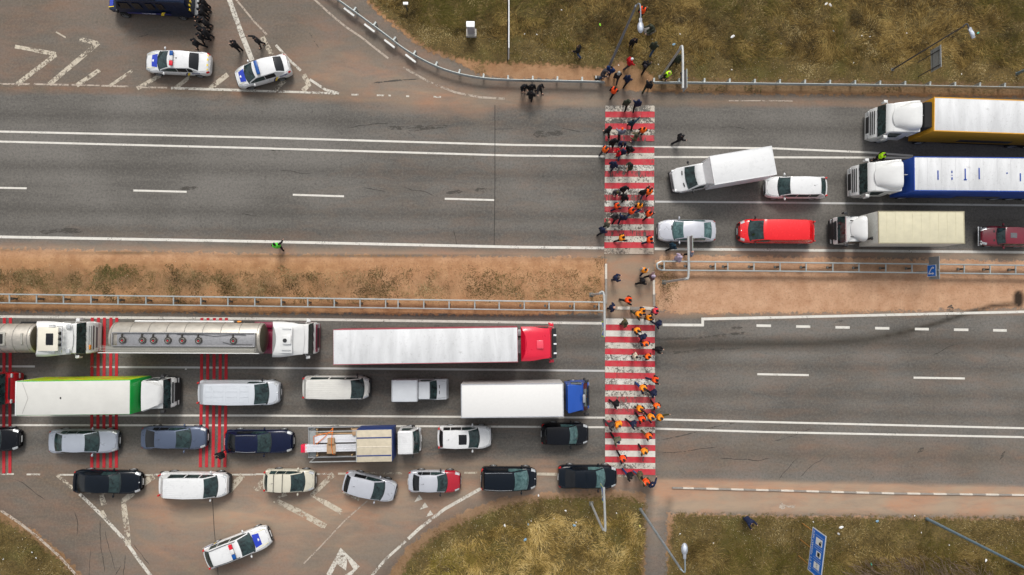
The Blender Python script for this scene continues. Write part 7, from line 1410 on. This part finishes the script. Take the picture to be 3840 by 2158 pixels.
# ---------------- grass, straw and brushwood: uncountable cover ----------------
def sample_z(X, Y):
    i = np.clip(np.searchsorted(gy, Y)-1, 0, ny-2); j = np.clip(np.searchsorted(gx, X)-1, 0, nx-2)
    fy = (Y-gy[i])/(gy[i+1]-gy[i]); fx = (X-gx[j])/(gx[j+1]-gx[j])
    return (z[i, j]*(1-fx)+z[i, j+1]*fx)*(1-fy)+(z[i+1, j]*(1-fx)+z[i+1, j+1]*fx)*fy
def blades(name, label, polys, dens, Lr, wr_, swirl, tilt, cols, seed, cat='grass', prob=None, clump=1.0):
    """flat tapering blades, combed by a slow swirling direction field"""
    r = np.random.default_rng(seed); XS = []; YS = []
    for pl in polys:
        w = W2(pl); x0, y0 = w.min(0); x1, y1 = w.max(0); x0, x1 = max(x0, -47), min(x1, 47); y0, y1 = max(y0, -26.5), min(y1, 28.5)
        n = int((x1-x0)*(y1-y0)*dens); X = r.uniform(x0, x1, n); Y = r.uniform(y0, y1, n)
        d = sdist(X, Y, w); edge = (fbm(X, Y, 1.1, seed+5)-.5)*1.6; k = d+edge > 0.05
        k &= r.random(n) < np.clip(.25+.9*np.clip(d+edge, 0, .8)/.8, 0, 1)
        dn = fbm(X, Y, 1.0, seed+31, 3); k &= r.random(n) < np.clip((dn-.30)*4*clump, .22, 1)
        if prob is not None: k &= r.random(n) < prob(X, Y)
        XS.append(X[k]); YS.append(Y[k])
    X = np.concatenate(XS); Y = np.concatenate(YS); n = len(X)
    th = (fbm(X, Y, 2.4, seed+1, 3)*4-2)*math.pi*swirl+r.normal(0, .45, n); L = r.uniform(*Lr, n)*np.clip(.5+fbm(X, Y, 1.6, seed+2, 3), .6, 1.4); W_ = r.uniform(*wr_, n); tl = np.clip(r.normal(tilt, .2, n), .1, 1.45)
    Z0 = sample_z(X, Y)-.02; dx, dy = np.cos(th), np.sin(th); px, py = -dy, dx; base = np.stack([X, Y, Z0], 1); co = np.zeros((n, 7, 3)); bend = r.uniform(.2, .7, n)
    h1 = L*.45; tl2 = np.minimum(1.5, tl+bend)
    m1 = base+np.stack([dx*np.sin(tl)*h1, dy*np.sin(tl)*h1, np.cos(tl)*h1], 1); kk = r.normal(0, .25, n); dx2 = np.cos(th+kk); dy2 = np.sin(th+kk)
    m2 = m1+np.stack([dx2*np.sin(tl2)*L*.35, dy2*np.sin(tl2)*L*.35, np.cos(tl2)*L*.35], 1); tip = m2+np.stack([dx2*L*.25, dy2*L*.25, -.05*L], 1)
    s = np.stack([px*W_/2, py*W_/2, np.zeros(n)], 1)
    for q, v in enumerate((base-s, base+s, m1-s, m1+s, m2-s*.7, m2+s*.7, tip)): co[:, q] = v
    idx = np.arange(n)[:, None]*7; quads = np.concatenate([idx+np.array([[0, 1, 3, 2]]), idx+np.array([[2, 3, 5, 4]])], 0); tris = idx+np.array([[4, 5, 6]])
    me = bpy.data.meshes.new(name); me.vertices.add(n*7); me.vertices.foreach_set('co', co.ravel()); loops = np.concatenate([quads.ravel(), tris.ravel()]).astype(np.int32)
    me.loops.add(len(loops)); me.loops.foreach_set('vertex_index', loops); st = np.concatenate([np.arange(len(quads))*4, len(quads)*4+np.arange(len(tris))*3]).astype(np.int32)
    me.polygons.add(len(st)); me.polygons.foreach_set('loop_start', st); me.update(calc_edges=True)
    c = fbm(X, Y, 1.3, seed+77, 4)+r.normal(0, .16, n); g_ = fbm(X, Y, 5.0, seed+99, 3); a = me.attributes.new('tone', 'FLOAT', 'POINT'); a.data.foreach_set('value', np.repeat(c, 7).astype(np.float32)); a = me.attributes.new('green', 'FLOAT', 'POINT'); a.data.foreach_set('value', np.repeat(g_+r.normal(0, .07, n), 7).astype(np.float32))
    m = bpy.data.materials.new(name); m.use_nodes = True; g = N(m); rp = g.n('ValToRGB'); e = rp.color_ramp.elements; e[0].position = .2; e[0].color = cols[0]; e[1].position = .85; e[1].color = cols[3]
    for p_, cc in ((.42, cols[1]), (.62, cols[2])): q = e.new(p_); q.color = cc
    g.l(g.attr('tone'), rp.inputs[0]); col = g.mix(g.rng(g.attr('green'), .54, .70), rp.outputs[0], cols[4]); p = g.n('BsdfPrincipled'); g.l(col, p.inputs['Base Color']); p.inputs['Roughness'].default_value = .75; p.inputs['Specular IOR Level'].default_value = .2; g.out(p.outputs[0]); me.materials.append(m)
    ob = bpy.data.objects.new(name, me); COL.objects.link(ob); return prop(ob, label, cat, kind='stuff')
STRAW = [(0.029, 0.020, 0.006, 1), (0.097, 0.059, 0.014, 1), (0.197, 0.125, 0.032, 1), (0.361, 0.251, 0.083, 1), (0.088, 0.076, 0.012, 1)]
up_poly = grass_polys[0]; lowc = grass_polys[2]; lowr = grass_polys[3]
blades('tall_dry_grass', 'tall matted dry grass covering the upper verge', [[(1345, -150), (1400, 0), (1600, 120), (2000, 170), (2260, 215), (2470, 235), (3840, 255), (4100, 258), (4100, -150)]], 300, (.22, .55), (.011, .028), .9, 1.05, STRAW, 11)
blades('short_dry_grass', 'short patchy grass along the edge of the upper verge', [up_poly], 190, (.08, .22), (.012, .03), .7, .8, [(0.042, 0.030, 0.009, 1), (0.115, 0.080, 0.022, 1), (0.215, 0.148, 0.048, 1), (0.50, 0.40, 0.20, 1), (0.108, 0.088, 0.016, 1)], 12)
blades('tall_dry_grass', 'golden matted grass in the lower middle verge', [[(1560, 2150), (1700, 2040), (1900, 1960), (2100, 1930), (2400, 1925), (2410, 2060), (2390, 2300), (1500, 2300)]], 330, (.22, .55), (.011, .028), .8, 1.05, [(0.085, 0.056, 0.013, 1), (0.225, 0.148, 0.038, 1), (0.46, 0.315, 0.10, 1), (0.66, 0.50, 0.21, 1), (0.215, 0.17, 0.028, 1)], 13)
blades('short_dry_grass', 'short olive grass along the lower verges', [lowc, lowr, grass_polys[1]], 200, (.08, .24), (.012, .03), .7, .8, [(0.046, 0.032, 0.009, 1), (0.122, 0.085, 0.022, 1), (0.225, 0.155, 0.05, 1), (0.50, 0.40, 0.20, 1), (0.118, 0.098, 0.016, 1)], 14)
blades('tall_dry_grass', 'brown matted grass in the lower right verge', [[(2560, 2010), (2900, 2030), (3300, 2040), (3840, 2050), (4100, 2060), (4100, 2300), (2500, 2300)]], 280, (.2, .5), (.011, .028), .9, 1.05, [(0.034, 0.021, 0.007, 1), (0.088, 0.055, 0.015, 1), (0.176, 0.114, 0.033, 1), (0.319, 0.228, 0.083, 1), (0.101, 0.087, 0.014, 1)], 15)
blades('median_grass', 'sparse dead grass on the central strip', [[(-200, 985), (0, 992), (700, 1005), (1300, 1010), (2000, 1000), (2262, 1020), (2262, 1140), (900, 1140), (0, 1125), (-200, 1122)]], 620, (.08, .22), (.013, .03), .7, .8, [(0.045, 0.032, 0.012, 1), (0.12, 0.08, 0.03, 1), (0.23, 0.155, 0.065, 1), (0.42, 0.31, 0.16, 1), (0.10, 0.088, 0.025, 1)], 16,
       prob=lambda X, Y: np.clip(1.2-(X+42)/56, .16, 1)*np.clip(fbm(X, Y, 1.3, 71, 4)*3-.8, .1, 1))
blades('edge_weeds', 'ragged weeds between the long guard rail and the lane', [[(2450, 318), (3840, 336), (4200, 342), (4200, 362), (3840, 354), (2450, 338)]], 120, (.08, .22), (.02, .04), .8, .8, [(.03, .022, .008, 1), (.085, .055, .02, 1), (.17, .115, .045, 1), (.32, .23, .10, 1), (.07, .07, .02, 1)], 18)
blades('kerb_weeds', 'weeds round the ends of the guard rails at the island', [[(2452, 960), (2500, 955), (2530, 1000), (2550, 1060), (2540, 1130), (2500, 1170), (2456, 1165)], [(2200, 965), (2268, 965), (2268, 1140), (2215, 1130)], [(2215, 280), (2262, 280), (2262, 305), (2215, 305)], [(1765, 240), (1830, 240), (1830, 290), (1765, 290)]], 420, (.06, .20), (.010, .024), .9, .8, [(0.05, 0.038, 0.014, 1), (0.115, 0.08, 0.028, 1), (0.20, 0.14, 0.055, 1), (0.286, 0.205, 0.077, 1), (0.067, 0.068, 0.011, 1)], 17)
def sticks(name, label, pl, dens, seed, m):
    r = np.random.default_rng(seed); w = W2(pl); x0, y0 = w.min(0); x1, y1 = w.max(0); y0 = max(y0, -27); n = int((x1-x0)*(y1-y0)*dens); b = MB(); X = r.uniform(x0, x1, n); Y = r.uniform(y0, y1, n); d = sdist(X, Y, w); t0 = fbm(X, Y, 3, seed)
    for i in np.nonzero(d > 0)[0]:
        a = -2.3+t0[i]*3+r.normal(0, .35); L = r.uniform(.6, 1.8); zz = r.uniform(.02, .35); p = Vector((X[i], Y[i], zz)); q = p+Vector((math.cos(a)*L, math.sin(a)*L, r.uniform(-.05, .25))); b.tube([p, lerp(p, q, .5)+Vector((r.normal(0, .05), r.normal(0, .05), .04)), q], [.016, .012, .005], 4, cap=False)
    o = b.build(name, m, smooth=60, fix=False); return prop(o, label, 'brushwood', kind='stuff')
sticks('brushwood', 'tangle of cut branches along the bottom right edge', [(3110, 2158), (3230, 2090), (3380, 2075), (3560, 2080), (3680, 2110), (3760, 2158), (3720, 2400), (3050, 2400)], 11, 21, mat('dead_twig', (.15, .105, .075), .85, var=.35, nscale=3))

# pale specks: stones, snail shells and chaff strewn over the verges and the central strip
def specks(name, label, polys, dens, seed, col):
    r = np.random.default_rng(seed); b = MB()
    for pl in polys:
        w = W2(pl); x0, y0 = np.maximum(w.min(0), (-46, -26)); x1, y1 = np.minimum(w.max(0), (46, 28)); n = int((x1-x0)*(y1-y0)*dens); X = r.uniform(x0, x1, n); Y = r.uniform(y0, y1, n); d = sdist(X, Y, w); ok = (d > .1) & (fbm(X, Y, 2.5, seed, 3) > .42); Z = sample_z(X, Y)
        for i in np.nonzero(ok)[0]:
            s = r.uniform(.014, .036); h = .16 if r.random() < .5 else .05; c = Vector((X[i], Y[i], Z[i]+h*r.random())); a = r.uniform(0, 6.28); q = [c+Vector((math.cos(a+k*2.09)*s, math.sin(a+k*2.09)*s, 0)) for k in range(3)]; b.add(q+[c+Vector((0, 0, s))], [(0, 1, 3), (1, 2, 3), (2, 0, 3)])
    o = b.build(name, mat('pale_speck', col, .8, var=.3, nscale=3, objspace=False), smooth=0, fix=False); return prop(o, label, 'specks', kind='stuff')
specks('pale_specks', 'pale stones and chaff strewn over the verges', [[(1420, 60), (1700, 130), (2260, 170), (2470, 200), (3840, 230), (3840, 305), (2470, 300), (2300, 240), (1800, 230), (1600, 175)], lowc, lowr, grass_polys[1]], 7, 41, (.52, .47, .36))
specks('pale_specks', 'pale stones and chaff on the central strip', [[(0, 960), (2262, 980), (2262, 1180), (0, 1160)], [(2460, 980), (3840, 990), (3840, 1150), (2460, 1160)]], 1.6, 43, (.50, .42, .32))
